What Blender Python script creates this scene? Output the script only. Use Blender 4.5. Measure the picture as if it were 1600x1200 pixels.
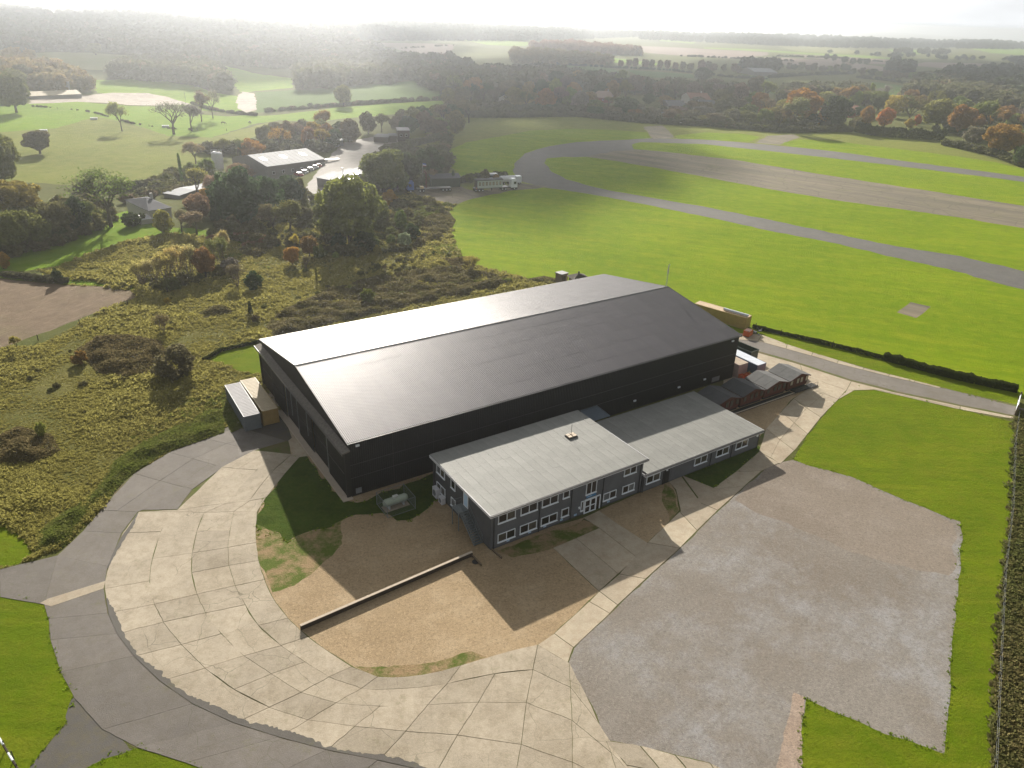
import bpy, math, random
import numpy as np
from mathutils import Vector, Matrix, noise
from mathutils.geometry import delaunay_2d_cdt
random.seed(7); rng = np.random.default_rng(7)
R_ = math.radians
for o in list(bpy.data.objects): bpy.data.objects.remove(o)
SC = bpy.context.scene
COL = SC.collection

# ------------------------------------------------------------------ camera
CAM_H, FPX = 58.0, 1158.76
_p, _r = R_(26.664), R_(2.0674)
FW = np.array([0, math.cos(_p), -math.sin(_p)])
_up = np.array([0, math.sin(_p), math.cos(_p)]); _ri = np.array([1., 0, 0])
RT = math.cos(_r)*_ri + math.sin(_r)*_up
UP = -math.sin(_r)*_ri + math.cos(_r)*_up
cd = bpy.data.cameras.new('camera'); cam = bpy.data.objects.new('camera', cd); COL.objects.link(cam)
cam.matrix_world = Matrix(((RT[0], UP[0], -FW[0], 0), (RT[1], UP[1], -FW[1], 0), (RT[2], UP[2], -FW[2], CAM_H), (0, 0, 0, 1)))
cd.sensor_fit = 'HORIZONTAL'; cd.sensor_width = 36; cd.lens = FPX/1600*36
cd.clip_start = 1; cd.clip_end = 30000
SC.camera = cam

# ------------------------------------------------------------------ world, sun, exposure
SUN_AZ, SUN_EL = -14.0, 23.4          # azimuth from +Y towards +X
W = bpy.data.worlds.new('World'); SC.world = W; W.use_nodes = True
nt = W.node_tree; nt.nodes.clear()
def wn(t, **k):
    n = nt.nodes.new(t)
    for a, b in k.items(): setattr(n, a, b)
    return n
sky = wn('ShaderNodeTexSky', sky_type='NISHITA', sun_disc=False, sun_elevation=R_(SUN_EL), sun_rotation=R_(SUN_AZ),
         altitude=100, air_density=1.2, dust_density=4.0, ozone_density=1.0)
hsv = wn('ShaderNodeHueSaturation'); hsv.inputs['Saturation'].default_value = .06; hsv.inputs['Value'].default_value = .8
nt.links.new(sky.outputs[0], hsv.inputs['Color'])
tc = wn('ShaderNodeTexCoord'); mp = wn('ShaderNodeMapping'); mp.inputs['Scale'].default_value = (1.6, 1.6, 7)
nz = wn('ShaderNodeTexNoise'); nz.inputs['Scale'].default_value = 2.2; nz.inputs['Detail'].default_value = 7; nz.inputs['Roughness'].default_value = .55
nt.links.new(tc.outputs['Generated'], mp.inputs[0]); nt.links.new(mp.outputs[0], nz.inputs['Vector'])
cr = wn('ShaderNodeValToRGB'); cr.color_ramp.elements[0].position = .2; cr.color_ramp.elements[1].position = .42; cr.color_ramp.elements[0].color = (.86, .86, .86, 1)
nt.links.new(nz.outputs['Fac'], cr.inputs[0])
nz2 = wn('ShaderNodeTexNoise'); nz2.inputs['Scale'].default_value = 3.5; nz2.inputs['Detail'].default_value = 6
nt.links.new(mp.outputs[0], nz2.inputs['Vector'])
cl = wn('ShaderNodeMapRange'); cl.inputs['From Min'].default_value = .3; cl.inputs['From Max'].default_value = .7
cl.inputs['To Min'].default_value = .84; cl.inputs['To Max'].default_value = 1.08
nt.links.new(nz2.outputs['Fac'], cl.inputs['Value'])
addc = wn('ShaderNodeMixRGB', blend_type='ADD'); addc.inputs[0].default_value = 1; addc.inputs[2].default_value = (1.5, 1.6, 1.7, 1); nt.links.new(hsv.outputs[0], addc.inputs[1])
mul = wn('ShaderNodeMixRGB', blend_type='MULTIPLY'); mul.inputs['Fac'].default_value = 1
nt.links.new(addc.outputs[0], mul.inputs[1]); nt.links.new(cl.outputs[0], mul.inputs[2])
mx = wn('ShaderNodeMixRGB')
nt.links.new(cr.outputs[0], mx.inputs['Fac']); nt.links.new(sky.outputs[0], mx.inputs[1]); nt.links.new(mul.outputs[0], mx.inputs[2])
sx = wn('ShaderNodeSeparateXYZ'); nt.links.new(tc.outputs['Generated'], sx.inputs[0])
ab_ = wn('ShaderNodeMath', operation='ABSOLUTE'); nt.links.new(sx.outputs['Z'], ab_.inputs[0])
om = wn('ShaderNodeMath', operation='SUBTRACT'); om.inputs[0].default_value = 1; nt.links.new(ab_.outputs[0], om.inputs[1])
pw = wn('ShaderNodeMath', operation='POWER'); pw.inputs[1].default_value = 14; nt.links.new(om.outputs[0], pw.inputs[0])
hl = wn('ShaderNodeVectorMath', operation='SCALE'); hl.inputs[0].default_value = (6.6, 6.8, 7.0); nt.links.new(pw.outputs[0], hl.inputs['Scale'])
h2 = wn('ShaderNodeMixRGB', blend_type='MULTIPLY'); h2.inputs[0].default_value = 1; nt.links.new(hl.outputs[0], h2.inputs[1]); nt.links.new(cl.outputs[0], h2.inputs[2])
ad2 = wn('ShaderNodeMixRGB', blend_type='ADD'); ad2.inputs[0].default_value = 1; nt.links.new(mx.outputs[0], ad2.inputs[1]); nt.links.new(h2.outputs[0], ad2.inputs[2])
bg = wn('ShaderNodeBackground'); bg.inputs['Strength'].default_value = 0.05
nt.links.new(ad2.outputs[0], bg.inputs[0])
wo = wn('ShaderNodeOutputWorld'); nt.links.new(bg.outputs[0], wo.inputs[0])

S = np.array([math.sin(R_(SUN_AZ))*math.cos(R_(SUN_EL)), math.cos(R_(SUN_AZ))*math.cos(R_(SUN_EL)), math.sin(R_(SUN_EL))])
ld = bpy.data.lights.new('sun', 'SUN'); ld.energy = 5.0; ld.angle = R_(.6); ld.color = (1, .93, .82)
sun = bpy.data.objects.new('sun', ld); COL.objects.link(sun)
sun.rotation_euler = Vector(S).to_track_quat('Z', 'Y').to_euler(); sun.location = (-60, 60, 200)
vs = SC.view_settings; vs.view_transform = 'Standard'; vs.look = 'None'; vs.gamma = 1; vs.exposure = 1.08; vs.use_curve_mapping = False
SC.cycles.use_denoising = True
SC.cycles.max_bounces = 8; SC.cycles.transparent_max_bounces = 16; SC.cycles.volume_bounces = 1
SC.cycles.sample_clamp_indirect = 6

# ------------------------------------------------------------------ helpers: geometry of the place
def sm(t): t = np.clip(t, 0, 1); return t*t*(3-2*t)
def hgt(x, y):
    x = np.asarray(x, float); y = np.asarray(y, float)
    d = np.hypot(x, y); az = np.degrees(np.arctan2(x, y))
    wl = 1-sm((az+4)/12)
    z = 17*sm((d-900)/1300)*wl
    z = z - 4.5*sm((d-230)/90)*(1-sm((d-520)/250))*(1-sm((az+19)/6))*sm((y-100)/50)
    z = z + 2.2*np.sin(x/47+1)*np.cos(y/61)*sm((d-420)/200)*wl
    far = 64-38*np.exp(-((az-25)/3.2)**2)-14*np.exp(-((az-4)/6.)**2)
    z = z - (far+17*wl)*sm((d-3800)/2600)
    z = z + 5*np.sin(az*.9)*sm((d-1500)/1500)
    return z
def ray(px, py): return FW + RT*(px-800)/FPX - UP*(py-600)/FPX
def at(px, py, dz=0.0):
    """photo pixel -> the point of the land there (dz metres above it)"""
    d = ray(px, py)
    if d[2] > -0.004: d = d.copy(); d[2] = -0.004
    z = 0.0
    t = (z+dz-CAM_H)/d[2]
    if math.hypot(d[0]*t, d[1]*t) < 229: return np.array([d[0]*t, d[1]*t, dz])
    for i in range(26):
        t = (z+dz-CAM_H)/d[2]
        z = .5*z + .5*float(hgt(d[0]*t, d[1]*t))
    return np.array([d[0]*t, d[1]*t, float(hgt(d[0]*t, d[1]*t))+dz])
def ats(Q):
    """the same for an array of pixels"""
    Q = np.asarray(Q, float); D = FW[None] + RT[None]*((Q[:, 0]-800)/FPX)[:, None] - UP[None]*((Q[:, 1]-600)/FPX)[:, None]
    D[:, 2] = np.minimum(D[:, 2], -.004); z = np.zeros(len(Q))
    for i in range(26):
        t = (z-CAM_H)/D[:, 2]; z = .5*z+.5*hgt(D[:, 0]*t, D[:, 1]*t)
    t = (z-CAM_H)/D[:, 2]; x, y = D[:, 0]*t, D[:, 1]*t
    return np.stack([x, y, hgt(x, y)], 1)
def pix(q):
    d = np.asarray(q, float)-np.array([0, 0, CAM_H]); z = d@FW
    return 800+FPX*(d@RT)/z, 600-FPX*(d@UP)/z
YAW = .5931
HU = np.array([math.cos(YAW), math.sin(YAW), 0]); HV = np.array([-math.sin(YAW), math.cos(YAW), 0])
HB = np.array([-20.526, 80.603, 0])
def bf(u, v, z=0): return HB + HU*u + HV*v + np.array([0, 0, z])

# ------------------------------------------------------------------ helpers: objects
def tag(o, label=None, cat=None, group=None, kind=None):
    if label: o['label'] = label
    if cat: o['category'] = cat
    if group: o['group'] = group
    if kind: o['kind'] = kind
    return o
def empty(name, loc=(0, 0, 0), rz=0, **k):
    o = bpy.data.objects.new(name, None); o.empty_display_size = .5
    o.location = [float(a) for a in loc]; o.rotation_euler = (0, 0, rz); COL.objects.link(o)
    return tag(o, **k)
def link(name, me, parent=None, loc=None, rz=None):
    o = bpy.data.objects.new(name, me); COL.objects.link(o)
    if parent: o.parent = parent
    if loc is not None: o.location = [float(a) for a in loc]
    if rz is not None: o.rotation_euler = (0, 0, rz)
    return o
class MB:
    def __init__(s): s.v = []; s.f = []; s.m = []; s.mi = 0
    def add(s, vs, fs):
        n = len(s.v); s.v += [tuple(map(float, a)) for a in vs]
        s.f += [tuple(i+n for i in f) for f in fs]; s.m += [s.mi]*len(fs); return s
    def box(s, x0, x1, y0, y1, z0, z1):
        return s.add([(x0,y0,z0),(x1,y0,z0),(x1,y1,z0),(x0,y1,z0),(x0,y0,z1),(x1,y0,z1),(x1,y1,z1),(x0,y1,z1)],
                     [(0,3,2,1),(4,5,6,7),(0,1,5,4),(1,2,6,5),(2,3,7,6),(3,0,4,7)])
    def tube(s, pts, r, n=6, cap=True):
        pts = [Vector(p) for p in pts]; rs = r if isinstance(r, (list, tuple)) else [r]*len(pts)
        rings = []
        for i, p in enumerate(pts):
            t = (pts[min(i+1, len(pts)-1)]-pts[max(i-1, 0)]).normalized()
            a = t.cross(Vector((0, 0, 1)) if abs(t.z) < .9 else Vector((1, 0, 0))).normalized(); b = t.cross(a)
            rings.append([p+(a*math.cos(k*2*math.pi/n)+b*math.sin(k*2*math.pi/n))*rs[i] for k in range(n)])
        vs = [q for r_ in rings for q in r_]
        fs = [(i*n+k, i*n+(k+1) % n, (i+1)*n+(k+1) % n, (i+1)*n+k) for i in range(len(pts)-1) for k in range(n)]
        if cap: fs += [tuple(range(n))[::-1], tuple((len(pts)-1)*n+k for k in range(n))]
        return s.add(vs, fs)
    def prism(s, poly, y0, y1, axis='y'):
        """extrude a 2D outline; axis y: poly in (x,z); x: poly in (y,z); z: poly in (x,y)"""
        n = len(poly)
        mk = {'y': lambda p, t: (p[0], t, p[1]), 'x': lambda p, t: (t, p[0], p[1]), 'z': lambda p, t: (p[0], p[1], t)}[axis]
        vs = [mk(p, y0) for p in poly]+[mk(p, y1) for p in poly]
        return s.add(vs, [tuple(range(n))[::-1], tuple(range(n, 2*n))]+[(i, (i+1) % n, n+(i+1) % n, n+i) for i in range(n)])
    def mesh(s, name, mats, smooth=False):
        me = bpy.data.meshes.new(name); me.from_pydata(s.v, [], s.f)
        for m in (mats if isinstance(mats, (list, tuple)) else [mats]): me.materials.append(m)
        if any(s.m): me.polygons.foreach_set('material_index', s.m)
        if smooth: me.polygons.foreach_set('use_smooth', [True]*len(me.polygons))
        import bmesh
        bm = bmesh.new(); bm.from_mesh(me); bmesh.ops.recalc_face_normals(bm, faces=bm.faces); bm.to_mesh(me); bm.free()
        me.update(); return me
    def build(s, name, mats, parent=None, loc=None, rz=None, smooth=False):
        return link(name, s.mesh(name, mats, smooth), parent, loc, rz)
def box(name, b, mat, parent=None): return MB().box(*b).build(name, mat, parent)

# ------------------------------------------------------------------ helpers: materials
def srgb(r, g, b):
    f = lambda c: (c/255/12.92 if c/255 <= .04045 else ((c/255+.055)/1.055)**2.4)
    return (f(r), f(g), f(b))
class NM:
    def __init__(s, name, rough=.9, spec=.25, local=False):
        s.m = bpy.data.materials.new(name); s.m.use_nodes = True; s.t = s.m.node_tree
        s.b = s.t.nodes['Principled BSDF']; s.b.inputs['Roughness'].default_value = rough
        s.b.inputs['Specular IOR Level'].default_value = spec
        s.co = s.t.nodes.new('ShaderNodeTexCoord').outputs['Object'] if local else s.t.nodes.new('ShaderNodeNewGeometry').outputs['Position']
        s.c = None
    def n(s, t, **k):
        n = s.t.nodes.new(t)
        for a, b in k.items(): setattr(n, a, b)
        return n
    def l(s, a, b): s.t.links.new(a, b)
    def vec(s, scale=(1, 1, 1), rot=0, warp=0, ws=1):
        m = s.n('ShaderNodeMapping', vector_type='TEXTURE'); m.inputs['Scale'].default_value = tuple(1/a for a in scale); m.inputs['Rotation'].default_value = (0, 0, rot)
        src = s.co
        if warp:
            nz = s.n('ShaderNodeTexNoise'); nz.inputs['Scale'].default_value = ws; nz.inputs['Detail'].default_value = 3
            s.l(src, nz.inputs['Vector'])
            vm = s.n('ShaderNodeVectorMath', operation='MULTIPLY_ADD'); vm.inputs[1].default_value = (warp,)*3
            s.l(nz.outputs['Color'], vm.inputs[0]); s.l(src, vm.inputs[2]); src = vm.outputs[0]
        s.l(src, m.inputs[0]); return m.outputs[0]
    def noise(s, scale, detail=4, rough=.6, vec=None, lo=.35, hi=.65):
        nz = s.n('ShaderNodeTexNoise'); nz.inputs['Scale'].default_value = scale; nz.inputs['Detail'].default_value = detail
        nz.inputs['Roughness'].default_value = rough; s.l(vec or s.co, nz.inputs['Vector'])
        mr = s.n('ShaderNodeMapRange'); mr.inputs['From Min'].default_value = lo; mr.inputs['From Max'].default_value = hi
        s.l(nz.outputs['Fac'], mr.inputs['Value']); return mr.outputs[0]
    def cracks(s, scale, width, warp=.6, ws=.5):
        v = s.n('ShaderNodeTexVoronoi', feature='DISTANCE_TO_EDGE'); v.inputs['Scale'].default_value = scale
        s.l(s.vec(warp=warp, ws=ws), v.inputs['Vector'])
        mr = s.n('ShaderNodeMapRange'); mr.inputs['From Min'].default_value = 0; mr.inputs['From Max'].default_value = width
        mr.inputs['To Min'].default_value = 1; mr.inputs['To Max'].default_value = 0
        s.l(v.outputs['Distance'], mr.inputs['Value']); return mr.outputs[0]
    def col(s, c): s.c = None; s.base = c; s.b.inputs['Base Color'].default_value = (*c, 1); return s
    def mix(s, c2, fac, k=1.0, blend='MIX'):
        m = s.n('ShaderNodeMixRGB', blend_type=blend)
        if s.c is None: m.inputs[1].default_value = (*s.base, 1)
        else: s.l(s.c, m.inputs[1])
        if isinstance(c2, tuple): m.inputs[2].default_value = (*c2, 1)
        else: s.l(c2, m.inputs[2])
        if isinstance(fac, float): m.inputs[0].default_value = fac
        elif k != 1.0:
            q = s.n('ShaderNodeMath', operation='MULTIPLY'); q.inputs[1].default_value = k; s.l(fac, q.inputs[0]); s.l(q.outputs[0], m.inputs[0])
        else: s.l(fac, m.inputs[0])
        s.c = m.outputs[0]; s.l(s.c, s.b.inputs['Base Color']); return s
    def mul(s, a, b):
        q = s.n('ShaderNodeMath', operation='MULTIPLY'); s.l(a, q.inputs[0]); s.l(b, q.inputs[1]); return q.outputs[0]
    def rnd(s, lo=.85, hi=1.15):
        oi = s.n('ShaderNodeObjectInfo'); mr = s.n('ShaderNodeMapRange'); mr.inputs['To Min'].default_value = lo; mr.inputs['To Max'].default_value = hi
        s.l(oi.outputs['Random'], mr.inputs['Value'])
        cc = s.n('ShaderNodeCombineColor'); [s.l(mr.outputs[0], cc.inputs[i]) for i in range(3)]
        return s.mix(cc.outputs[0], 1.0, blend='MULTIPLY')
    def bump(s, fac, strength=.5, dist=.1):
        b = s.n('ShaderNodeBump'); b.inputs['Strength'].default_value = strength; b.inputs['Distance'].default_value = dist
        s.l(fac, b.inputs['Height']); s.l(b.outputs[0], s.b.inputs['Normal']); return s
def plain(name, c, rough=.6, spec=.4, metal=0, var=.25, vs=1.5):
    m = NM(name, rough, spec).col(c); m.b.inputs['Metallic'].default_value = metal
    if var: m.mix(tuple(x*.55 for x in c), m.noise(vs, 5), var)
    return m.m
M = {}
def ang(p, q): a, b = at(*p), at(*q); return math.atan2(b[1]-a[1], b[0]-a[0])
A_FIELD = ang((700, 370), (1500, 470)); A_PLOUGH = ang((20, 540), (205, 468)); A_PARK = ang((900, 1030), (1160, 770)); A_RUN = ang((1000, 236), (1600, 322))
def grass(name, a, b, c, s1=.06, s2=.5, rough=.9, stripe=None):
    m = NM(name, rough, .02).col(a)
    m.mix(b, m.noise(s1, 5, .6)).mix(c, m.noise(s2, 6, .7, lo=.42, hi=.7), .55)
    if stripe:
        m.mix(b, m.noise(.3, 6, .7, vec=m.vec((.15, 1.6, 1), rot=stripe), lo=.45, hi=.62), .65)
        m.mix(c, m.noise(.11, 8, .75, vec=m.vec((.25, 1.2, 1), rot=stripe), lo=.5, hi=.66), .5)
        m.mix(tuple(x*.62 for x in b), m.noise(.7, 7, .8, vec=m.vec((.35, 1.3, 1), rot=stripe), lo=.5, hi=.75), .5)
    m.mix(tuple(x*.6 for x in b), m.noise(.25, 6, .75, lo=.52, hi=.72), .45)
    m.mix(tuple(x*.5 for x in b), m.noise(3.5, 5, .75, lo=.5, hi=.8), .55)
    m.bump(m.noise(1.5, 9, .85), .75, .3)
    return m.m
M['lawn'] = grass('mown_grass', (.20, .285, .006), (.14, .225, .005), (.29, .31, .018), s1=.03, s2=.3, stripe=A_FIELD)
M['lawn_near'] = grass('near_mown_grass', (.158, .218, .007), (.11, .168, .006), (.225, .225, .022), s1=.12, s2=.5, stripe=A_FIELD+.3)
M['heath'] = grass('rough_grass', (.165, .155, .045), (.10, .11, .03), (.22, .19, .07), s1=.05, s2=.35)
M['pasture'] = grass('pasture_grass', (.19, .215, .042), (.14, .165, .032), (.25, .235, .07), s1=.02, s2=.2)
M['bright'] = grass('field_grass', (.17, .28, .018), (.13, .22, .014), (.23, .28, .03), s1=.02, s2=.2)
M['dullgreen'] = grass('winter_crop', (.085, .15, .03), (.07, .12, .025), (.10, .15, .04), s1=.01, s2=.1)
M['yellowfield'] = grass('stubble', (.21, .21, .08), (.17, .19, .06), (.24, .22, .10), s1=.01, s2=.1)
M['country'] = grass('countryside_grass', (.12, .135, .038), (.09, .10, .03), (.15, .145, .05), s1=.01, s2=.1)
M['shadegrass'] = grass('shaded_grass', (.06, .10, .014), (.045, .075, .011), (.10, .115, .025), s1=.25, s2=1.2)  # darkened copy of the grass: building shade put into its colour
def mk_plough():
    m = NM('ploughed_earth', .95, .15).col((.225, .165, .108))
    m.mix((.15, .105, .066), m.noise(.25, 6, .7)).mix((.16, .15, .06), m.noise(.08, 4, lo=.5, hi=.75), .6)
    m.mix((.12, .085, .055), m.noise(1.2, 4, vec=m.vec((.15, 2.2, 1), rot=A_PLOUGH)), .6)
    return m.bump(m.noise(1.6, 5, .7, vec=m.vec((.3, 2, 1), rot=A_PLOUGH)), .8, .2).m
M['plough'] = mk_plough()
def mk_far_plough():
    m = NM('far_ploughed_earth', .95, .1).col((.19, .135, .105)).mix((.14, .10, .08), 0.3)
    return m.mix((.24, .18, .13), m.noise(.02, 5, vec=m.vec((1, .2, 1), rot=.2)), .6).m
M['farplough'] = mk_far_plough()
def mk_conc(name, c, dark, crack=True, rnd=True, k=1.0):
    m = NM(name, .85, .25).col(c)
    m.mix(tuple(x*.68 for x in c), m.noise(.22, 8, .72), .85)
    m.mix(dark, m.noise(.9, 9, .82, lo=.46, hi=.68), .7)
    m.mix(dark, m.noise(.13, 7, .75, lo=.5, hi=.66), .55)
    m.mix((.12, .115, .04), m.noise(.4, 9, .8, lo=.56, hi=.68), .5)
    m.mix(tuple(x*.6 for x in c), m.noise(14, 4, .8, lo=.5, hi=.8), .6)
    m.mix(tuple(min(1, x*1.22) for x in c), m.noise(5, 5, .7, lo=.5, hi=.8), .5)
    m.mix(tuple(x*.8 for x in c), m.noise(2.5, 4, .6, vec=m.vec((.15, 2.5, 1), rot=.5), lo=.45, hi=.7), .5)
    if crack:
        gate = m.noise(.06, 3, lo=.47, hi=.56)
        m.mix((.075, .07, .035), m.mul(m.cracks(.19, .007, 1.6, .35), gate), .7)
        m.mix((.10, .085, .05), m.mul(m.cracks(.5, .008, .9, .6), m.noise(.11, 3, lo=.52, hi=.6)), .7)
    if rnd: m.rnd(.86, 1.1)
    m.bump(m.noise(9, 5, .7), .35, .03)
    return m.m
M['conc'] = mk_conc('old_concrete', (.385, .33, .25), (.17, .135, .085))
M['conc_path'] = mk_conc('path_concrete', (.41, .35, .258), (.24, .17, .11), crack=False)
def mk_runway():
    m = NM('runway_concrete', .9, .15).col((.175, .145, .105))
    m.mix((.085, .075, .06), m.noise(.12, 8, .75, vec=m.vec((.12, 1.1, 1), rot=A_RUN), lo=.4, hi=.6), .85)
    m.mix((.12, .125, .035), m.noise(.3, 8, .8, vec=m.vec((.3, 1, 1), rot=A_RUN), lo=.52, hi=.66), .7)
    m.mix((.24, .20, .14), m.noise(.2, 8, .8, vec=m.vec((.2, 1.4, 1), rot=A_RUN), lo=.54, hi=.68), .7)
    m.mix((.05, .045, .03), m.cracks(.12, .03, 2, .2), .5)
    return m.m
M['conc_far'] = mk_runway()
M['asph'] = mk_conc('worn_asphalt', (.16, .143, .128), (.10, .085, .06))
M['asph_dark'] = mk_conc('dark_asphalt', (.085, .078, .072), (.10, .085, .035), rnd=False)
M['asph_far'] = mk_conc('perimeter_asphalt', (.10, .094, .092), (.06, .055, .045), rnd=False, crack=False)
def mk_joint():
    m = NM('joint_moss', .95, .1).col((.115, .095, .05))
    return m.mix((.075, .095, .018), m.noise(.5, 5)).m
M['joint'] = mk_joint()
def mk_gravel(name, a, b, c, big=.08, tracks=None):
    m = NM(name, .9, .2).col(a)
    m.mix(b, m.noise(big, 7, .7, lo=.4, hi=.6)).mix(c, m.noise(big*2.2, 8, .75, lo=.48, hi=.62), .8)
    m.mix(tuple(x*.72 for x in a), m.noise(1.2, 8, .8, lo=.45, hi=.75), .5)
    if tracks is not None:
        m.mix(tuple(x*.75 for x in a), m.noise(1.1, 3, vec=m.vec((.1, 1.3, 1), rot=tracks, warp=6, ws=.03), lo=.5, hi=.64), .35)
    v = m.n('ShaderNodeTexVoronoi'); v.inputs['Scale'].default_value = 8.5; m.l(m.co, v.inputs['Vector'])
    hs = m.n('ShaderNodeSeparateColor'); m.l(v.outputs['Color'], hs.inputs[0])
    m.mix(tuple(x*.42 for x in a), m.mul(hs.outputs[0], m.noise(2.5, 3, lo=.3, hi=.7)), .75)
    m.mix(tuple(min(1, x*1.6) for x in a), m.mul(hs.outputs[1], m.noise(3.5, 3, lo=.45, hi=.8)), .6)
    return m.bump(m.noise(8, 4, .8), .55, .06).m
M['gravel'] = mk_gravel('grey_gravel', (.235, .212, .185), (.175, .145, .115), (.29, .288, .29), .035, tracks=A_PARK)
M['gravel_pink'] = mk_gravel('pale_fines', (.33, .25, .19), (.26, .2, .16), (.38, .3, .24), .2)
M['tan'] = mk_gravel('tan_gravel', (.355, .262, .155), (.29, .21, .12), (.41, .315, .20), .1, tracks=.5)
def mk_tangrass():
    m = NM('mossy_gravel', .95, .15).col((.32, .225, .125))
    m.mix((.10, .135, .02), m.noise(.28, 8, .75, lo=.42, hi=.56)).mix((.06, .085, .015), m.noise(1.5, 6, .7, lo=.5, hi=.75), .5)
    return m.bump(m.noise(5, 5, .8), .9, .1).m
M['tan_grass'] = mk_tangrass()
M['mound'] = mk_gravel('bare_earth', (.30, .245, .20), (.20, .165, .135), (.36, .31, .26), .08)
M['yard'] = mk_conc('yard_concrete', (.22, .20, .18), (.15, .13, .11), rnd=False, crack=False)
M['gravel_brown'] = mk_gravel('brown_fines', (.225, .187, .15), (.185, .15, .118), (.26, .225, .19), .05)
# ------------------------------------------------------------------ the ground: one seamless sheet, cut along its borders
def dens(pts, closed=True, amp=.35, frq=.35):
    """pixel outline -> world outline with small natural wobbles"""
    P = [at(*p)[:2] for p in pts]; out = []
    n = len(P)
    for i in range(n if closed else n-1):
        a, b = P[i], P[(i+1) % n]; L = np.hypot(*(b-a)); dm = max(20, min(np.hypot(*a), np.hypot(*b)))
        st = min(max(.35, dm/90), 60)
        k = int(max(1, min(160, L/st)))
        for j in range(k):
            q = a+(b-a)*j/k; d = np.hypot(*q); A = amp*(1+d/500)
            w = noise.noise_vector(Vector((q[0]*frq, q[1]*frq, 0)))
            w2 = noise.noise_vector(Vector((q[0]*frq*4, q[1]*frq*4, 5)))
            out.append((q[0]+w[0]*A+w2[0]*A*.35, q[1]+w[1]*A+w2[1]*A*.35))
    return out
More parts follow.
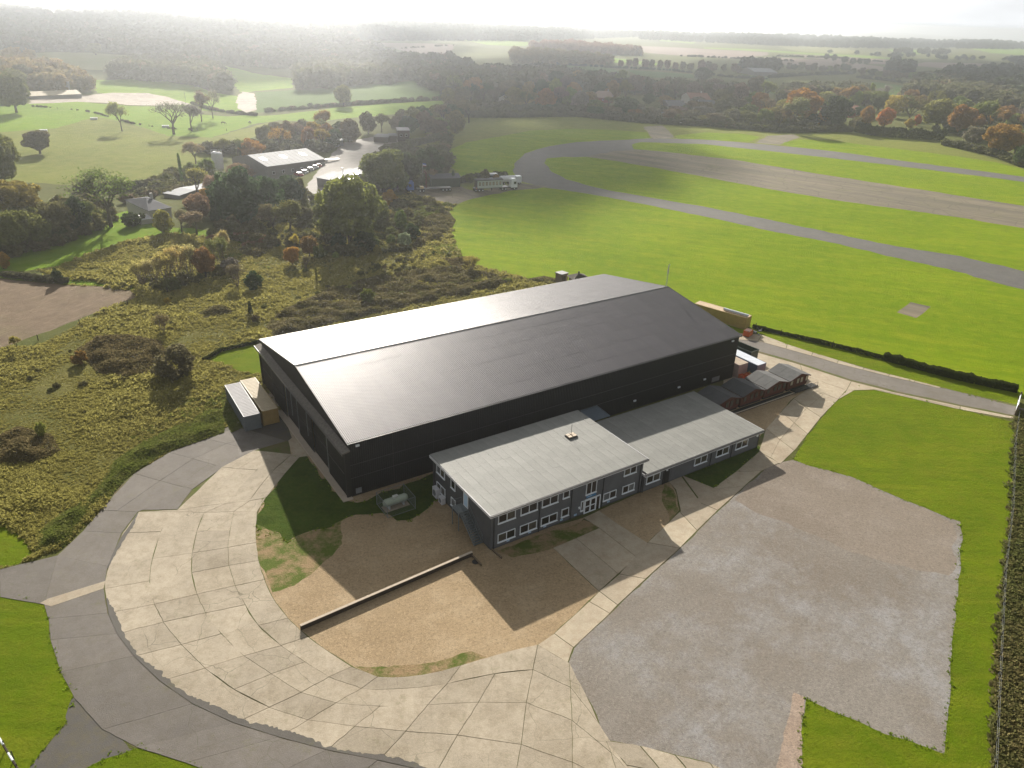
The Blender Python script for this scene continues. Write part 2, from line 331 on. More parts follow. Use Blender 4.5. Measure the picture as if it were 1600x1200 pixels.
# name, material, outline in photo pixels, wobble
RING_OUT = [(345,676),(320,685),(265,706),(240,722),(200,742),(157,797),(130,830),(103,855),(85,872),(50,880),(0,892),(-250,955),(-250,1010),(0,933),(50,930),(68,943),(76,965),(78,1000),(95,1050),(117,1092),(160,1140),(215,1168),(290,1192),(390,1228),(500,1262),(620,1300),(900,1420)]
ISL = [(455,712),(430,755),(408,785),(400,815),(400,845),(405,880),(416,912),(432,942),(450,965),(470,985),(500,1008),(550,1041),(600,1061),(618,1063),(650,1056),(720,1040),(790,1020),(845,1006)]
REG = [
 ('pasture','pasture_far','pasture',[(560,330),(600,215),(700,185),(800,178),(900,176),(1000,185),(1100,190),(1200,200),(1300,205),(1340,205),(1470,225),(1600,262),(1800,320),(1800,420),(1200,300),(800,330),(700,340)],1),
 ('field','yellow_field','yellowfield',[(37,82),(100,81),(207,88),(190,100),(165,110),(110,107),(62,92)],1),
 ('field','mid_field','bright',[(147,125),(225,122),(300,132),(337,145),(370,150),(385,178),(300,172),(240,150),(150,145)],1),
 ('field','far_slope_field','bright',[(327,100),(400,115),(457,122),(457,137),(400,142),(380,146),(350,118)],1),
 ('track','farm_track','mound',[(378,143),(398,146),(402,170),(385,180),(372,168),(370,152)],1),
 ('field','hazy_field','dullgreen',[(400,144),(525,137),(675,122),(725,124),(700,154),(525,165),(400,176)],1),
 ('field','hazy_lower_field','bright',[(400,181),(500,172),(700,157),(690,165),(625,178),(500,190),(437,188),(330,196),(300,185),(385,180)],1),
 ('field','meadow_bright','bright',[(-300,150),(0,160),(42,162),(120,158),(175,164),(250,167),(300,178),(420,185),(330,215),(262,212),(200,192),(150,182),(90,200),(0,207),(-300,215)],1),
 ('field','meadow','pasture',[(-300,215),(0,207),(90,200),(150,182),(200,192),(262,212),(330,215),(420,190),(430,200),(340,235),(320,260),(285,285),(200,296),(130,290),(40,285),(-300,290)],1),
 ('earth_mound','earth','mound',[(47,157),(90,152),(125,150),(150,147),(175,145),(232,145),(262,152),(300,163),(250,165),(200,164),(175,161),(120,159),(80,161),(47,162)],1),
 ('field','pale_plough','farplough',[(560,64),(712,70),(700,87),(632,80)],1),
 ('field','bright_far','bright',[(715,60),(800,64),(825,66),(822,72),(760,70)],1),
 ('field','plough_a','farplough',[(1000,72),(1075,75),(1200,82),(1200,86),(1150,92),(1062,87),(1007,82)],1),
 ('field','plough_b','farplough',[(1195,89),(1300,94),(1425,110),(1415,115),(1382,117),(1350,110),(1195,99)],1),
 ('field','plough_c','farplough',[(1237,85),(1305,88),(1415,95),(1412,101),(1360,100),(1250,89)],1),
 ('field','stubble_far','yellowfield',[(1215,72),(1275,72),(1345,80),(1325,84),(1245,80)],1),
 ('field','strip_green','bright',[(1100,74),(1242,81),(1340,86),(1415,92),(1412,94.5),(1305,87.5),(1200,81),(1100,76)],1),
 ('field','plough_d','farplough',[(1447,97),(1562,100),(1500,106),(1477,107),(1420,102)],1),
 ('field','green_a','bright',[(1515,77),(1650,77),(1650,91),(1550,83)],1),
 ('field','green_b','bright',[(1385,77),(1450,78),(1440,85),(1400,83)],1),
 ('field','green_c','dullgreen',[(1360,127),(1450,140),(1445,150),(1385,150),(1370,137)],1),
 ('field','green_d','bright',[(1480,152),(1515,157),(1510,165),(1485,160)],1),
 ('field','green_e','dullgreen',[(980,109),(1082,116),(1085,122),(1000,121)],1),
 ('field','green_f','dullgreen',[(870,101),(950,105),(1000,125),(930,112),(870,105)],1),
 ('field','green_g','bright',[(955,90),(1030,99),(1025,102),(960,98)],1),
 ('field','green_h','dullgreen',[(1155,116),(1200,120),(1215,148),(1175,140),(1180,126)],1),
 ('field','green_i','bright',[(1025,60),(1087,66),(1085,68.5),(1030,64)],1),
 ('grass_area','lawn_far_left','lawn',[(698,236),(730,222),(830,204),(900,201),(960,203),(1010,207),(1018,216),(960,221),(900,228),(850,238),(820,247),(806,258),(803,268),(812,282),(800,283),(760,281),(722,275),(706,262)],.6),
 ('grass_area','lawn_small','lawn',[(1052,212),(1100,207),(1160,209),(1188,214),(1172,222),(1110,219),(1060,217)],.6),
 ('grass_area','lawn_upper','lawn',[(1215,224),(1250,218),(1290,219),(1400,232),(1500,245),(1560,254),(1600,265),(1750,310),(1750,310),(1600,276),(1500,263),(1400,250),(1300,236),(1240,230)],.6),
 ('track','perimeter_track','asph_far',[(1750,312),(1600,276),(1500,263),(1400,250),(1300,236),(1240,230),(1180,224),(1100,218),(1018,216),(960,219),(900,222),(850,230),(820,240),(805,253),(801,268),(812,283),(845,292),(880,297),(950,308),(1000,318),(1100,338),(1200,360),(1300,379),(1400,403),(1480,420),(1540,437),(1600,453),(1800,510),(1800,480),(1600,424),(1500,400),(1400,385),(1300,364),(1200,343),(1100,323),(1000,306),(960,280),(1000,240),(1100,226),(1210,238),(1300,247),(1450,265),(1600,284),(1750,322)],.6),
 ('runway','old_runway','conc_far',[(915,245),(960,236),(1000,234),(1030,236),(1150,250),(1300,275),(1450,298),(1600,322),(1780,350),(1780,385),(1600,357),(1500,340),(1400,326),(1300,312),(1200,295),(1120,280),(1040,265),(960,251)],.7),
 ('grass_area','lawn_island','lawn',[(850,254),(856,247),(880,245),(915,245),(960,251),(1040,265),(1120,280),(1200,295),(1300,312),(1400,326),(1500,340),(1600,357),(1780,385),(1790,470),(1600,424),(1500,400),(1400,385),(1300,364),(1200,343),(1100,323),(1000,306),(930,293),(885,280),(860,266)],.6),
 ('grass_area','lawn_island_b','lawn',[(987,226),(1000,222),(1100,225),(1210,237),(1300,247),(1450,265),(1600,284),(1770,325),(1780,350),(1600,322),(1450,298),(1300,275),(1150,250),(1030,236),(990,233)],.6),
 ('track','spur_a','conc_far',[(1005,198),(1035,196),(1055,215),(1020,217)],.6),
 ('track','spur_b','conc_far',[(1180,223),(1200,212),(1240,210),(1250,214),(1218,226)],.6),
 ('heath','rough_ground','heath',[(-500,560),(0,545),(60,540),(215,455),(340,375),(440,330),(560,320),(600,290),(640,300),(720,322),(708,345),(709,385),(720,405),(760,420),(830,437),(1000,470),(1200,560),(1150,600),(900,640),(430,672),(360,672),(300,692),(200,740),(150,800),(103,855),(50,874),(0,890),(-500,1010)],.7),
 ('grass_area','main_lawn','lawn',[(704,332),(708,322),(740,310),(800,298),(850,293),(880,297),(950,308),(1000,318),(1100,338),(1200,360),(1300,379),(1400,403),(1480,420),(1540,437),(1600,453),(1800,510),(1900,720),(1590,618),(1500,596),(1400,570),(1300,545),(1180,514),(1165,530),(1100,520),(1000,470),(830,437),(810,432),(760,420),(720,405),(709,385),(706,350)],.6),
 ('pad','concrete_pad','conc_far',[(1400,488),(1423,472),(1455,479),(1432,497)],.25),
 ('yard','trodden_yard','conc_far',[(640,300),(660,290),(700,285),(745,300),(810,286),(860,292),(800,298),(740,310),(712,320),(690,318)],.8),
 ('yard','farm_yard','yard',[(440,320),(480,290),(500,262),(520,240),(540,222),(585,213),(640,216),(600,235),(575,262),(560,285),(500,300),(475,325)],.8),
 ('heath','rough_field','heath',[(60,422),(95,415),(130,400),(200,378),(250,364),(330,366),(400,374),(450,335),(440,330),(345,400),(215,457),(205,452),(100,444)],.5),
 ('grass_area','garden_lawn','bright',[(-250,430),(0,405),(60,385),(150,350),(180,335),(225,322),(240,355),(300,357),(360,366),(400,372),(380,382),(330,370),(250,368),(200,380),(130,400),(95,415),(60,420),(0,427),(-250,460)],.4),
 ('field','ploughed_field','plough',[(-400,450),(0,436),(100,445),(190,450),(222,458),(205,468),(120,500),(0,545),(-500,680)],.5),
 ('grass_area','field_verge','bright',[(-250,435),(0,424),(100,432),(215,450),(222,456),(190,449),(100,443),(0,434),(-250,445)],.3),
 ('grass_area','lawn_behind_hangar','lawn_near',[(318,564),(345,548),(380,541),(425,533),(450,545),(450,600),(405,586),(350,572)],.4),
 ('grass_area','lawn_roadside','lawn_near',[(-250,830),(0,812),(20,825),(45,850),(53,868),(30,880),(0,888),(-250,955)],.3),
 ('verge','lane_verge','lawn_near',[(1150,505),(1180,508),(1300,540),(1400,566),(1500,592),(1590,616),(1590,634),(1540,624),(1470,606),(1380,583),(1300,560),(1200,530)],.2),
 ('lane','lane_concrete','joint',[(1130,520),(1190,523),(1250,545),(1300,560),(1380,582),(1470,605),(1520,617),(1592,633),(1592,656),(1540,650),(1500,640),(1400,618),(1345,605),(1310,624),(1282,652),(1262,678),(1241,704),(1219,725),(1186,706),(1150,700),(1110,640),(1100,600),(1080,540)],.15),
 ('lane','lane_asphalt','asph',[(1120,528),(1165,530),(1200,536),(1300,565),(1400,590),(1500,613),(1700,664),(1700,676),(1592,650),(1500,632),(1400,611),(1330,593),(1250,567),(1180,547),(1120,540)],.15),
 ('grass_area','square_lawn','lawn_near',[(1345,604),(1400,615),(1500,640),(1584,660),(1580,800),(1568,900),(1557,1100),(1552,1350),(1235,1350),(1250,1160),(1262,1092),(1300,1110),(1380,1145),(1477,1177),(1482,1100),(1488,1000),(1497,930),(1503,830),(1500,815),(1460,800),(1400,775),(1330,745),(1265,728),(1240,718),(1262,680),(1290,645),(1320,612)],.3),
 ('car_park','gravel_car_park','gravel',[(889,1036),(897,1012),(954,959),(1010,905),(1063,857),(1123,798),(1164,760),(1205,726),(1222,722),(1240,718),(1265,728),(1330,745),(1400,775),(1460,800),(1500,815),(1503,830),(1497,930),(1488,1000),(1482,1100),(1477,1177),(1380,1145),(1300,1110),(1262,1092),(1250,1160),(1235,1350),(1120,1320),(1110,1192),(1000,1165),(946,1157),(920,1095)],.22),
 ('car_park','brown_fines','gravel_brown',[(1150,782),(1164,762),(1205,727),(1222,723),(1240,719),(1265,729),(1330,746),(1400,776),(1460,802),(1490,818),(1492,850),(1486,900),(1420,888),(1330,862),(1240,822),(1180,800)],.6),
 ('car_park','pale_fines','gravel_pink',[(1242,1082),(1262,1092),(1252,1150),(1235,1350),(1195,1350),(1215,1190),(1228,1140)],.4),
 ('verge','fence_verge','heath',[(1592,640),(1620,640),(1700,1350),(1552,1350),(1557,1100),(1568,900),(1580,800),(1584,660)],.2),
 ('verge','bare_verge','asph_dark',[(1572,938),(1640,930),(1650,1010),(1590,1000),(1568,990)],.6),
 ('grass_area','lawn_bottom_left','lawn_near',[(-300,1010),(0,933),(35,932),(66,944),(76,965),(78,1000),(95,1050),(112,1085),(100,1130),(70,1165),(48,1200),(20,1350),(-300,1350)],.25),
 ('path','mossy_path','asph_dark',[(112,1085),(125,1100),(160,1140),(215,1168),(165,1185),(130,1205),(100,1350),(20,1350),(48,1200),(70,1165),(100,1130)],.5),
 ('grass_area','lawn_bottom','lawn_near',[(130,1203),(165,1183),(215,1166),(250,1172),(300,1192),(350,1215),(480,1270),(480,1350),(100,1350)],.4),
 ('road','ring_road','joint',RING_OUT+[(1200,1450),(1000,1290),(800,1240),(680,1208),(590,1188),(510,1172),(435,1152),(365,1130),(300,1100),(250,1065),(210,1025),(183,990),(168,958),(162,920),(168,885),(190,833),(215,800),(275,797),(345,730),(395,705),(450,688),(462,680),(440,640),(372,655)],.12),
 ('apron','concrete_apron','joint',[(450,688),(395,705),(345,730),(275,797),(215,800),(190,833),(168,885),(162,920),(168,958),(183,990),(210,1025),(250,1065),(300,1100),(365,1130),(435,1152),(510,1172),(590,1188),(680,1208),(800,1240),(1000,1290),(1200,1450),(1300,1400),(1110,1192),(1000,1165),(946,1157),(920,1095),(889,1036),(897,1012),(954,959),(1010,905),(1063,857),(1123,798),(1164,760),(1205,726),(1219,725),(1186,700),(1150,737),(1113,764),(1062,800),(1000,847),(968,897),(936,924),(866,990)]+ISL[::-1]+[(470,700)],.1),
 ('gravel_yard','front_yard','tan',ISL+[(866,990),(936,924),(864,856),(915,808),(760,850),(700,700),(540,690),(460,560),(425,560),(415,600),(462,685),(452,690)],.12),
 ('grass_area','hangar_corner_grass','shadegrass',[(455,715),(475,712),(500,745),(540,780),(560,780),(610,765),(680,738),(700,770),(660,800),(640,812),(615,813),(590,803),(560,805),(530,815),(480,838),(445,845),(425,830),(402,845),(400,812),(410,784),(432,755)],.9),
 ('gravel_yard','mossy_gravel_patch','tan_grass',[(400,815),(425,830),(445,845),(480,838),(530,815),(535,850),(500,885),(470,905),(430,925),(416,905),(405,880),(400,845)],.8),
 ('gravel_yard','mossy_gravel_edge','tan_grass',[(560,1043),(640,1040),(740,1020),(760,1028),(720,1040),(650,1056),(618,1063),(600,1061)],.5),
 ('gravel_yard','office_front_moss','tan_grass',[(770,862),(915,812),(935,825),(905,840),(865,856),(830,866),(800,870)],.5),
 ('gravel_yard','annex_front_gravel','tan',[(930,800),(1000,770),(1045,752),(1055,765),(1062,797),(1012,848),(1000,846),(960,816)],.15),
 ('gravel_yard','annex_moss','tan_grass',[(1040,756),(1052,765),(1062,797),(1045,815),(1040,790),(1032,770)],.4),
 ('grass_area','annex_grass','shadegrass',[(1066,742),(1120,722),(1185,697),(1192,702),(1150,737),(1113,764),(1090,752)],.25),
 ('gravel_yard','shed_gravel','tan',[(1150,700),(1110,640),(1180,625),(1232,606),(1262,596),(1268,606),(1240,622),(1220,644),(1197,670),(1187,682)],.15),
]
rings = [3, 12, 25, 40]; r_ = 50.
while r_ < 11500: rings.append(r_); r_ *= 1.045
rings.append(11800)
pv = []
for i, r0 in enumerate(rings):
    for a in np.arange(-180, 180, 1.0 if r0 > 30 else 6):
        if abs(a) > 62 and (int(a) % 8): continue
        aa = R_(a+(.5 if i % 2 else 0)); pv.append((r0*math.sin(aa), r0*math.cos(aa)))
ev = []; POL = []
for nm, lab, mat, pts, amp in REG:
    d = dens(pts, amp=amp); n0 = len(pv); pv += d
    ev += [(n0+i, n0+(i+1) % len(d)) for i in range(len(d))]
    POL.append(np.array(d))
cv, ce, cf, *_ = delaunay_2d_cdt([Vector(p) for p in pv], ev, [], 0, 1e-3)
CV = np.array([(v.x, v.y) for v in cv]); CF = np.array([f for f in cf if len(f) == 3])
CEN = CV[CF].mean(1)
def inpoly(P, poly):
    x, y = P[:, 0], P[:, 1]; ins = np.zeros(len(P), bool)
    x0, y0 = poly.min(0); x1, y1 = poly.max(0)
    w = np.where((x >= x0) & (x <= x1) & (y >= y0) & (y <= y1))[0]
    xs, ys = x[w], y[w]; r = np.zeros(len(w), bool)
    a = poly; b = np.roll(poly, -1, 0)
    for (ax, ay), (bx, by) in zip(a, b):
        if ay == by: continue
        c = ((ay > ys) != (by > ys)) & (xs < (bx-ax)*(ys-ay)/(by-ay)+ax); r ^= c
    ins[w] = r; return ins
lab = np.full(len(CF), -1)
for i, pl in enumerate(POL): lab[inpoly(CEN, pl)] = i
def region_at(x, y):
    k = -1; P = np.array([[x, y]])
    for i, pl in enumerate(POL):
        if inpoly(P, pl)[0]: k = i
    return REG[k][1] if k >= 0 else None
CZ = hgt(CV[:, 0], CV[:, 1])
GROUND = {}
for i in range(-1, len(REG)):
    sel = CF[lab == i]
    if not len(sel): continue
    used, inv = np.unique(sel.ravel(), return_inverse=True)
    me = bpy.data.meshes.new('ground')
    vs_ = [(float(CV[k, 0]), float(CV[k, 1]), float(CZ[k])) for k in used]
    fs_ = inv.reshape(-1, 3)
    # keep normals up
    A = np.array(vs_); c = np.cross(A[fs_[:, 1]]-A[fs_[:, 0]], A[fs_[:, 2]]-A[fs_[:, 0]])[:, 2]
    fs_ = np.where((c < 0)[:, None], fs_[:, ::-1], fs_)
    me.from_pydata(vs_, [], fs_.tolist())
    nm, mt = ('ground', 'country') if i < 0 else (REG[i][0], REG[i][2])
    me.materials.append(M[mt])
    if i < 0 or max(abs(A[:, 2])) > .5: me.polygons.foreach_set('use_smooth', [True]*len(me.polygons))
    o = link(nm, me); o['kind'] = 'structure'
    GROUND['ground' if i < 0 else REG[i][1]] = o

# ------------------------------------------------------------------ concrete and asphalt slabs, each its own piece
def slab_grid(parent, inner, outer, fr, mat, gap=.07, top=.035, name='slab', keep=None, jit=.25, wob=.07, merge=0):
    I = [at(*p)[:2] for p in inner]; O = [at(*p)[:2] for p in outer]
    n = len(I)
    cells = []
    for j in range(len(fr)-1):
        i = 0
        while i < n-1:
            k = 2 if (merge and i < n-2 and random.random() < merge) else 1
            cells.append((i, i+k, j)); i += k
    for i, i1, j in cells:
            if keep and not keep(i, j): continue
            def cp(ii, f):
                q = I[ii]+(O[ii]-I[ii])*f
                if 0 < f < 1 or 0 < ii < n-1:
                    w = noise.noise_vector(Vector((q[0]*.37+3, q[1]*.37, f)))
                    k = jit if 0 < f < 1 else jit*.15
                    q = q+np.array([w[0], w[1]])*k*1.6
                return q
            c = [cp(i, fr[j]), cp(i1, fr[j]), cp(i1, fr[j+1]), cp(i, fr[j+1])]
            cen = sum(c)/4
            c = [cen+(q-cen)*(1-gap/max(.5, np.hypot(*(q-cen)))) for q in c]
            K = 5; b = []
            for e in range(4):
                a, d = c[e], c[(e+1) % 4]
                for k in range(K):
                    q = a+(d-a)*k/K
                    if e in (0, 2) and i1-i == 2:
                        mid = cp(i+1, fr[j] if e == 0 else fr[j+1]); mid = cen+(mid-cen)*(1-gap/max(.5, np.hypot(*(mid-cen)))); tt = k/K
                        q = a*(1-tt)**2+(2*mid-.5*a-.5*d)*2*tt*(1-tt)+d*tt**2
                    if k:
                        w = noise.noise_vector(Vector((q[0]*1.3, q[1]*1.3, 9))); q = q+np.array([w[0], w[1]])*wob
                    b.append(q-cen)
            dz = top+random.uniform(-.008, .012)
            tz = [random.uniform(-.006, .006) for _ in range(2)]
            m = MB(); m.prism([tuple(q) for q in b], -.05, dz, 'z')
            o = m.build(name, mat, parent, loc=(cen[0], cen[1], 0))
            o.rotation_euler = (tz[0]*.3, tz[1]*.3, 0)
AP_IN = [(470,712),(445,740),(415,778),(402,800),(400,828),(400,848),(404,876),(413,906),(428,936),(450,966),(480,995),(515,1019),(550,1042),(590,1058),(650,1056),(720,1040),(790,1020),(840,1008),(889,1036),(920,1095),(946,1157)]
AP_OUT = [(397,704),(347,730),(277,797),(217,800),(192,833),(170,885),(164,920),(170,958),(185,990),(212,1025),(252,1065),(302,1100),(367,1130),(437,1152),(512,1172),(592,1188),(682,1208),(800,1240),(900,1265),(1000,1290),(1100,1340)]
ap = GROUND['concrete_apron']
slab_grid(ap, AP_IN, AP_OUT, [0, .2, .45, .72, 1], M['conc'], merge=.14, jit=.22, wob=.08, gap=.035)
slab_grid(ap, [(946,1157),(1000,1165),(1055,1180),(1110,1193),(1180,1225)], [(1100,1340),(1150,1350),(1190,1360),(1230,1370),(1290,1400)], [0, .25, .5, .75, 1], M['conc'], jit=.15)
WU = [(840,1008),(866,990),(921,940),(936,924),(968,897),(1012,848),(1062,800),(1085,782),(1113,764),(1150,737),(1186,706)]
WL = [(889,1036),(897,1012),(954,959),(966,946),(1010,905),(1063,857),(1090,830),(1123,798),(1164,760),(1190,736),(1219,724)]
slab_grid(ap, WU, WL, [0, .97], M['conc_path'], gap=.05, jit=.05, wob=.03)
slab_grid(GROUND['lane_concrete'], [(1186,706),(1197,670),(1220,644),(1240,623),(1265,606)], [(1219,725),(1241,704),(1262,678),(1282,652),(1310,624)], [0, .52, 1], M['conc_path'], gap=.05, jit=.2)
slab_grid(GROUND['lane_concrete'], [(1130,545),(1180,550),(1250,570),(1330,596),(1400,614),(1500,635),(1592,653)], [(1130,600),(1200,615),(1265,606),(1310,624),(1345,604),(1500,640),(1592,656)], [0, .5, 1], M['conc_path'], gap=.06, jit=.3)
slab_grid(GROUND['lane_concrete'], [(1140,520),(1190,523),(1230,538),(1270,551),(1310,563),(1350,575),(1390,585),(1430,595),(1470,605)], [(1140,530),(1185,533),(1228,545),(1268,556),(1308,568),(1348,578),(1388,588),(1428,597),(1468,607)], [0, 1], M['conc_path'], gap=.06, jit=.1)
def poly_slab(parent, pts, mat, top=.035, name='slab', gap=.05):
    P = [at(*p)[:2] for p in pts]; cen = sum(P)/len(P)
    P = [tuple((q-cen)*(1-gap/np.hypot(*(q-cen)))) for q in P]
    return MB().prism(P, -.05, top, 'z').build(name, mat, parent, loc=(cen[0], cen[1], 0))
fy = GROUND['front_yard']
for pts in [[(864,856),(900,841),(966,897),(936,924)], [(900,841),(936,825),(995,871),(966,897)],
            [(911,809),(936,798),(960,815),(1012,849),(995,871),(936,825)],
            [(1045,753),(1064,744),(1098,790),(1064,799),(1056,765)], [(1066,743),(1092,753),(1116,763),(1099,789)]]:
    poly_slab(fy, pts, M['conc_path'])
rr = GROUND['ring_road']
poly_slab(rr, [(345,677),(372,645),(444,636),(462,684),(450,690),(372,667)], M['asph_dark'], top=.025)
poly_slab(rr, [(440,640),(486,712),(458,716),(450,689),(456,684)], M['conc_path'], top=.03)
RI = [(450,688),(397,704),(347,730),(300,765),(215,800),(190,833),(168,885),(162,920),(168,958),(183,990),(210,1025),(250,1065),(300,1100),(365,1130),(435,1152),(510,1172),(590,1188),(680,1208),(800,1240),(1000,1290)]
RO = [(372,668),(320,685),(265,707),(210,740),(157,797),(130,830),(90,868),(69,945),(76,967),(79,1000),(95,1050),(117,1092),(160,1140),(215,1168),(290,1192),(390,1228),(500,1262),(620,1300),(720,1350),(900,1420)]
slab_grid(rr, RI, RO, [0, 1], M['asph'], gap=.018, jit=.05, top=.03, keep=lambda i, j: i > 3)
slab_grid(rr, RI[:5], RO[:5], [0, .55, 1], M['asph'], gap=.025, jit=.1, top=.03)
slab_grid(rr, [(395,706),(347,731),(300,765),(277,796)], [(396,704.5),(344,724),(290,760),(222,797)], [0, 1], M['asph'], gap=.02, top=.034)
slab_grid(rr, [(90,868),(0,890),(-240,955)], [(69,945),(0,933),(-240,1005)], [0, 1], M['asph'], gap=.03, top=.03)
# ragged spill of old tar along the inner edge of the road
def tar(pts, wmax, name='tar_patch'):
    P = [at(*p)[:2] for p in pts]; L = []
    for a, b in zip(P[:-1], P[1:]):
        k = max(2, int(np.hypot(*(b-a))/.22)); L += [a+(b-a)*i/k for i in range(k)]
    L = np.array(L); T = np.gradient(L, axis=0); N = np.stack([-T[:, 1], T[:, 0]], 1); N /= np.hypot(N[:, 0], N[:, 1])[:, None]+1e-9
    cen = at(600, 850)[:2]
    if ((cen-L[0])@N[0]) < 0: N = -N
    m = MB(); vs_ = []; n = len(L)
    for i, (p, q) in enumerate(zip(L, N)):
        w = wmax*max(.05, .55+.8*noise.noise(Vector((i*.035, 3, 0)))+.45*noise.noise(Vector((i*.3, 1, 0)))+.25*noise.noise(Vector((i*.9, 4, 0))))*min(1, i/12, (n-i)/12)
        vs_ += [(*(p-q*.12), .052), (*(p+q*w), .052)]
    return m.add(vs_, [(2*i, 2*i+2, 2*i+3, 2*i+1) for i in range(n-1)]).build(name, M['asph_dark2'], rr)
M['asph_dark2'] = mk_conc('tar_spill', (.10, .092, .082), (.08, .07, .06), crack=False, rnd=False)
tar([(168,935),(172,960),(185,990),(212,1025),(252,1063),(302,1098),(367,1128),(437,1150),(512,1170),(592,1186),(682,1206)], .75)
tar([(216,802),(204,822),(192,838),(178,865),(168,890)], .6)
# pale trench strip across the road
poly_slab(rr, [(62,943),(75,936),(165,908),(162,920),(80,948)], M['conc_path'], top=.05, name='concrete_strip', gap=.01)
# ------------------------------------------------------------------ building materials
M['blackwall'] = plain('black_cladding', (.009, .009, .010), .55, .35, vs=.8)
M['blackdoor'] = plain('black_door_sheet', (.017, .016, .015), .6, .35, vs=.6)
def mk_roof():
    m = NM('coated_roof_sheet', .34, .8, True).col((.085, .078, .086)).rnd(.9, 1.08); m.b.inputs['Metallic'].default_value = .2
    m.mix((.13, .115, .11), m.noise(.5, 6, .7, vec=m.vec((1.5, .3, 1)), lo=.45, hi=.8), .5)
    m.mix((.05, .045, .045), m.noise(1.5, 6, .8, lo=.55, hi=.85), .5)
    r = m.noise(.4, 5, .7, lo=.2, hi=.8); mr = m.n('ShaderNodeMapRange'); mr.inputs['To Min'].default_value = .34; mr.inputs['To Max'].default_value = .5
    m.l(r, mr.inputs['Value']); m.l(mr.outputs[0], m.b.inputs['Roughness']); return m.m
M['roof'] = mk_roof()
M['trim'] = plain('dark_metal_trim', (.06, .06, .062), .4, .5)
M['lichen'] = plain('lichened_canopy', (.20, .18, .155), .9, .2, vs=2.5, var=.8)
M['rail_grey'] = plain('rail_grey', (.055, .055, .055), .6, .4)
M['strip'] = plain('pale_metal_strip', (.17, .18, .19), .5, .5)
M['white'] = plain('white_upvc', (.72, .76, .80), .35, .5, var=.1)
M['fascia'] = plain('white_fascia', (.62, .62, .64), .5, .4, var=.2)
def mk_felt():
    m = NM('mineral_felt', .66, .3, True).col((.185, .187, .172)).rnd(.88, 1.07)
    m.mix((.10, .102, .094), m.noise(.35, 8, .75), .65)
    m.mix((.225, .22, .2), m.noise(1.2, 5, .7, vec=m.vec((2, .25, 1)), lo=.5, hi=.8), .5)
    return m.bump(m.noise(7, 4, .7), .3, .02).m
M['felt'] = mk_felt()
M['dfelt'] = plain('dark_shed_felt', (.065, .066, .07), .85, .25, vs=1.2, var=.5)
M['gfelt'] = plain('grey_shed_felt', (.10, .10, .10), .85, .25, vs=1.2, var=.5)
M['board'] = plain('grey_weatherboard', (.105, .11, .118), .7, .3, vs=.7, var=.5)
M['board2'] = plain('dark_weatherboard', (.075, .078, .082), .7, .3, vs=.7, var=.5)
M['downpipe'] = plain('black_pipe', (.012, .012, .012), .4, .5)
def mk_glass(name, c, rough=.06):
    m = NM(name, rough, .8).col(c); m.mix(tuple(x*2.5+.01 for x in c), m.noise(.9, 3), .4); return m.m
M['glass'] = mk_glass('window_glass', (.014, .011, .010))
M['blindglass'] = mk_glass('blind_glass', (.10, .11, .115), .2)
M['dimglass'] = mk_glass('shed_glass', (.05, .045, .035), .15)
M['blue'] = plain('blue_sign', (.03, .16, .33), .5, .4, var=.1)
M['paleblue'] = plain('pale_blue_plate', (.42, .58, .75), .5, .4, var=.1)
M['stair'] = plain('galvanised_steel', (.15, .17, .175), .55, .5, var=.3)
M['lightmetal'] = plain('light_metal', (.45, .47, .48), .5, .5)
M['tank'] = plain('tank_green', (.30, .345, .27), .5, .4, vs=1)
M['tankwhite'] = plain('tank_cover', (.5, .52, .47), .5, .4)
M['shedred'] = plain('redbrown_timber', (.135, .036, .022), .75, .3, vs=1.5, var=.5)
M['shedred2'] = plain('dark_redbrown_timber', (.075, .022, .016), .75, .3, vs=1.5, var=.4)
M['paleglass'] = mk_glass('curtained_glass', (.22, .19, .13), .3)
M['timber'] = plain('old_timber', (.16, .12, .08), .9, .2)
M['darktimber'] = plain('dark_timber', (.045, .035, .026), .9, .2)
M['kerb'] = plain('pale_kerb', (.45, .38, .30), .9, .2, vs=2)
M['orange'] = plain('orange_paint', (.50, .10, .02), .6, .4)
M['black'] = plain('black_rubber', (.02, .02, .02), .7, .3)
def paint(n, c, rough=.5, var=.35): return plain(n, c, rough, .4, vs=1.3, var=var)
M['c_grey'] = paint('grey_container', (.21, .205, .215), .7); M['c_grey_d'] = paint('grey_container_side', (.13, .15, .165))
M['c_buff'] = paint('buff_container', (.36, .29, .18), .7); M['c_buff_d'] = paint('ochre_container_side', (.30, .20, .06))
M['c_blue'] = paint('blue_container', (.06, .10, .17)); M['c_blue_t'] = paint('pale_container_roof', (.62, .66, .72), var=.3)
M['c_pink'] = paint('pink_container', (.45, .34, .31)); M['c_tan_t'] = paint('tan_container_roof', (.45, .36, .26), var=.5)
M['c_yel'] = paint('yellow_container', (.42, .31, .10)); M['c_peach'] = paint('peach_container_roof', (.52, .38, .24))
M['c_green'] = paint('green_skip', (.025, .045, .03)); M['c_lav'] = paint('lavender_container_end', (.22, .22, .28))

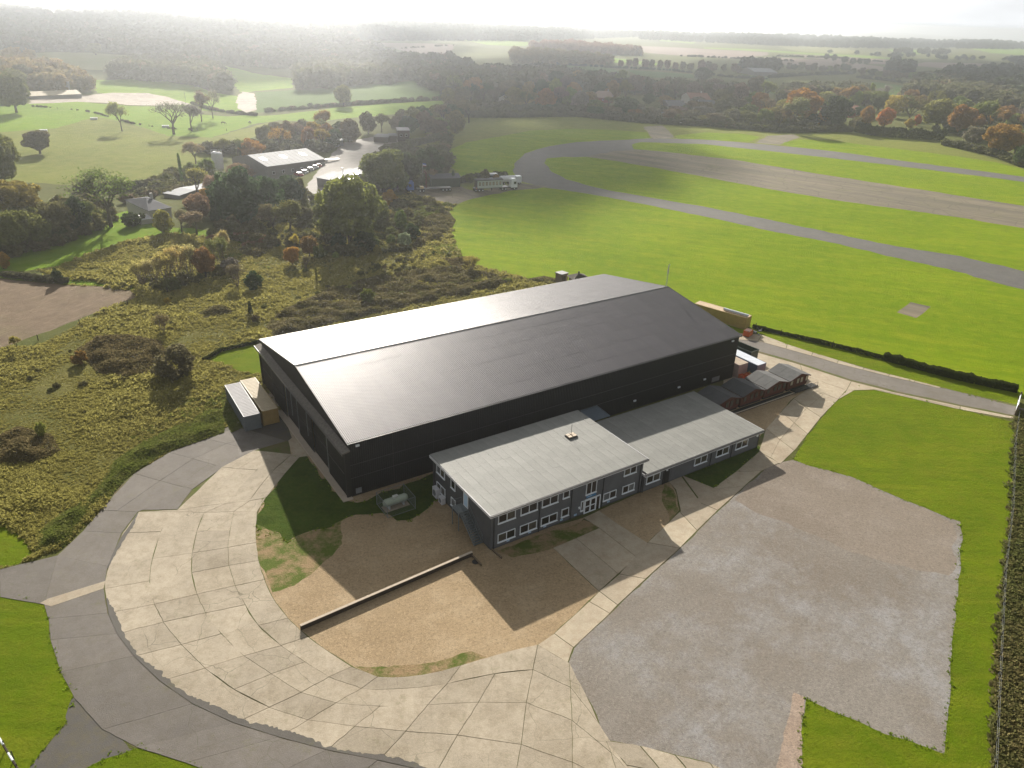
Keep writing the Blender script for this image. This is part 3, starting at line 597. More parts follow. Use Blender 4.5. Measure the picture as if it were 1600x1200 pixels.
# ------------------------------------------------------------------ the hangar
HL, HW, HE, HR = 72.7, 37.65, 8.38, 11.39
hg = empty('aircraft_hangar', HB, YAW, label='huge black aircraft hangar with a corrugated gable roof, at the centre', cat='hangar')
def ribbed(L, H, pitch=.3, depth=.04):
    """wall panel in x-z, ribs standing out towards -y"""
    vs_, fs_ = [], []; n = max(1, int(round(L/pitch))); p = L/n; xs = []
    for i in range(n): xs += [(i*p, 0), (i*p+p*.55, 0), (i*p+p*.65, -depth), (i*p+p*.9, -depth)]
    xs.append((L, 0))
    for z in (0, H): vs_ += [(x, y, z) for x, y in xs]
    k = len(xs); fs_ = [(i, i+1, k+i+1, k+i) for i in range(k-1)]
    n0 = len(vs_)
    vs_ += [(0, .06, 0), (L, .06, 0), (L, .06, H), (0, .06, H)]; fs_ += [(n0+1, n0, n0+3, n0+2), (n0, 0, k, n0+3), (k-1, n0+1, n0+2, 2*k-1)]
    # caps
    fs_ += [tuple(range(k))[::-1]+(n0, n0+1)[:0], tuple(range(k, 2*k))]
    m = MB(); m.add(vs_, fs_); return m
def dupmesh(name, me, parent, loc, rz=None): return link(name, me, parent, loc, rz)
rows = [(0.25, 2.86), (2.90, 4.86), (4.90, HE-.05)]
NB = 12; bw = HL/NB
for z0, z1 in rows:
    me = ribbed(bw-.03, z1-z0).mesh('wall_panel', M['blackwall'])
    for i in range(NB):
        dupmesh('wall_panel', me, hg, (i*bw+.015, 0, z0)); dupmesh('wall_panel', me, hg, ((i+1)*bw-.015, HW, z0), math.pi)
for z in (2.88, 4.88):
    MB().box(0, HL, -.07, -.02, z-.03, z+.03).build('cladding_rail', M['rail_grey'], hg)
box('plinth', (-.1, HL+.1, .02, .2, 0, .25), M['blackdoor'], hg)
box('plinth', (-.1, HL+.1, HW-.2, HW-.02, 0, .25), M['blackdoor'], hg)
for e in (0, 1):   # gable ends above the doors
    x0, x1 = ((0.0, .12) if e == 0 else (HL-.12, HL))
    m = MB(); m.prism([(0.05, 7.2), (HW-.05, 7.2), (HW-.05, HE-.05), (HW/2, HR-.08), (.05, HE-.05)], x0, x1, 'x')
    for k in range(1, 96):
        y = k*HW/96; top = HE+(HR-HE)*(1-abs(y-HW/2)/(HW/2))-.15
        m.box(x0-.03 if e == 0 else x1, x0 if e == 0 else x1+.03, y, y+.12, 7.22, top)
    m.build('gable_panel', M['blackdoor'], hg)
NLV = 6; lw = (HW-1.0)/NLV
for i in range(NLV):     # six sliding door leaves
    y0 = .5+i*lw; off = -.35 if i % 2 else -.62
    lf = ribbed(lw-.02, 6.85, .34, .05).mesh('door_leaf', M['blackdoor'])
    o = dupmesh('door_leaf', lf, hg, (off, y0+lw-.01, .2), -math.pi/2)
    MB().box(0, lw, -.09, -.03, 3.3, 3.36).build('leaf_rail', M['trim'], o)
    MB().box(.02, .10, -.11, -.03, .2, 6.6).build('leaf_edge', M['strip'] if i in (0, 2, 3) else M['trim'], o)
lfb = ribbed(HW-.4, 7.0, .34, .05).build('rear_door', M['blackdoor'], hg, loc=(HL, .2, .15), rz=math.pi/2)
m = MB(); m.prism([(-1.05, 6.95), (.0, 7.15), (.0, 7.4), (-1.05, 7.12)], -.35, HW+.9, 'y'); m.build('door_canopy', M['lichen'], hg)
m = MB(); m.prism([(-1.10, 6.78), (-1.04, 6.78), (-1.04, 7.16), (-1.10, 7.16)], -.4, HW+.95, 'y'); m.build('canopy_gutter', M['trim'], hg)
for y in (.12, HW-.12): MB().box(-.7, 0, y-.14, y+.14, 0, 7.0).build('door_post', M['blackdoor'], hg)
m = MB(); m.box(-1.5, -.1, -.6, HW+1.2, -.02, .1); m.box(-1.55, -1.35, -.6, HW+1.2, .1, .22); m.build('door_track', M['kerb'], hg)
for yy in (21.2, 14.3): MB().box(-.80, -.72, yy-.06, yy+.06, 2.2, 6.7).build('leaf_guide', M['strip'], hg)
# corrugated roof sheets, laid in rows from the eaves up
SL = math.hypot(HW/2+.25, HR-HE); ang = math.atan2(HR-HE, HW/2)
NR, NC = 6, 24; cw = (HL+.5)/NC; rl = SL/NR
def roof_sheet_mesh(pitch=.254):
    n = 12; p = cw/n; prof = []
    for i in range(n): prof += [(i*p, 0), (i*p+.25*p, .0), (i*p+.42*p, .055), (i*p+.75*p, .055), (i*p+.92*p, 0)]
    prof.append((cw+.04, .0))
    k = len(prof); L = rl+.15
    vs_ = [(x, 0, z+.008) for x, z in prof]+[(x, L, z) for x, z in prof]+[(x, 0, z+.0) for x, z in prof]
    fs_ = [(i, i+1, k+i+1, k+i) for i in range(k-1)]+[(2*k+i, 2*k+i+1, i+1, i) for i in range(k-1)]
    m = MB(); m.add(vs_, fs_); return m.mesh('roof_sheet', M['roof'])
rs_ = roof_sheet_mesh()
cnt = 0
for side in (0, 1):
    for r in range(NR):
        for c in range(NC):
            s0 = r*rl
            o = link('roof_sheet', rs_, hg)
            jz = random.uniform(0, .012)
            if side == 0:
                o.location = (-.25+c*cw, -.25+s0*math.cos(ang), HE-.02+s0*math.sin(ang)+jz); o.rotation_euler = (ang, 0, 0)
            else:
                o.location = (-.25+(c+1)*cw, HW+.25-s0*math.cos(ang), HE-.02+s0*math.sin(ang)+jz); o.rotation_euler = (ang, 0, math.pi)
m = MB(); m.prism([(HW/2-.42, HR-.01), (HW/2, HR+.17), (HW/2+.42, HR-.01), (HW/2, HR+.08)], -.3, HL+.3, 'x'); m.build('ridge_cap', M['trim'], hg)
for x in (-.32, HL+.27):
    m = MB(); m.prism([(-.3, HE-.22), (HW/2, HR-.12), (HW+.3, HE-.22), (HW+.3, HE+.03), (HW/2, HR+.12), (-.3, HE+.03)], x, x+.06, 'x'); m.build('verge_trim', M['trim'], hg)
for y in (-.42, HW+.26): MB().box(-.3, HL+.3, y, y+.16, HE-.18, HE-.04).build('eaves_gutter', M['trim'], hg)
def lamp(x, y, z, nm='floodlight'):
    m = MB(); m.box(x-.25, x+.25, y-.28, y-.12, z-.14, z+.14); m.box(x-.05, x+.05, y-.12, y+.02, z-.05, z+.05); m.build(nm, M['white'], hg)
lamp(1.1, -.03, 7.7); lamp(70.9, -.03, 7.7)
for x in (49, 59, 65.2): lamp(x, -.03, 1.6, 'wall_light')
MB().box(.5, 1.3, -.10, -.04, .35, 1.15).build('wall_vent', M['strip'], hg)
MB().box(67.3, 69.2, -.09, -.045, .4, 1.3).build('wall_vent', M['strip'], hg)
# lean-to canopy between the offices and the hangar wall
lt = empty('lean_to_roof', bf(37.2, -3.9, 0), YAW, label='small blue-grey corrugated lean-to roof between the offices and the hangar wall', cat='lean-to')
m = MB()
for i in range(14): m.add([(i*.24, 0, 2.9), (i*.24+.14, 0, 2.9), (i*.24+.14, 3.3, 3.15), (i*.24, 3.3, 3.15)], [(0, 1, 2, 3)]); m.add([(i*.24+.14, 0, 2.95), (i*.24+.24, 0, 2.95), (i*.24+.24, 3.3, 3.2), (i*.24+.14, 3.3, 3.2)], [(0, 1, 2, 3)])
m.box(0, 3.36, 0, 3.3, 2.84, 2.88); m.build('roof_sheet', plain('bluegrey_sheet', (.14, .18, .22), .45, .5), lt)
for p_ in ((.1, .1), (3.2, .1), (.1, 3.1), (3.2, 3.1)): MB().box(p_[0]-.06, p_[0]+.06, p_[1]-.06, p_[1]+.06, 0, 2.84).build('post', M['trim'], lt)
# lattice mast on the ridge end
ms = empty('antenna_mast', bf(HL-.25, HW/2, HR+.05), YAW, label='thin pale lattice mast with antennas on the far end of the hangar ridge', cat='mast')
m = MB()
for k in range(3):
    a = k*2*math.pi/3; m.tube([(.13*math.cos(a), .13*math.sin(a), 0), (.13*math.cos(a), .13*math.sin(a), 3.6)], .025, 4)
for j in range(12):
    a = j*2*math.pi/3; b = a+2*math.pi/3
    m.tube([(.13*math.cos(a), .13*math.sin(a), j*.3), (.13*math.cos(b), .13*math.sin(b), j*.3+.3)], .015, 4)
m.build('lattice', M['lightmetal'], ms)
MB().tube([(.0, 0, 2.6), (.0, 0, 4.3), (.12, 0, 4.55), (.3, 0, 4.4)], [.07, .09, .12, .07], 8).build('antenna', M['lightmetal'], ms)
MB().tube([(.22, .1, 2.7), (.22, .1, 3.3)], .09, 8).build('sensor', M['strip'], ms)

# ------------------------------------------------------------------ offices
def window(parent, x0, x1, z0, z1, face, n=2, glass='glass', name='window'):
    """face: ('y', y0) looks to -y along x; ('x', x0) looks to -x along y"""
    ax, p = face
    def B(m, a0, a1, d0, d1, c0, c1):
        if ax == 'y': m.box(a0, a1, p-d1, p-d0, c0, c1)
        else: m.box(p-d1, p-d0, a0, a1, c0, c1)
    t = .085; m = MB()
    B(m, x0, x1, -.02, .09, z1-t, z1); B(m, x0, x1, -.02, .09, z0, z0+t)
    B(m, x0, x0+t, -.02, .088, z0+t, z1-t); B(m, x1-t, x1, -.02, .088, z0+t, z1-t)
    w = m.build(name, M['white'], parent)
    for k in range(1, n):
        xm = x0+(x1-x0)*k/n; m = MB(); B(m, xm-t*.55, xm+t*.55, -.02, .086, z0+t, z1-t); m.build('mullion', M['white'], w)
    for k in range(n):
        a = x0+(x1-x0)*k/n; b = x0+(x1-x0)*(k+1)/n
        m = MB(); B(m, a+t*.5, b-t*.5, .0, .035, z0+t, z1-t); m.build('pane', M[glass if random.random() < .72 else ('dimglass' if random.random() < .6 else 'blindglass')], w)  # paler panes: window reflections put into the glass colour, plus blinds
    m = MB(); B(m, x0-.06, x1+.06, -.02, .15, z0-.08, z0); m.build('sill', M['white'], w)
    return w
def boards(parent, length, z0, z1, face, mat, name='weatherboarding', a0=0.0):
    ax, p = face; m = MB(); z = z0; h = .17
    while z < z1-.01:
        t = min(z+h, z1)
        pr = [(p-.045, z), (p, z), (p, t), (p-.012, t)]
        if ax == 'y': m.prism([(q[0], q[1]) for q in pr], a0, a0+length, 'x')
        else: m.prism([(q[0], q[1]) for q in pr], a0, a0+length, 'y')
        z += h
    o = m.build(name, mat, parent); o['kind'] = 'stuff'; return o
OU0, OU1, OV0, OV1, OH = 9.95, 33.85, -18.6, -3.95, 5.2
of = empty('office_block', bf(0, 0), YAW, label='two-storey grey boarded office block with flat pale felt roof and outside stair', cat='office building')
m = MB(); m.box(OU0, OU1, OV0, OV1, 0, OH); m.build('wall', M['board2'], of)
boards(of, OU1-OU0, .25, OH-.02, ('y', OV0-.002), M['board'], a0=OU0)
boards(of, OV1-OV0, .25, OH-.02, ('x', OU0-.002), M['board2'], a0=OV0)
def flat_roof(parent, u0, u1, v0, v1, z, zb, mat, rows_, cols):
    """felt laid in strips; each strip piece is its own part"""
    m = MB(); m.prism([(v0, z-.3), (v1, zb-.3), (v1, zb), (v0, z)], u0, u1, 'x'); m.build('roof_deck', M['trim'], parent)
    cw_ = (u1-u0)/cols
    sl = (zb-z)/(v1-v0)
    for c in range(cols):
        cuts = sorted([v0]+[v0+(v1-v0)*(k+random.uniform(-.28, .28))/rows_ for k in range(1, rows_)]+[v1])
        for a, b in zip(cuts[:-1], cuts[1:]):
            h = random.uniform(.008, .022)
            m = MB(); x0 = u0+c*cw_+.008; x1 = u0+(c+1)*cw_-.008
            za = z+sl*(a-v0)+.002; zc = z+sl*(b-v0)+.002; cx, cy = (x0+x1)/2, (a+b)/2
            m.add([(x0-cx, a-cy+.006, 0), (x1-cx, a-cy+.006, 0), (x1-cx, b-cy, zc-za), (x0-cx, b-cy, zc-za), (x0-cx, a-cy+.006, h), (x1-cx, a-cy+.006, h), (x1-cx, b-cy, zc-za+h), (x0-cx, b-cy, zc-za+h)],
                  [(0,3,2,1),(4,5,6,7),(0,1,5,4),(1,2,6,5),(2,3,7,6),(3,0,4,7)])
            m.build('felt_strip', mat, parent, loc=(cx, cy, za))
flat_roof(of, OU0-.35, OU1+.35, OV0-.45, OV1+.25, 5.42, 5.56, M['felt'], 3, 22)
def fascia(parent, u0, u1, v0, v1, z0, z1, zb=0):
    for b in ((u0-.03, u1+.03, v0-.06, v0, z0, z1), (u0-.06, u0, v0, v1, z0+.05, z1+.06), (u1, u1+.06, v0, v1, z0+.05, z1+.06)):
        box('fascia', b, M['fascia'], parent)
    MB().box(u0-.03, u1+.03, v0-.20, v0-.065, z1-.10, z1+.015).build('gutter', M['downpipe'], parent)
    MB().box(u0-.02, u1+.02, v0-.055, v0+.07, z1+.002, z1+.05).build('roof_edge_trim', M['downpipe'], parent)
fascia(of, OU0-.35, OU1+.35, OV0-.45, OV1+.25, 5.06, 5.42)
F = ('y', OV0-.045)
for a, b in ((10.9, 13.35), (14.1, 16.55), (17.25, 19.7)):
    window(of, a, b, 3.6, 4.8, F); window(of, a, b+.05, .78, 2.0, F)
window(of, 20.45, 21.45, 3.75, 4.85, F, 1); window(of, 20.4, 21.55, .9, 2.1, F, 1)
window(of, 30.45, 32.6, 3.75, 4.95, F); window(of, 27.2, 29.4, .9, 2.05, F); window(of, 30.5, 32.6, .9, 2.05, F)
window(of, 24.15, 25.85, 2.98, 4.98, F, 2, name='tall_window')
E = ('x', OU0-.045)
window(of, -7.3, -5.15, 3.6, 4.8, E); window(of, -7.4, -5.1, .85, 2.1, E)
window(of, -10.1, -9.0, 3.5, 4.8, E, 1); window(of, -10.15, -9.0, .8, 2.0, E, 1)
# entrance: double glazed doors with a side light
dr = MB(); Y = OV0-.05
for b in ((24.05, 26.7, 2.12, 2.24), (24.05, 24.16, .05, 2.12), (26.58, 26.7, .05, 2.12), (25.95, 26.05, .05, 2.12)): dr.box(b[0], b[1], Y-.1, Y+.02, b[2], b[3])
dr = dr.build('entrance_door', M['white'], of)
for a, b in ((24.16, 25.04), (25.08, 25.95)):
    m = MB()
    for q in ((a, b, .05, .22), (a, b, 1.02, 1.14), (a, b, 2.0, 2.12), (a, a+.09, .22, 2.0), (b-.09, b, .22, 2.0)): m.box(q[0], q[1], Y-.075, Y, q[2], q[3])
    m.build('door_leaf', M['white'], dr)
    for z0, z1 in ((.22, 1.02), (1.14, 2.0)): MB().box(a+.09, b-.09, Y-.035, Y-.001, z0, z1).build('pane', M['glass'], dr)
MB().box(26.05, 26.58, Y-.035, Y-.001, .05, 2.12).build('pane', M['glass'], dr)
window(of, 23.5, 23.95, .7, 2.2, F, 1, name='side_light')
m = MB(); m.box(24.3, 25.9, Y-.04, Y, 2.42, 2.76); sg = m.build('sign_board', M['blue'], of)
MB().box(24.42, 25.2, Y-.048, Y-.041, 2.56, 2.64).build('sign_print', M['paleblue'], sg)
for x in (12.2, 15.4, 17.7, 20.3, 22.5, 28.0):
    z = .38 if x != 22.5 else .3
    pb = MB().box(x, x+.42, Y-.03, Y, z, z+.26).build('plaque', M['paleblue'], of); MB().box(x+.03, x+.39, Y-.036, Y-.031, z+.16, z+.22).build('plaque_print', M['blue'], pb)
for x in (10.3, 16.9, 21.85, 27.0, 33.4): MB().tube([(x, OV0-.14, .05), (x, OV0-.14, 5.05)], .055, 6).build('downpipe', M['downpipe'], of)
MB().tube([(OU0-.12, -4.45, .05), (OU0-.12, -4.45, 5.05)], .055, 6).build('downpipe', M['downpipe'], of)
m = MB(); m.box(23.1, 23.35, Y-.14, Y, 1.2, 1.5); m.build('intercom', M['white'], of)
for x in (13.5, 22.2, 28.6): MB().box(x, x+.22, Y-.16, Y, 4.82, 4.98).build('camera_light', M['lightmetal'], of)
ud = MB().box(OU0-.11, OU0-.045, -13.35, -12.2, 2.74, 4.75).build('upper_door', M['white'], of)
MB().box(OU0-.13, OU0-.111, -13.2, -12.4, 2.95, 4.6).build('door_panel', M['paleblue'], ud)
for cc, (v_, z0, z1, w_) in enumerate(((-6.2, .1, 1.5, 1.15), (-7.7, .05, 1.0, .95))):
    ac = MB(); ac.box(9.2, 9.75, v_, v_+w_, z0, z1); ac = ac.build('air_conditioning_unit', M['fascia'])
    ac.location = HB; ac.rotation_euler = (0, 0, YAW)
    tag(ac, ['larger white air-conditioning unit below the end window of the office block', 'smaller low white air-conditioning unit beside the larger one'][cc], 'air conditioner', 'air-conditioning units by the office end wall')
    m = MB(); m.tube([(9.195, v_+w_*.5, z0+(z1-z0)*.5), (9.17, v_+w_*.5, z0+(z1-z0)*.5)], .36*(z1-z0)/1.4+.08, 14); m.build('fan_grille', M['strip'], ac)
# outside stair
st = empty('outside_stair', HB, YAW, label='grey steel outside stair up to the white door on the office end wall', cat='staircase')
m = MB(); m.box(8.45, 9.88, -13.45, -11.75, 2.6, 2.7); m.build('landing', M['stair'], st)
nstep = 14
for i in range(nstep):
    t = (i+.5)/nstep; y = -13.45-t*3.5; z = 2.6*(1-t)
    MB().box(8.72, 9.82, y-.14, y+.14, z-.03, z+.03).build('tread', M['stair'], st)
for x in (8.68, 9.86): MB().prism([(-13.45, 2.45), (-13.45, 2.72), (-16.98, .12), (-16.98, -.0), (-16.8, 0)], x-.025, x+.025, 'x').build('stringer', M['stair'], st)
def rail(pts, x=None):
    m = MB(); m.tube([(p[0], p[1], p[2]+1.0) for p in pts], .035, 5); m.tube([(p[0], p[1], p[2]+.55) for p in pts], .02, 4)
    for a, b in zip(pts[:-1], pts[1:]):
        k = max(1, int(math.dist(a, b)/.9))
        for j in range(k+1):
            q = [a[i]+(b[i]-a[i])*j/k for i in range(3)]; m.tube([q, (q[0], q[1], q[2]+1.0)], .02, 4)
    m.build('handrail', M['stair'], st)
rail([(8.68, -13.45, 2.65), (8.68, -16.95, .05)]); rail([(9.86, -13.45, 2.65), (9.86, -16.95, .05)])
rail([(8.48, -13.4, 2.65), (8.48, -11.8, 2.65), (9.8, -11.8, 2.65)])
for x, y in ((8.5, -11.8), (8.5, -13.4), (9.8, -13.4)): MB().box(x-.05, x+.05, y-.05, y+.05, 0, 2.6).build('post', M['stair'], st)
# antenna with paving ballast on the office roof
ab = empty('roof_aerial', bf(28.7, -9.3, 5.52), YAW, label='thin aerial held down by four buff paving slabs on the office roof', cat='aerial')
m = MB(); m.box(-.75, .75, -.55, .55, .02, .16); m.build('ballast_tray', M['trim'], ab)
for x, y in ((-.68, -.48), (.06, -.48), (-.68, .05), (.06, .05)): MB().box(x, x+.6, y, y+.44, .16, .28).build('ballast_slab', M['c_tan_t'], ab)
MB().tube([(0, 0, .1), (0, 0, 1.9)], .03, 5).build('rod', M['downpipe'], ab)
# ---- single-storey annex
an = empty('office_annex', bf(0, 0), YAW, label='long single-storey grey office annex with pale felt roof, beside the two-storey block', cat='office annex')
AU0, AU1, AV0, AV1, AH = 33.92, 57.3, -18.8, -5.0, 2.72
MB().box(AU0, AU1, AV0, AV1, 0, AH).build('wall', M['board2'], an)
boards(an, AU1-AU0, .2, AH-.02, ('y', AV0-.002), M['board'], a0=AU0)
boards(an, AV1-AV0, .2, AH-.02, ('x', AU1+.048), M['board'], a0=AV0)
flat_roof(an, AU0+.45, AU1+.45, AV0-.35, AV1+.35, 3.02, 3.14, M['felt'], 2, 21)
fascia(an, AU0+.0, AU1+.45, AV0-.35, AV1+.35, 2.66, 3.0)
F2 = ('y', AV0-.045)
for a, b in ((34.55, 37.05), (43.7, 46.2), (48.1, 50.7), (52.2, 54.8)): window(an, a, b, 1.18, 2.36, F2)
MB().box(37.95, 38.9, AV0-.09, AV0-.045, .05, 2.3).build('door', M['blackwall'], an)
MB().box(39.2, 42.6, AV0-.075, AV0-.045, .2, 2.5).build('flush_panel', M['board'], an)
for x in (34.0, 37.7, 47.0, 51.35, 57.15): MB().tube([(x, AV0-.14, .05), (x, AV0-.14, 2.65)], .055, 6).build('downpipe', M['downpipe'], an)
MB().box(38.1, 38.4, AV0-.2, AV0-.1, 2.2, 2.4).build('wall_light', M['white'], an); MB().box(56.6, 56.9, AV0-.2, AV0-.05, 2.15, 2.4).build('wall_light', M['white'], an)

# ------------------------------------------------------------------ gas tank in its cage, low walls
tk = empty('gas_tank', bf(4.0, -4.75), YAW, label='pale green horizontal gas tank on two feet, inside the wire cage', cat='gas tank')
prof = [(-1.75, .05), (-1.68, .3), (-1.5, .46), (-1.3, .52), (1.3, .52), (1.5, .46), (1.68, .3), (1.75, .05)]
MB().tube([(x, 0, .95) for x, _ in prof], [r for _, r in prof], 18).build('vessel', M['tank'], tk, smooth=False)
m = MB(); m.box(-.35, .35, -.22, .22, 1.4, 1.66); m.build('valve_cover', M['tankwhite'], tk)
for x in (-1.0, 1.0): MB().box(x-.08, x+.08, -.4, .4, 0, .62).build('foot', M['lightmetal'], tk)
MB().box(-1.7, 1.7, -.7, .7, 0, .06).build('base_slab', M['conc_path'], tk)
cg = empty('tank_cage', bf(4.0, -4.9), YAW, label='open wire-mesh cage around the pale green gas tank', cat='cage')
X0, X1, Y0, Y1, Z1 = -1.95, 1.95, -1.7, 1.7, 1.9
for x, y in ((X0, Y0), (X1, Y0), (X0, Y1), (X1, Y1)): MB().tube([(x, y, 0), (x, y, Z1)], .045, 5).build('post', M['stair'], cg)
for a, b in (((X0, Y0), (X1, Y0)), ((X1, Y0), (X1, Y1)), ((X1, Y1), (X0, Y1)), ((X0, Y1), (X0, Y0))):
    m = MB(); m.tube([(*a, Z1), (*b, Z1)], .035, 4); m.tube([(*a, .08), (*b, .08)], .03, 4)
    for k in range(1, 22):
        q = [a[i]+(b[i]-a[i])*k/22 for i in (0, 1)]; m.tube([(*q, .08), (*q, Z1)], .006, 3, False)
    for k in range(1, 9): m.tube([(*a, Z1*k/9), (*b, Z1*k/9)], .006, 3, False)
    m.build('mesh_panel', M['stair'], cg)
a = at(470, 984); b = at(738, 868)
def lowwall(name, a, b, h, w, mat, label, cat='wall'):
    d = b-a; L = np.hypot(d[0], d[1]); rz = math.atan2(d[1], d[0]); t = empty(name, a, rz, label=label, cat=cat)
    n = max(1, int(L/2.4))
    for i in range(n): MB().box(i*L/n, (i+1)*L/n-.01, -w/2, w/2, -.05, h-.06).build('panel', M['darktimber'], t)  # dark face: the retaining wall's shade put into its colour
    for i in range(n): MB().box(i*L/n, (i+1)*L/n-.015, -w/2-.04, w/2+.04, h-.058, h).build('coping', mat, t)  # pale top: sunlight put into the retaining wall's coping colour
    return t
lowwall('low_retaining_wall', a, b, .62, .22, M['kerb'], 'long low retaining wall across the gravel yard, face painted shaded, coping painted sunlit', 'retaining wall')
lowwall('path_edging', at(738, 869), at(752, 884), .2, .12, M['timber'], 'short timber edging at the top end of the retaining wall', 'edging')
lowwall('path_edging', at(767, 858), at(784, 873), .2, .1, M['timber'], 'short timber edging running out from the office corner downpipe', 'edging')
mh = MB().tube([(0, 0, 0), (0, 0, .05)], .42, 14).build('manhole_cover', M['downpipe'], loc=at(743, 878)); tag(mh, 'round dark manhole cover in the gravel near the retaining wall end', 'manhole')

# ------------------------------------------------------------------ shipping containers, skip, crates
def container(u, v, z, L, W_, H_, rz, top, side, end, label, door='x1', name='shipping_container', group='shipping containers round the hangar'):
    """corner at (u,v) of the hangar frame; L along local x"""
    t = empty(name, bf(u, v, z), YAW+rz, label=label, cat='container', group=group)
    m = MB(); m.box(.03, L-.03, .03, W_-.03, .08, H_-.05); m.build('body', side, t)
    for yy, s in ((0, 1), (W_, -1)):
        m = MB(); n = int(L/.28)
        for i in range(n):
            x = .15+i*(L-.3)/n
            m.box(x, x+.13, min(yy, yy+s*.028), max(yy, yy+s*.028), .2, H_-.16)
        m.build('corrugated_side', side, t)
    m = MB(); n = int(L/.5)
    m.box(.02, L-.02, .02, W_-.02, H_-.048, H_-.02)
    for i in range(n): x = .2+i*(L-.4)/n; m.box(x, x+.26, .12, W_-.12, H_-.02, H_+.003)
    m.build('roof_panel', top, t)
    for x in (0, L-.12):
        for y in (0, W_-.12): MB().box(x, x+.12, y, y+.12, 0, H_+.01).build('corner_post', side, t)
    for y in (.0, W_-.09):
        MB().box(.12, L-.12, y, y+.09, 0.02, .16).build('bottom_rail', side, t); MB().box(.12, L-.12, y, y+.09, H_-.12, H_).build('top_rail', side, t)
    xd = L if door == 'x1' else 0; s = 1 if door == 'x1' else -1
    for k in (0, 1):
        y0 = .12+k*(W_-.24)/2; m = MB(); a, b = sorted((xd-s*.028, xd+s*.02))
        m.box(a, b, y0+.02, y0+(W_-.24)/2-.02, .14, H_-.13)
        for q in (.3, .8):
            yy = y0+(W_-.24)/2*q; a, b = sorted((xd+s*.02, xd+s*.06)); m.box(a, b, yy-.02, yy+.02, .16, H_-.15)
        m.build('door', end, t)
    a, b = sorted((0 if door == 'x1' else L, (0 if door == 'x1' else L)+(.03 if door == 'x1' else -.03)))
    m = MB(); m.box(a, b, .12, W_-.12, .14, H_-.13); m.build('end_wall', end, t)
    return t
# rz=-90deg: local x runs towards -v
container(-7.15, 35.7, 0, 12.0, 2.44, 2.6, -math.pi/2, M['c_grey'], M['c_grey_d'], M['c_grey_d'], 'grey shipping container with pale grey roof, outer one left of the hangar doors').rotation_euler[2] -= .02
container(-4.55, 36.2, 0, 12.19, 2.44, 2.6, -math.pi/2, M['c_buff'], M['c_buff_d'], M['c_buff_d'], 'buff and ochre shipping container between the grey one and the hangar')
container(76.2, 8.9, 0, 11.2, 2.44, 2.6, -math.pi/2, M['c_blue_t'], M['c_blue'], M['c_lav'], 'blue shipping container with bright pale roof beyond the hangar end')
container(73.35, 4.6, 0, 5.2, 2.44, 2.6, -math.pi/2, M['c_tan_t'], M['c_pink'], M['c_pink'], 'short pinkish shipping container with rusty tan roof, beside the blue one')
container(89.6, 26.4, 0, 12.19, 2.44, 2.6, -1.45+.0, M['c_peach'], M['c_yel'], M['c_yel'], 'yellow shipping container with peach roof on the grass edge behind the hangar').rotation_euler[2] = YAW-1.30
pp = MB().tube([(0, 0, 0), (5.6, 0, 0)], .27, 12).build('roofing_roll', M['c_blue_t'], loc=bf(92.2, 20.4, 2.9), rz=YAW-1.30); tag(pp, 'long pale blue-grey pipe lying on the roof of the yellow container', 'pipe')
sk = empty('open_skip', bf(80.6, 8.6), YAW-math.pi/2+.08, label='dark green open-topped skip beside the lane behind the hangar', cat='skip')
for b in ((0, 5.5, 0, .08, .1, 2.0), (0, 5.5, 2.3, 2.38, .1, 2.0), (0, .08, .08, 2.3, .1, 2.0), (5.42, 5.5, .08, 2.3, .1, 2.0)): box('side_wall', b, M['c_green'], sk)
box('floor', (.08, 5.42, .08, 2.3, .1, .18), M['c_green'], sk)
for x in (.6, 1.8, 3.0, 4.2, 5.0):
    for y in (-.07, 2.38): box('rib', (x, x+.1, y, y+.07, .1, 1.9), M['c_green'], sk)
for b in ((-.04, 5.54, -.06, .0, 1.92, 2.02), (-.04, 5.54, 2.38, 2.44, 1.92, 2.02)): box('rim', b, M['c_green'], sk)
for i, (u_, v_, c_, lb) in enumerate(((73.2, -1.9, 'orange', 'orange plastic crate by the pinkish container, nearest the hangar'), (74.4, -2.1, 'orange', 'orange plastic crate between the hangar crate and the blue container'), (75.7, -2.0, 'c_yel', 'yellow-topped crate beside the orange crates'), (76.9, -2.5, 'shedred2', 'dark red crate in front of the blue container'))):
    cr_ = empty('storage_crate', bf(u_, v_), YAW+.1*i, label=lb, cat='crate', group='crates behind the sheds')
    for b in ((0, 1.05, 0, .05, .05, .95), (0, 1.05, .9, .95, .05, .95), (0, .05, .05, .9, .05, .95), (1.0, 1.05, .05, .9, .05, .95), (0.05, 1.0, .05, .9, .1, .7)): box('crate_side', b, M[c_], cr_)
t = empty('orange_tank', bf(90.2, 11.3), YAW+.3, label='small orange site tank at the corner of the yellow container', cat='tank')
MB().box(0, 1.9, 0, 1.3, .15, 1.2).build('tank_body', M['orange'], t); MB().box(.1, 1.8, .1, 1.2, 1.2, 1.28).build('lid', M['shedred2'], t); MB().box(.1, .3, 0, 1.3, 0, .15).build('skid', M['black'], t); MB().box(1.6, 1.8, 0, 1.3, 0, .15).build('skid', M['black'], t)
t = empty('scrap_heap', bf(93.0, 11.6), YAW, label='small heap of grey scrap beside the orange tank', cat='scrap heap')
for i in range(9):
    a_ = random.uniform(0, 6); q = (random.uniform(0, 1.8), random.uniform(0, 1.4), random.uniform(.1, .5))
    MB().tube([q, (q[0]+math.cos(a_)*.7, q[1]+math.sin(a_)*.7, q[2]+random.uniform(-.1, .4))], random.uniform(.06, .18), 6).build('scrap_piece', M[['strip', 'lightmetal', 'black'][i % 3]], t)

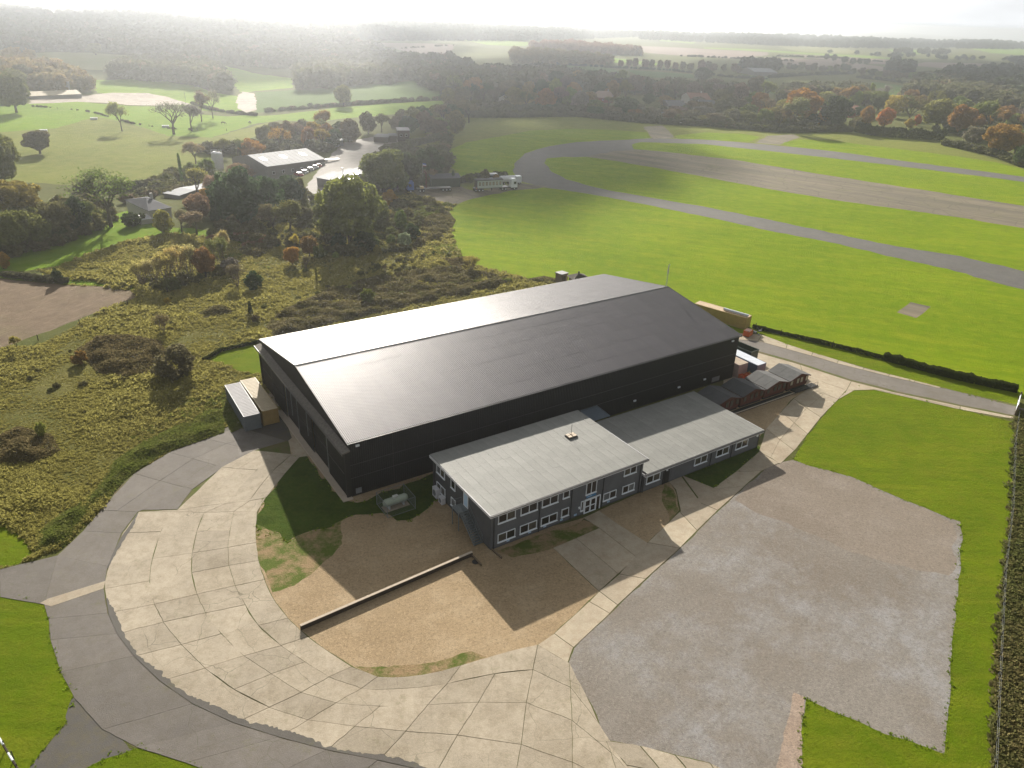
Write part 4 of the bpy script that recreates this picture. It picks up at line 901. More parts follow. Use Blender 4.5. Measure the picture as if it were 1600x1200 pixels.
# ------------------------------------------------------------------ the red-brown sheds
def shed(u0, u1, roofmat, label, far=False):
    v0, v1, ze, zr = -8.75, -4.5, 2.3, 3.05
    t = empty('timber_shed', bf(u0, v0), YAW, label=label, cat='shed', group='red-brown timber sheds in a row'); Wd = u1-u0; D = v1-v0
    MB().prism([(0.0, .35), (Wd, .35), (Wd, ze), (Wd/2, zr-.05), (0, ze)], 0, D, 'y').build('wall', M['shedred'], t)
    m = MB()
    n = 22
    for i in range(n+1):
        x = i*Wd/n; m.box(max(0, x-.03), min(Wd, x+.03), -.03, 0, .35, ze)
    o = m.build('cover_strips', M['shedred2'], t); o['kind'] = 'stuff'
    for k, s in ((0, 1), (1, -1)):
        mm = MB(); x0, x1 = (-.2, Wd/2) if k == 0 else (Wd/2, Wd+.2); za, zb = (ze-.12, zr) if k == 0 else (zr, ze-.12)
        for j in range(5):
            y0 = -.45+j*(D+.7)/5; y1 = y0+(D+.7)/5-.015
            mm = MB(); q = .012*(j % 2)
            mm.add([(x0, y0, za+.02+q), (x1, y0, zb+.02+q), (x1, y1, zb+.02+q), (x0, y1, za+.02+q), (x0, y0, za+.08+q), (x1, y0, zb+.08+q), (x1, y1, zb+.08+q), (x0, y1, za+.08+q)],
               [(0,3,2,1),(4,5,6,7),(0,1,5,4),(1,2,6,5),(2,3,7,6),(3,0,4,7)]); mm.build('roof_felt', roofmat, t)
        b = MB(); b.add([(x0, -.5, za-.12), (x1, -.5, zb-.12), (x1, -.5, zb+.07), (x0, -.5, za+.07), (x0, -.455, za-.12), (x1, -.455, zb-.12), (x1, -.455, zb+.07), (x0, -.455, za+.07)],
               [(0,1,2,3),(7,6,5,4),(0,4,5,1),(1,5,6,2),(2,6,7,3),(3,7,4,0)]); b.build('bargeboard', M['shedred2'], t)
    for x in ((.5, 2.2, 3.3, 4.6) if not far else (.5, 2.2, 3.2, 4.6)):
        w = MB(); w.box(x, x+.75, -.07, -.0, 1.0, 2.05); w = w.build('window', M['shedred2'], t)
        MB().box(x+.08, x+.67, -.078, -.071, 1.08, 1.97).build('pane', M['paleglass' if far else 'dimglass'], w)
    MB().box(.1, Wd-.1, .1, D-.1, 0, .35).build('base', M['black'], t)
    return t
shed(58.9, 64.3, M['dfelt'], 'red-brown timber shed nearest the annex, with nearly black felt roof')
shed(64.9, 70.2, M['dfelt'], 'second red-brown shed from the annex, dark felt roof with pale right edge')
shed(70.8, 76.3, M['gfelt'], 'third red-brown shed from the annex, with mid grey felt roof')
shed(76.9, 82.1, M['gfelt'], 'farthest red-brown shed, dark grey roof and pale curtained windows', True)
dk = empty('timber_deck', bf(77.5, -10.2), YAW, label='dark timber deck with low railings in front of the farthest shed', cat='deck')
for i in range(9): MB().box(0, 6.0, i*.15, i*.15+.135, .2, .25).build('deck_board', M['black'], dk)
m = MB(); m.tube([(0, 0, 1.0), (5.9, 0, 1.0)], .03, 4); m.tube([(0, 0, .6), (5.9, 0, .6)], .02, 4)
for i in range(7): m.tube([(i*.98, 0, .1), (i*.98, 0, 1.0)], .03, 4)
m.build('railing', M['trim'], dk)
a, b = bf(58.2, -9.9), bf(84.0, -9.9)
lowwall('shed_yard_kerb', a, b, .22, .14, M['kerb'], 'pale kerb along the gravel in front of the sheds', 'kerb')
dw = MB(); dw.box(58.5, 77.4, -9.7, -8.9, .0, .06); o = dw.build('walkway', M['black'], loc=HB, rz=YAW); o['kind'] = 'structure'
bd = empty('stacked_pallets', bf(83.0, -7.6), YAW+.3, label='low stack of weathered boards beside the farthest shed', cat='board stack')
for i in range(6): MB().box(random.uniform(0, .2), 1.9, i % 2*.3, i % 2*.3+1.2, i*.13, i*.13+.09).build('board', M['timber'], bd)
tp = MB(); tp.add([(0, 0, .1), (1.6, -.2, .25), (2.6, .8, .1), (2.1, 2.2, .2), (.5, 2.4, .5), (1.2, 1.1, .9)], [(0, 1, 5), (1, 2, 5), (2, 3, 5), (3, 4, 5), (4, 0, 5)])
tpo = tp.build('tarpaulin', M['c_green'], loc=bf(83.4, -6.0), rz=YAW); tag(tpo, 'dark green tarpaulin draped over a pile right of the farthest shed', 'tarpaulin')
# small structures behind the hangar, on the lawn edge
p0 = at(877, 441); t = empty('wooden_box', p0, YAW+.2, label='small grey wooden hide box on the lawn edge behind the hangar', cat='hut')
MB().box(-1.1, 1.1, -1, 1, 0, 2.3).build('wall', M['timber'], t); MB().prism([(-1.25, 2.3), (1.25, 2.3), (1.25, 2.42), (-1.25, 2.5)], -1.15, 1.15, 'y').build('roof', M['c_grey'], t); MB().box(-.4, .4, -1.05, -1, .1, 1.9).build('door', M['darktimber'], t)
p0 = at(903, 446); t = empty('garden_hut', p0, YAW-.2, label='small buff hut with dark pyramid roof peeping over the hangar eaves', cat='hut')
MB().box(-1.8, 1.8, -1.5, 1.5, 0, 2.1).build('wall', M['c_tan_t'], t)
MB().add([(-2.3, -2, 2.1), (2.3, -2, 2.1), (2.3, 2, 2.1), (-2.3, 2, 2.1), (0, 0, 3.1)], [(0, 1, 4), (1, 2, 4), (2, 3, 4), (3, 0, 4), (0, 3, 2, 1)]).build('roof', M['darktimber'], t)
MB().box(-.15, .15, -.15, .15, 2.9, 3.5).build('finial', M['darktimber'], t)
# ------------------------------------------------------------------ foliage
def leafmat(name, obj_color=True, c=None, trans=.5):
    m = bpy.data.materials.new(name); m.use_nodes = True; t = m.node_tree; t.nodes.clear()
    N = t.nodes.new; Lk = t.links.new
    oi = N('ShaderNodeObjectInfo'); geo = N('ShaderNodeTexCoord'); nz = N('ShaderNodeTexNoise')
    nz.inputs['Scale'].default_value = .55; nz.inputs['Detail'].default_value = 5; nz.inputs['Roughness'].default_value = .75
    Lk(geo.outputs['Object'], nz.inputs['Vector'])
    if obj_color: src = oi.outputs['Color']
    else:
        cr_ = N('ShaderNodeValToRGB'); els = cr_.color_ramp.elements
        for i, cc in enumerate(c):
            e = els[i] if i < 2 else els.new(0)
            e.position = i/(len(c)-1) if i >= 2 or i == 0 else (1.0 if len(c) == 2 else 1/(len(c)-1)); e.color = (*cc, 1)
        cr_.color_ramp.interpolation = 'LINEAR'
        gp = N('ShaderNodeNewGeometry'); n2 = N('ShaderNodeTexNoise'); n2.inputs['Scale'].default_value = .035; n2.inputs['Detail'].default_value = 5; Lk(gp.outputs['Position'], n2.inputs['Vector'])
        a1 = N('ShaderNodeMath'); a1.operation = 'MULTIPLY_ADD'; a1.inputs[1].default_value = 2.6; a1.inputs[2].default_value = -1.05; Lk(n2.outputs['Fac'], a1.inputs[0])
        a2 = N('ShaderNodeMath'); a2.operation = 'MULTIPLY_ADD'; a2.inputs[1].default_value = .55; Lk(oi.outputs['Random'], a2.inputs[0]); Lk(a1.outputs[0], a2.inputs[2]); a2.use_clamp = True
        Lk(a2.outputs[0], cr_.inputs[0]); src = cr_.outputs[0]
    mr = N('ShaderNodeMapRange'); mr.inputs['From Min'].default_value = .3; mr.inputs['From Max'].default_value = .7
    mr.inputs['To Min'].default_value = .85; mr.inputs['To Max'].default_value = 2.1; Lk(nz.outputs['Fac'], mr.inputs['Value'])
    vm = N('ShaderNodeVectorMath'); vm.operation = 'SCALE'; Lk(src, vm.inputs[0]); Lk(mr.outputs[0], vm.inputs['Scale'])
    df = N('ShaderNodeBsdfDiffuse'); tr = N('ShaderNodeBsdfTranslucent'); mx_ = N('ShaderNodeMixShader'); mx_.inputs[0].default_value = trans
    Lk(vm.outputs[0], df.inputs[0]); Lk(vm.outputs[0], tr.inputs[0]); Lk(df.outputs[0], mx_.inputs[1]); Lk(tr.outputs[0], mx_.inputs[2])
    o = N('ShaderNodeOutputMaterial'); Lk(mx_.outputs[0], o.inputs[0]); return m
M['leaf'] = leafmat('foliage')
M['bark'] = plain('bark', (.085, .068, .05), .95, .1, vs=3)
M['bark_pale'] = plain('pale_bark', (.17, .14, .11), .95, .1, vs=3)
def quads_mesh(name, C, size, mat, up=.0, asp=1.6, outward=None):
    n = len(C); a = rng.normal(size=(n, 3))
    if outward is not None: a = a*.75+outward*1.0
    a[:, 2] += up; a /= np.linalg.norm(a, axis=1)[:, None]
    t = np.cross(a, rng.normal(size=(n, 3))); t /= np.linalg.norm(t, axis=1)[:, None]; b = np.cross(a, t)
    s = (size*rng.uniform(.6, 1.35, n))[:, None]
    V = np.stack([C-t*s*asp*.5, C+b*s*.5+t*s*.1, C+t*s*asp*.5, C-b*s*.5], 1).reshape(-1, 3)
    me = bpy.data.meshes.new(name); me.vertices.add(4*n); me.vertices.foreach_set('co', V.astype('f').ravel())
    me.loops.add(4*n); me.loops.foreach_set('vertex_index', np.arange(4*n, dtype='i'))
    me.polygons.add(n); me.polygons.foreach_set('loop_start', np.arange(0, 4*n, 4, dtype='i')); me.polygons.foreach_set('loop_total', np.full(n, 4, 'i'))
    me.materials.append(mat); me.update(); me.validate(); return me
def fib(n):
    i = np.arange(n)+.5; ph = np.arccos(1-2*i/n); th = math.pi*(1+5**.5)*i
    return np.stack([np.cos(th)*np.sin(ph), np.sin(th)*np.sin(ph), np.cos(ph)], 1)
# every prototype is 10 m tall, 10 m wide; copies are scaled
def crown_pts(kind, n):
    P, O = [], []
    if kind in ('oak', 'round', 'bush', 'low', 'mound'):
        cz, rx, rz_ = {'oak': (5.5, 3.6, 3.4), 'round': (4.9, 3.4, 4.0), 'bush': (4.4, 3.5, 4.0), 'low': (3.6, 3.8, 3.0), 'mound': (4.0, 4.0, 4.2)}[kind]
        K = {'oak': 34, 'round': 30, 'bush': 22, 'low': 26, 'mound': 30}[kind]
        d = fib(K)+rng.normal(size=(K, 3))*.17; d /= np.linalg.norm(d, axis=1)[:, None]
        for k in range(K):
            c = d[k]*np.array([rx, rx, rz_])*rng.uniform(.72, 1.02)+[0, 0, cz]
            if c[2] < 1.2 and kind != 'oak': c[2] = rng.uniform(.6, 1.4)
            r = rng.uniform(.9, 1.75); m_ = int(n/K*(r/1.3)**2)
            u = rng.normal(size=(m_, 3)); u /= np.linalg.norm(u, axis=1)[:, None]
            rr_ = r*(rng.uniform(.55, 1, m_)**.5)[:, None]
            q = c+u*rr_*np.array([1, 1, .85]); P.append(q); O.append(u)
    elif kind == 'conifer':
        for k in range(26):
            z = 1+8.6*k/26; r = 3.4*(1-(z/10.4))**.75+.25
            for j in range(max(4, int(11*r/3))):
                a = rng.uniform(0, 6.28); c = np.array([r*.72*math.cos(a), r*.72*math.sin(a), z])
                m_ = int(n/190); u = rng.normal(size=(m_, 3)); u /= np.linalg.norm(u, axis=1)[:, None]
                P.append(c+u*np.array([.75, .75, .6])*rng.uniform(.5, 1, (m_, 1))); O.append(u*.6+np.array([math.cos(a), math.sin(a), .5]))
    elif kind == 'column':
        for k in range(40):
            z = .8+8.8*k/40; r = 1.5*math.sin(math.pi*min(1, (k+4)/46))**.5
            a = rng.uniform(0, 6.28); m_ = n//40; u = rng.normal(size=(m_, 3)); u /= np.linalg.norm(u, axis=1)[:, None]
            P.append(np.array([r*.6*math.cos(a), r*.6*math.sin(a), z])+u*[.9, .9, .7]*rng.uniform(.4, 1, (m_, 1))); O.append(u)
    return np.concatenate(P), np.concatenate(O)
def trunk_mesh(h, r, spread, mat, n=6, seed=0, lean=0):
    rd = random.Random(seed); m = MB()
    m.tube([(0, 0, -.2), (.05, .03, h*.5), (.1*lean, 0, h)], [r*1.25, r, r*.75], 7)
    for i in range(n):
        a = i*6.28/n+rd.uniform(-.4, .4); L = spread*rd.uniform(.7, 1.1); z0 = h*rd.uniform(.75, 1)
        m.tube([(0, 0, z0), (math.cos(a)*L*.5, math.sin(a)*L*.5, z0+L*.45), (math.cos(a)*L, math.sin(a)*L, z0+L*rd.uniform(.8, 1.4))], [r*.5, r*.3, r*.1], 5)
    return m.mesh('trunk', mat)
def branchy(seed, levels=5, h=10, wide=1.0, up=.5, base_r=.3, multi=1, per=3):
    """an open tree: limbs forking into twigs; returns (trunk mesh, twig tips)"""
    rd = random.Random(seed); m = MB(); tips = []; K = 10/h
    def grow(p, d, L, r, lv):
        q = p+d*L; mid = p+d*L*.5+Vector((rd.uniform(-1, 1), rd.uniform(-1, 1), rd.uniform(-.3, .6)))*L*.09
        m.tube([p, mid, q], [r, r*.82, r*.62], 5 if lv < 2 else 3, False)
        if lv >= 2: tips.append(np.array(mid)); tips.append(np.array(q))
        if lv == 1 and multi > 1: tips.append(np.array(mid))
        if lv >= levels: tips.append(np.array(q)); return
        for i in range(per if lv else per+1):
            a = Vector((rd.gauss(0, 1), rd.gauss(0, 1), rd.gauss(0, .6))); a = (a-a.project(d)).normalized()
            nd = (d*(1.0)+a*rd.uniform(.45, .95)*wide+Vector((0, 0, up*.35))).normalized()
            grow(q, nd, L*rd.uniform(.62, .82), r*.58, lv+1)
    for k in range(multi):
        a = k*6.28/max(1, multi); d = Vector((math.cos(a)*.35, math.sin(a)*.35, 1)).normalized() if multi > 1 else Vector((.04, 0, 1)).normalized()
        grow(Vector((d.x*.4, d.y*.4, -.2)), d, h*(.26 if multi == 1 else .3), base_r if multi == 1 else base_r*.5, 0)
    return m, np.array(tips)
PROTO = {}
def proto(name, leaf_me, trunk_me, hw=(10, 10)): PROTO[name] = (leaf_me, trunk_me)
def mk(kind, n, size, name, tr=(2.8, .32, 2.8, 6)):
    C, O = crown_pts(kind, n)
    me = quads_mesh(name+'_crown', C, size, M['leaf'], up=.25, outward=O)
    proto(name, me, trunk_mesh(tr[0], tr[1], tr[2], M['bark'], tr[3], seed=len(PROTO)))
for i in range(3): mk('oak', 7500, .36, 'oak%d' % i)
for i in range(2): mk('round', 4200, .42, 'round%d' % i)
for i in range(2): mk('round', 1500, .72, 'mid%d' % i)
for i in range(2): mk('conifer', 5200, .40, 'conifer%d' % i, (8, .25, .6, 4))
mk('column', 2200, .42, 'column0', (4, .2, .6, 3))
for i in range(3): mk('bush', 2600, .55, 'bush%d' % i, (1.6, .2, 2.2, 5))
for i in range(3): mk('mound', 2400, .62, 'mound%d' % i, (1.0, .15, 2.5, 5))
def mkb(name, seed, leaves, size, **k):
    m, tips = branchy(seed, **k)
    sc_ = 1.0
    V = np.array(m.v); hgt_ = V[:, 2].max(); wid = 2*np.percentile(np.hypot(V[:, 0], V[:, 1]), 98); s = np.array([10/wid, 10/wid, 10/hgt_])
    m.v = [tuple(q) for q in (V*s)]; tips = tips*s
    me = m.mesh('trunk', M['bark_pale'] if 'willow' in name or 'twig' in name else M['bark'])
    idx = rng.integers(0, len(tips), leaves); C = tips[idx]+rng.normal(size=(leaves, 3))*.42
    proto(name, quads_mesh(name+'_crown', C, size, M['leaf']), me)
mkb('bare0', 3, 900, .22, levels=5, wide=1.0)
mkb('bare1', 11, 1600, .24, levels=5, wide=1.15)
mkb('sparse0', 5, 3800, .3, levels=4, wide=1.0)
mkb('sparse1', 8, 3600, .3, levels=4, wide=.9)
mkb('willow0', 21, 3000, .3, levels=3, wide=.55, up=1.4, multi=6, per=3, base_r=.3)
mkb('willow1', 22, 3000, .3, levels=3, wide=.6, up=1.2, multi=5, per=3, base_r=.3)
mkb('twig0', 31, 1500, .3, levels=3, wide=.8, up=1.0, multi=7, per=3, base_r=.35)
NTREE = 0
def tree(px, py, hp, wp, kind, color, label, cat='tree', group=None, name=None, world=None, dh=None):
    """px,py: foot in the photo; hp,wp: size there in photo pixels"""
    global NTREE
    p = at(px, py) if world is None else world
    depth = (p-np.array([0, 0, CAM_H]))@FW
    if world is None:
        h = hp/max(1e-6, abs(pix(p)[1]-pix(p+[0, 0, 1])[1])); w = wp*depth/FPX
    else: h, w = hp, wp
    if isinstance(kind, (list, tuple)): kind = kind[NTREE % len(kind)]
    NTREE += 1
    lm, tm = PROTO[kind]
    nm = name or ('bush' if cat in ('bush', 'shrub') else 'tree')
    rz = random.uniform(0, 6.28)
    t = empty(nm, p-np.array([0, 0, .05]), rz, label=label, cat=cat, group=group)
    t.scale = (w/9.6, w/9.6*random.uniform(.94, 1.06), h/9.8)
    a = link('trunk', tm, t); b = link('crown', lm, t)
    cj = [random.uniform(.88, 1.12) for _ in range(3)]
    b.color = (*[min(1, c*k) for c, k in zip(color, cj)], 1)
    return t
OLV=(.105,.115,.032); DGR=(.045,.065,.025); BRN=(.10,.088,.045); ORG=(.235,.15,.032); YEL=(.28,.22,.045); GRN=(.09,.135,.028)
YGR=(.19,.19,.045); GRY=(.13,.12,.09); RED=(.30,.085,.04); PNK=(.19,.135,.085); GOLD=(.27,.24,.085); GG=(.16,.17,.12); RST=(.165,.105,.035)
T = tree
T(26,176,62,52,'oak0',OLV,'large olive oak standing alone at the left edge beside the long earth mound')
T(63,240,38,44,'oak1',BRN,'low rounded dark oak alone in the left meadow, with shadow at its foot')
T(191,205,41,32,'sparse0',YGR,'small half-bare tree alone in the meadow above the rough slope')
T(272,210,48,50,'bare0',GRY,'bare spreading tree beside the water trough in the left meadow')
T(300,205,38,34,'sparse1',GRY,'thin greyish tree between the two bare meadow trees')
T(315,190,44,30,'sparse0',BRN,'small brownish tree behind the bare meadow trees')
T(333,185,42,28,'bare1',GRY,'slim bare tree, rightmost of the group in the left meadow')
T(174,354,86,104,'bare1',OLV,'tall nearly bare tree on the garden lawn, casting branching shadow')
T(4,295,92,78,'oak2',OLV,'tall olive tree at the left edge behind the orange oak')
T(22,340,58,96,'oak0',(.19,.16,.035),'broad golden-topped oak at the left edge of the garden lawn')
T(18,398,68,66,'oak1',OLV,'dark olive tree on the shaded lower left edge of the garden lawn')
T(58,388,62,58,'round0',OLV,'rounded olive tree, second from the left in the dark row by the lawn')
T(92,374,62,62,'oak2',BRN,'brownish tree in the middle of the dark row by the garden lawn')
T(125,365,60,46,'round1',DGR,'dark green tree in the dark row, left of the bare garden tree')
T(150,360,42,44,'sparse1',OLV,'low leafy tree just left of the bare garden tree')
T(6,420,28,26,'round0',ORG,'small orange tree at the left edge by the ploughed field')
T(92,442,24,18,'bush0',DGR,'small dark green bush on the verge above the ploughed field','bush')
T(207,354,24,32,'bush1',DGR,'dark green shrub on the lawn left of the white cottage','shrub')
T(222,349,18,18,'bush2',DGR,'smaller dark shrub close to the cottage porch','shrub')
T(257,364,38,34,'round1',YGR,'round yellow-olive tree in front of the white cottage')
T(284,362,32,34,'sparse0',BRN,'low brown tree right of the round tree at the cottage')
T(308,366,34,42,'sparse1',PNK,'pinkish brown low tree between the cottage and the dark conifers')
for i,(x,y,h,w,k) in enumerate([(224,446,36,32,'willow0'),(243,448,40,30,'willow1'),(262,442,44,32,'willow0'),(280,437,48,34,'willow1'),(297,432,46,32,'willow0')]):
    T(x,y,h,w,k,GOLD,['leftmost','second from left','middle','fourth','rightmost'][i]+' of the pale golden willows on the rough ground','tree','golden willows in a row','willow')
T(322,432,46,38,'oak0',RST,'dense rusty orange tree at the right end of the golden willows')
T(346,420,46,28,'willow1',OLV,'upright olive tree behind the rusty orange tree')
T(350,405,40,24,'sparse0',GOLD,'pale golden sapling behind the willow row')
T(271,452,20,30,'mound0',OLV,'low dark bush at the foot of the golden willows','bush')
T(397,452,28,32,'bush0',DGR,'round dark green holly bush right of the willow row','bush')
T(371,448,34,26,'twig0',BRN,'brown twiggy shrub left of the round dark holly','shrub')
T(362,428,28,28,'bush1',GRY,'greyish shrub above the twiggy brown one','shrub')
T(392,492,22,13,'conifer0',DGR,'thin dark conifer sapling on the rough ground','tree')
T(399,502,12,14,'bush1',BRN,'small brown bush under the thin conifer sapling','bush')
T(262,474,10,12,'bush2',ORG,'tiny orange bush near the tip of the ploughed field','bush')
T(255,518,26,26,'twig0',BRN,'brown bare shrub alone on the rough ground below the field tip','shrub')
T(275,590,54,62,'mound1',BRN,'large dome of dark brown scrub near the small lawn','bush')
T(126,568,22,26,'bush2',RST,'small orange-brown tree with a shadow in the rough grass')
T(28,548,22,16,'sparse0',YGR,'small yellowish sapling beside the ploughed field fence')
T(66,682,26,16,'bush1',YGR,'yellow-green bush rising from the dark scrub at the left edge','bush')
T(375,352,94,88,'round0',DGR,'huge dark evergreen right of the white cottage')
T(343,345,60,44,'conifer1',DGR,'dark evergreen between cottage and huge evergreen')
T(418,340,66,62,'round1',DGR,'dark green evergreen just right of the huge one')
T(447,325,50,64,'oak1',DGR,'broad dark evergreen below the long industrial shed')
T(472,322,44,34,'conifer1',OLV,'small evergreen nearest the farm yard')
T(455,366,50,54,'sparse1',OLV,'weeping olive-brown tree in front of the evergreens')
T(428,366,44,40,'sparse0',BRN,'brownish weeping tree left of the olive weeping one')
T(478,350,30,38,'bush0',BRN,'low brown bush between the weeping tree and the big oak','bush')
T(312,342,42,44,'round0',PNK,'pinkish orange tree behind the white cottage')
T(330,330,38,40,'oak1',ORG,'orange tree between the cottage and the dark evergreen')
T(345,318,40,40,'sparse0',PNK,'pale pink-orange tree below the white silos')
T(375,280,26,50,'round1',PNK,'pink-topped tree behind the huge evergreen')
T(405,300,22,30,'round0',PNK,'small pink tree at the gable of the long industrial shed')
T(285,286,46,16,'column0',GRN,'narrow green poplar left of the silos')
T(302,286,34,30,'round1',GRN,'green tree between the poplar and the silos')
T(322,284,34,28,'sparse0',GRN,'light green tree touching the silos')
T(310,312,44,40,'sparse1',YGR,'yellow-green tree in front of the white flat-roofed building')
T(306,256,32,34,'sparse0',PNK,'reddish leafless tree above the poplar')
T(395,250,36,44,'round0',ORG,'orange tree behind the long industrial shed')
T(372,250,30,30,'sparse1',OLV,'olive tree left of the orange tree behind the long shed')
T(350,246,26,30,'sparse0',OLV,'low olive tree right behind the silo tops')
T(548,384,108,104,'oak0',(.11,.135,.032),'very large yellow-olive oak in front of the farm yard')
T(515,372,60,50,'oak2',OLV,'olive tree under the left side of the very large oak')
T(590,352,48,44,'round1',OLV,'olive tree under the right side of the very large oak')
T(600,302,70,76,'oak1',OLV,'broad dark olive tree right of the low sawtooth roof')
T(632,296,62,56,'oak2',DGR,'dark tree between the broad olive tree and the black shed')
T(672,282,52,50,'oak0',DGR,'dark rounded tree behind the left end of the black shed')
T(622,300,44,44,'round0',OLV,'round olive tree left of the blue lorry')
T(575,300,34,34,'sparse1',OLV,'low brownish tree by the sawtooth roof')
T(608,322,26,30,'bush0',ORG,'orange-yellow bush below the blue lorry','bush')
T(603,342,18,24,'bush1',YGR,'small yellow bush right of the very large oak','bush')
T(708,290,24,14,'conifer0',DGR,'small dark conifer behind the black shed','tree')
T(735,286,18,20,'bush2',OLV,'low bush between the black shed and the loaded lorry','bush')
T(757,283,20,20,'bush0',BRN,'brown bush left of the loaded lorry','bush')
T(775,284,14,12,'bush1',RST,'tiny rusty bush behind the loaded lorry','bush')
T(530,392,28,30,'bush0',DGR,'dark round shrub at the foot of the very large oak','shrub')
T(572,395,34,40,'mound0',DGR,'dark low shrub mass under the very large oak','shrub')
T(627,362,38,22,'bush1',GRN,'upright green bush on the scrub above the hangar','bush')
T(612,376,24,20,'bush2',OLV,'olive bush left of the upright green one','bush')
T(646,374,26,28,'bush0',DGR,'dark green bush right of the upright green one','bush')
T(632,388,28,26,'bush1',GG,'pale grey-green willow bush on the scrub','bush')
T(612,388,24,16,'bush2',OLV,'olive bush left of the pale grey-green one','bush')
T(591,400,18,16,'bush0',YGR,'yellow-green bush left of the pale willow bush','bush')
T(560,398,12,12,'bush1',BRN,'tiny brown bush in the shade of the oak','bush')
T(457,414,30,28,'oak1',(.30,.17,.04),'small golden-orange oak on the rough ground')
T(484,402,36,30,'oak2',RST,'rusty brown tree right of the small golden oak')
T(500,404,24,24,'bush2',OLV,'green bush beside the rusty brown tree','bush')
T(465,395,26,18,'sparse0',YEL,'thin yellow tree behind the small golden oak')
T(478,420,20,14,'twig0',BRN,'brown twiggy bush below the rusty tree','bush')
T(495,440,22,11,'column0',OLV,'narrow dark bush alone on the rough slope','bush')
T(525,404,12,14,'bush0',YGR,'low yellow-green bush under the oak edge','bush')
T(575,474,26,24,'bush1',(.10,.12,.03),'green bush in the brambles behind the hangar','bush')
T(735,424,22,24,'willow0',(.22,.18,.06),'yellow-brown bush at the corner of the mown lawn','bush')
T(602,425,10,10,'twig0',BRN,'small brown shrub in the middle of the rough slope','bush')
T(537,166,34,30,'oak0',OLV,'rounded oak alone on the hedge line in the hazy field')
T(150,86,20,24,'oak1',OLV,'small round tree at the top of the pale yellow field')
T(1248,192,54,62,'oak0',(.27,.135,.03),'large bright orange tree, leftmost of the sunlit autumn row')
T(1238,204,48,48,'sparse1',(.15,.15,.05),'rounded olive-green tree in front of the large orange tree')
T(1303,200,52,48,'oak1',DGR,'dark green pine-like tree right of the large orange tree')
T(1282,196,22,18,'round0',ORG,'small orange tree between the large orange one and the dark pine')
T(1303,164,28,32,'round1',(.28,.18,.05),'pale orange tree rising behind the dark pine')
T(1335,170,30,26,'round0',YGR,'yellow-green tree right of the pale orange tree')
T(1358,162,32,24,'column0',YGR,'yellow-green upright tree behind the red-roofed house')
T(1352,196,32,28,'round1',(.24,.115,.03),'orange-brown tree right of the red-roofed house')
T(1381,198,32,30,'round0',(.34,.115,.03),'vivid red-orange tree above the clipped hedge')
T(1395,184,38,36,'oak2',(.30,.20,.04),'golden yellow tree behind the vivid red-orange one')
T(1417,198,46,46,'bare1',BRN,'large bare brown tree above the middle of the clipped hedge')
T(1432,196,18,14,'round1',RED,'small red tree right of the bare brown tree')
T(1421,200,16,18,'bush0',YEL,'small yellow tree at the foot of the red one')
T(1462,202,48,56,'oak0',(.17,.155,.05),'wide olive tree at the right end of the clipped hedge')
T(1497,212,50,44,'oak1',(.19,.10,.03),'dense brown-orange tree right of the clipped hedge')
T(1517,182,20,14,'column0',ORG,'thin bright orange tree behind the dense brown one')
T(1540,206,44,46,'sparse1',OLV,'olive half-bare tree in the right-hand wood')
T(1532,202,26,28,'round0',(.24,.12,.035),'rust tree at the foot of the olive half-bare one')
T(1520,222,26,34,'mound0',GRY,'grey-green scrub right of the dense brown-orange tree','bush')
T(1560,244,54,62,'oak2',(.23,.135,.035),'broad orange-brown oak at the right edge of the lawn')
T(1595,260,34,34,'round1',DGR,'dark green bush at the far right edge of the lawn','bush')
T(1585,240,40,40,'oak1',OLV,'olive tree behind the broad orange-brown oak')
T(1580,205,30,30,'round0',YGR,'yellow tree at the far right above the orange-brown oak')
T(1097,126,22,32,'round1',DGR,'round dark tree alone on the green field edge above the village')
T(1345,185,20,26,'oak2',DGR,'dark green tree right above the clipped hedge')
T(1318,176,24,24,'round0',OLV,'olive tree behind the dark pine')
# woods whose crowns can still be told apart
def area_pts(poly, n, mind):
    P = np.array(poly, float); out = []; x0, y0 = P.min(0); x1, y1 = P.max(0); tries = 0
    while len(out) < n and tries < n*60:
        tries += 1; q = np.array([random.uniform(x0, x1), random.uniform(y0, y1)])
        if not inpoly(q[None], P)[0]: continue
        if any((abs(q[0]-o[0])/mind[0])**2+(abs(q[1]-o[1])/mind[1])**2 < 1 for o in out): continue
        out.append(q)
    return sorted(out, key=lambda q: q[1])
SEEN = {}
def lab_for(where, col, kind, h, hr, x, xs):
    c = CN.get(col, 'dull brown'); k = {'s': 'thin-leaved', 'b': 'bare', 'o': 'broad', 'r': 'rounded', 'm': 'small', 'c': 'narrow'}[kind[0]]
    z = 'taller' if h > (hr[0]+hr[1])/2 else 'lower'
    f = sum(1 for q in xs if q < x)/max(1, len(xs)); p = ['left end', 'left half', 'middle', 'right half', 'right end'][min(4, int(f*5))]
    return f'{z} {k} {c} tree, {p} of {where}'
def grove(poly, n, mind, hr, wr, kinds, cols, label, group):
    pts_ = area_pts(poly, n, mind); xs = [p[0] for p in pts_]
    for q in pts_:
        k = .6 if (985 < q[0] < 1125 and q[1] > 162) or (918 < q[0] < 965 and q[1] > 160) else 1
        h, kd, cl = random.uniform(*hr), random.choice(kinds), random.choice(cols)
        T(q[0], q[1], h*k, random.uniform(*wr), kd, cl, lab_for(label, cl, kd, h, hr, q[0], xs), 'tree', group)
CN = {BRN: 'brown', OLV: 'olive', DGR: 'dark green', GRY: 'greyish', RST: 'russet', ORG: 'orange', YGR: 'yellow-green', (.13,.085,.055): 'ruddy brown', (.09,.08,.045): 'dull olive', (.12,.09,.06): 'dull brown'}
MIX = [BRN, OLV, DGR, GRY, OLV, BRN, (.09,.08,.045), (.12,.09,.06), RST]
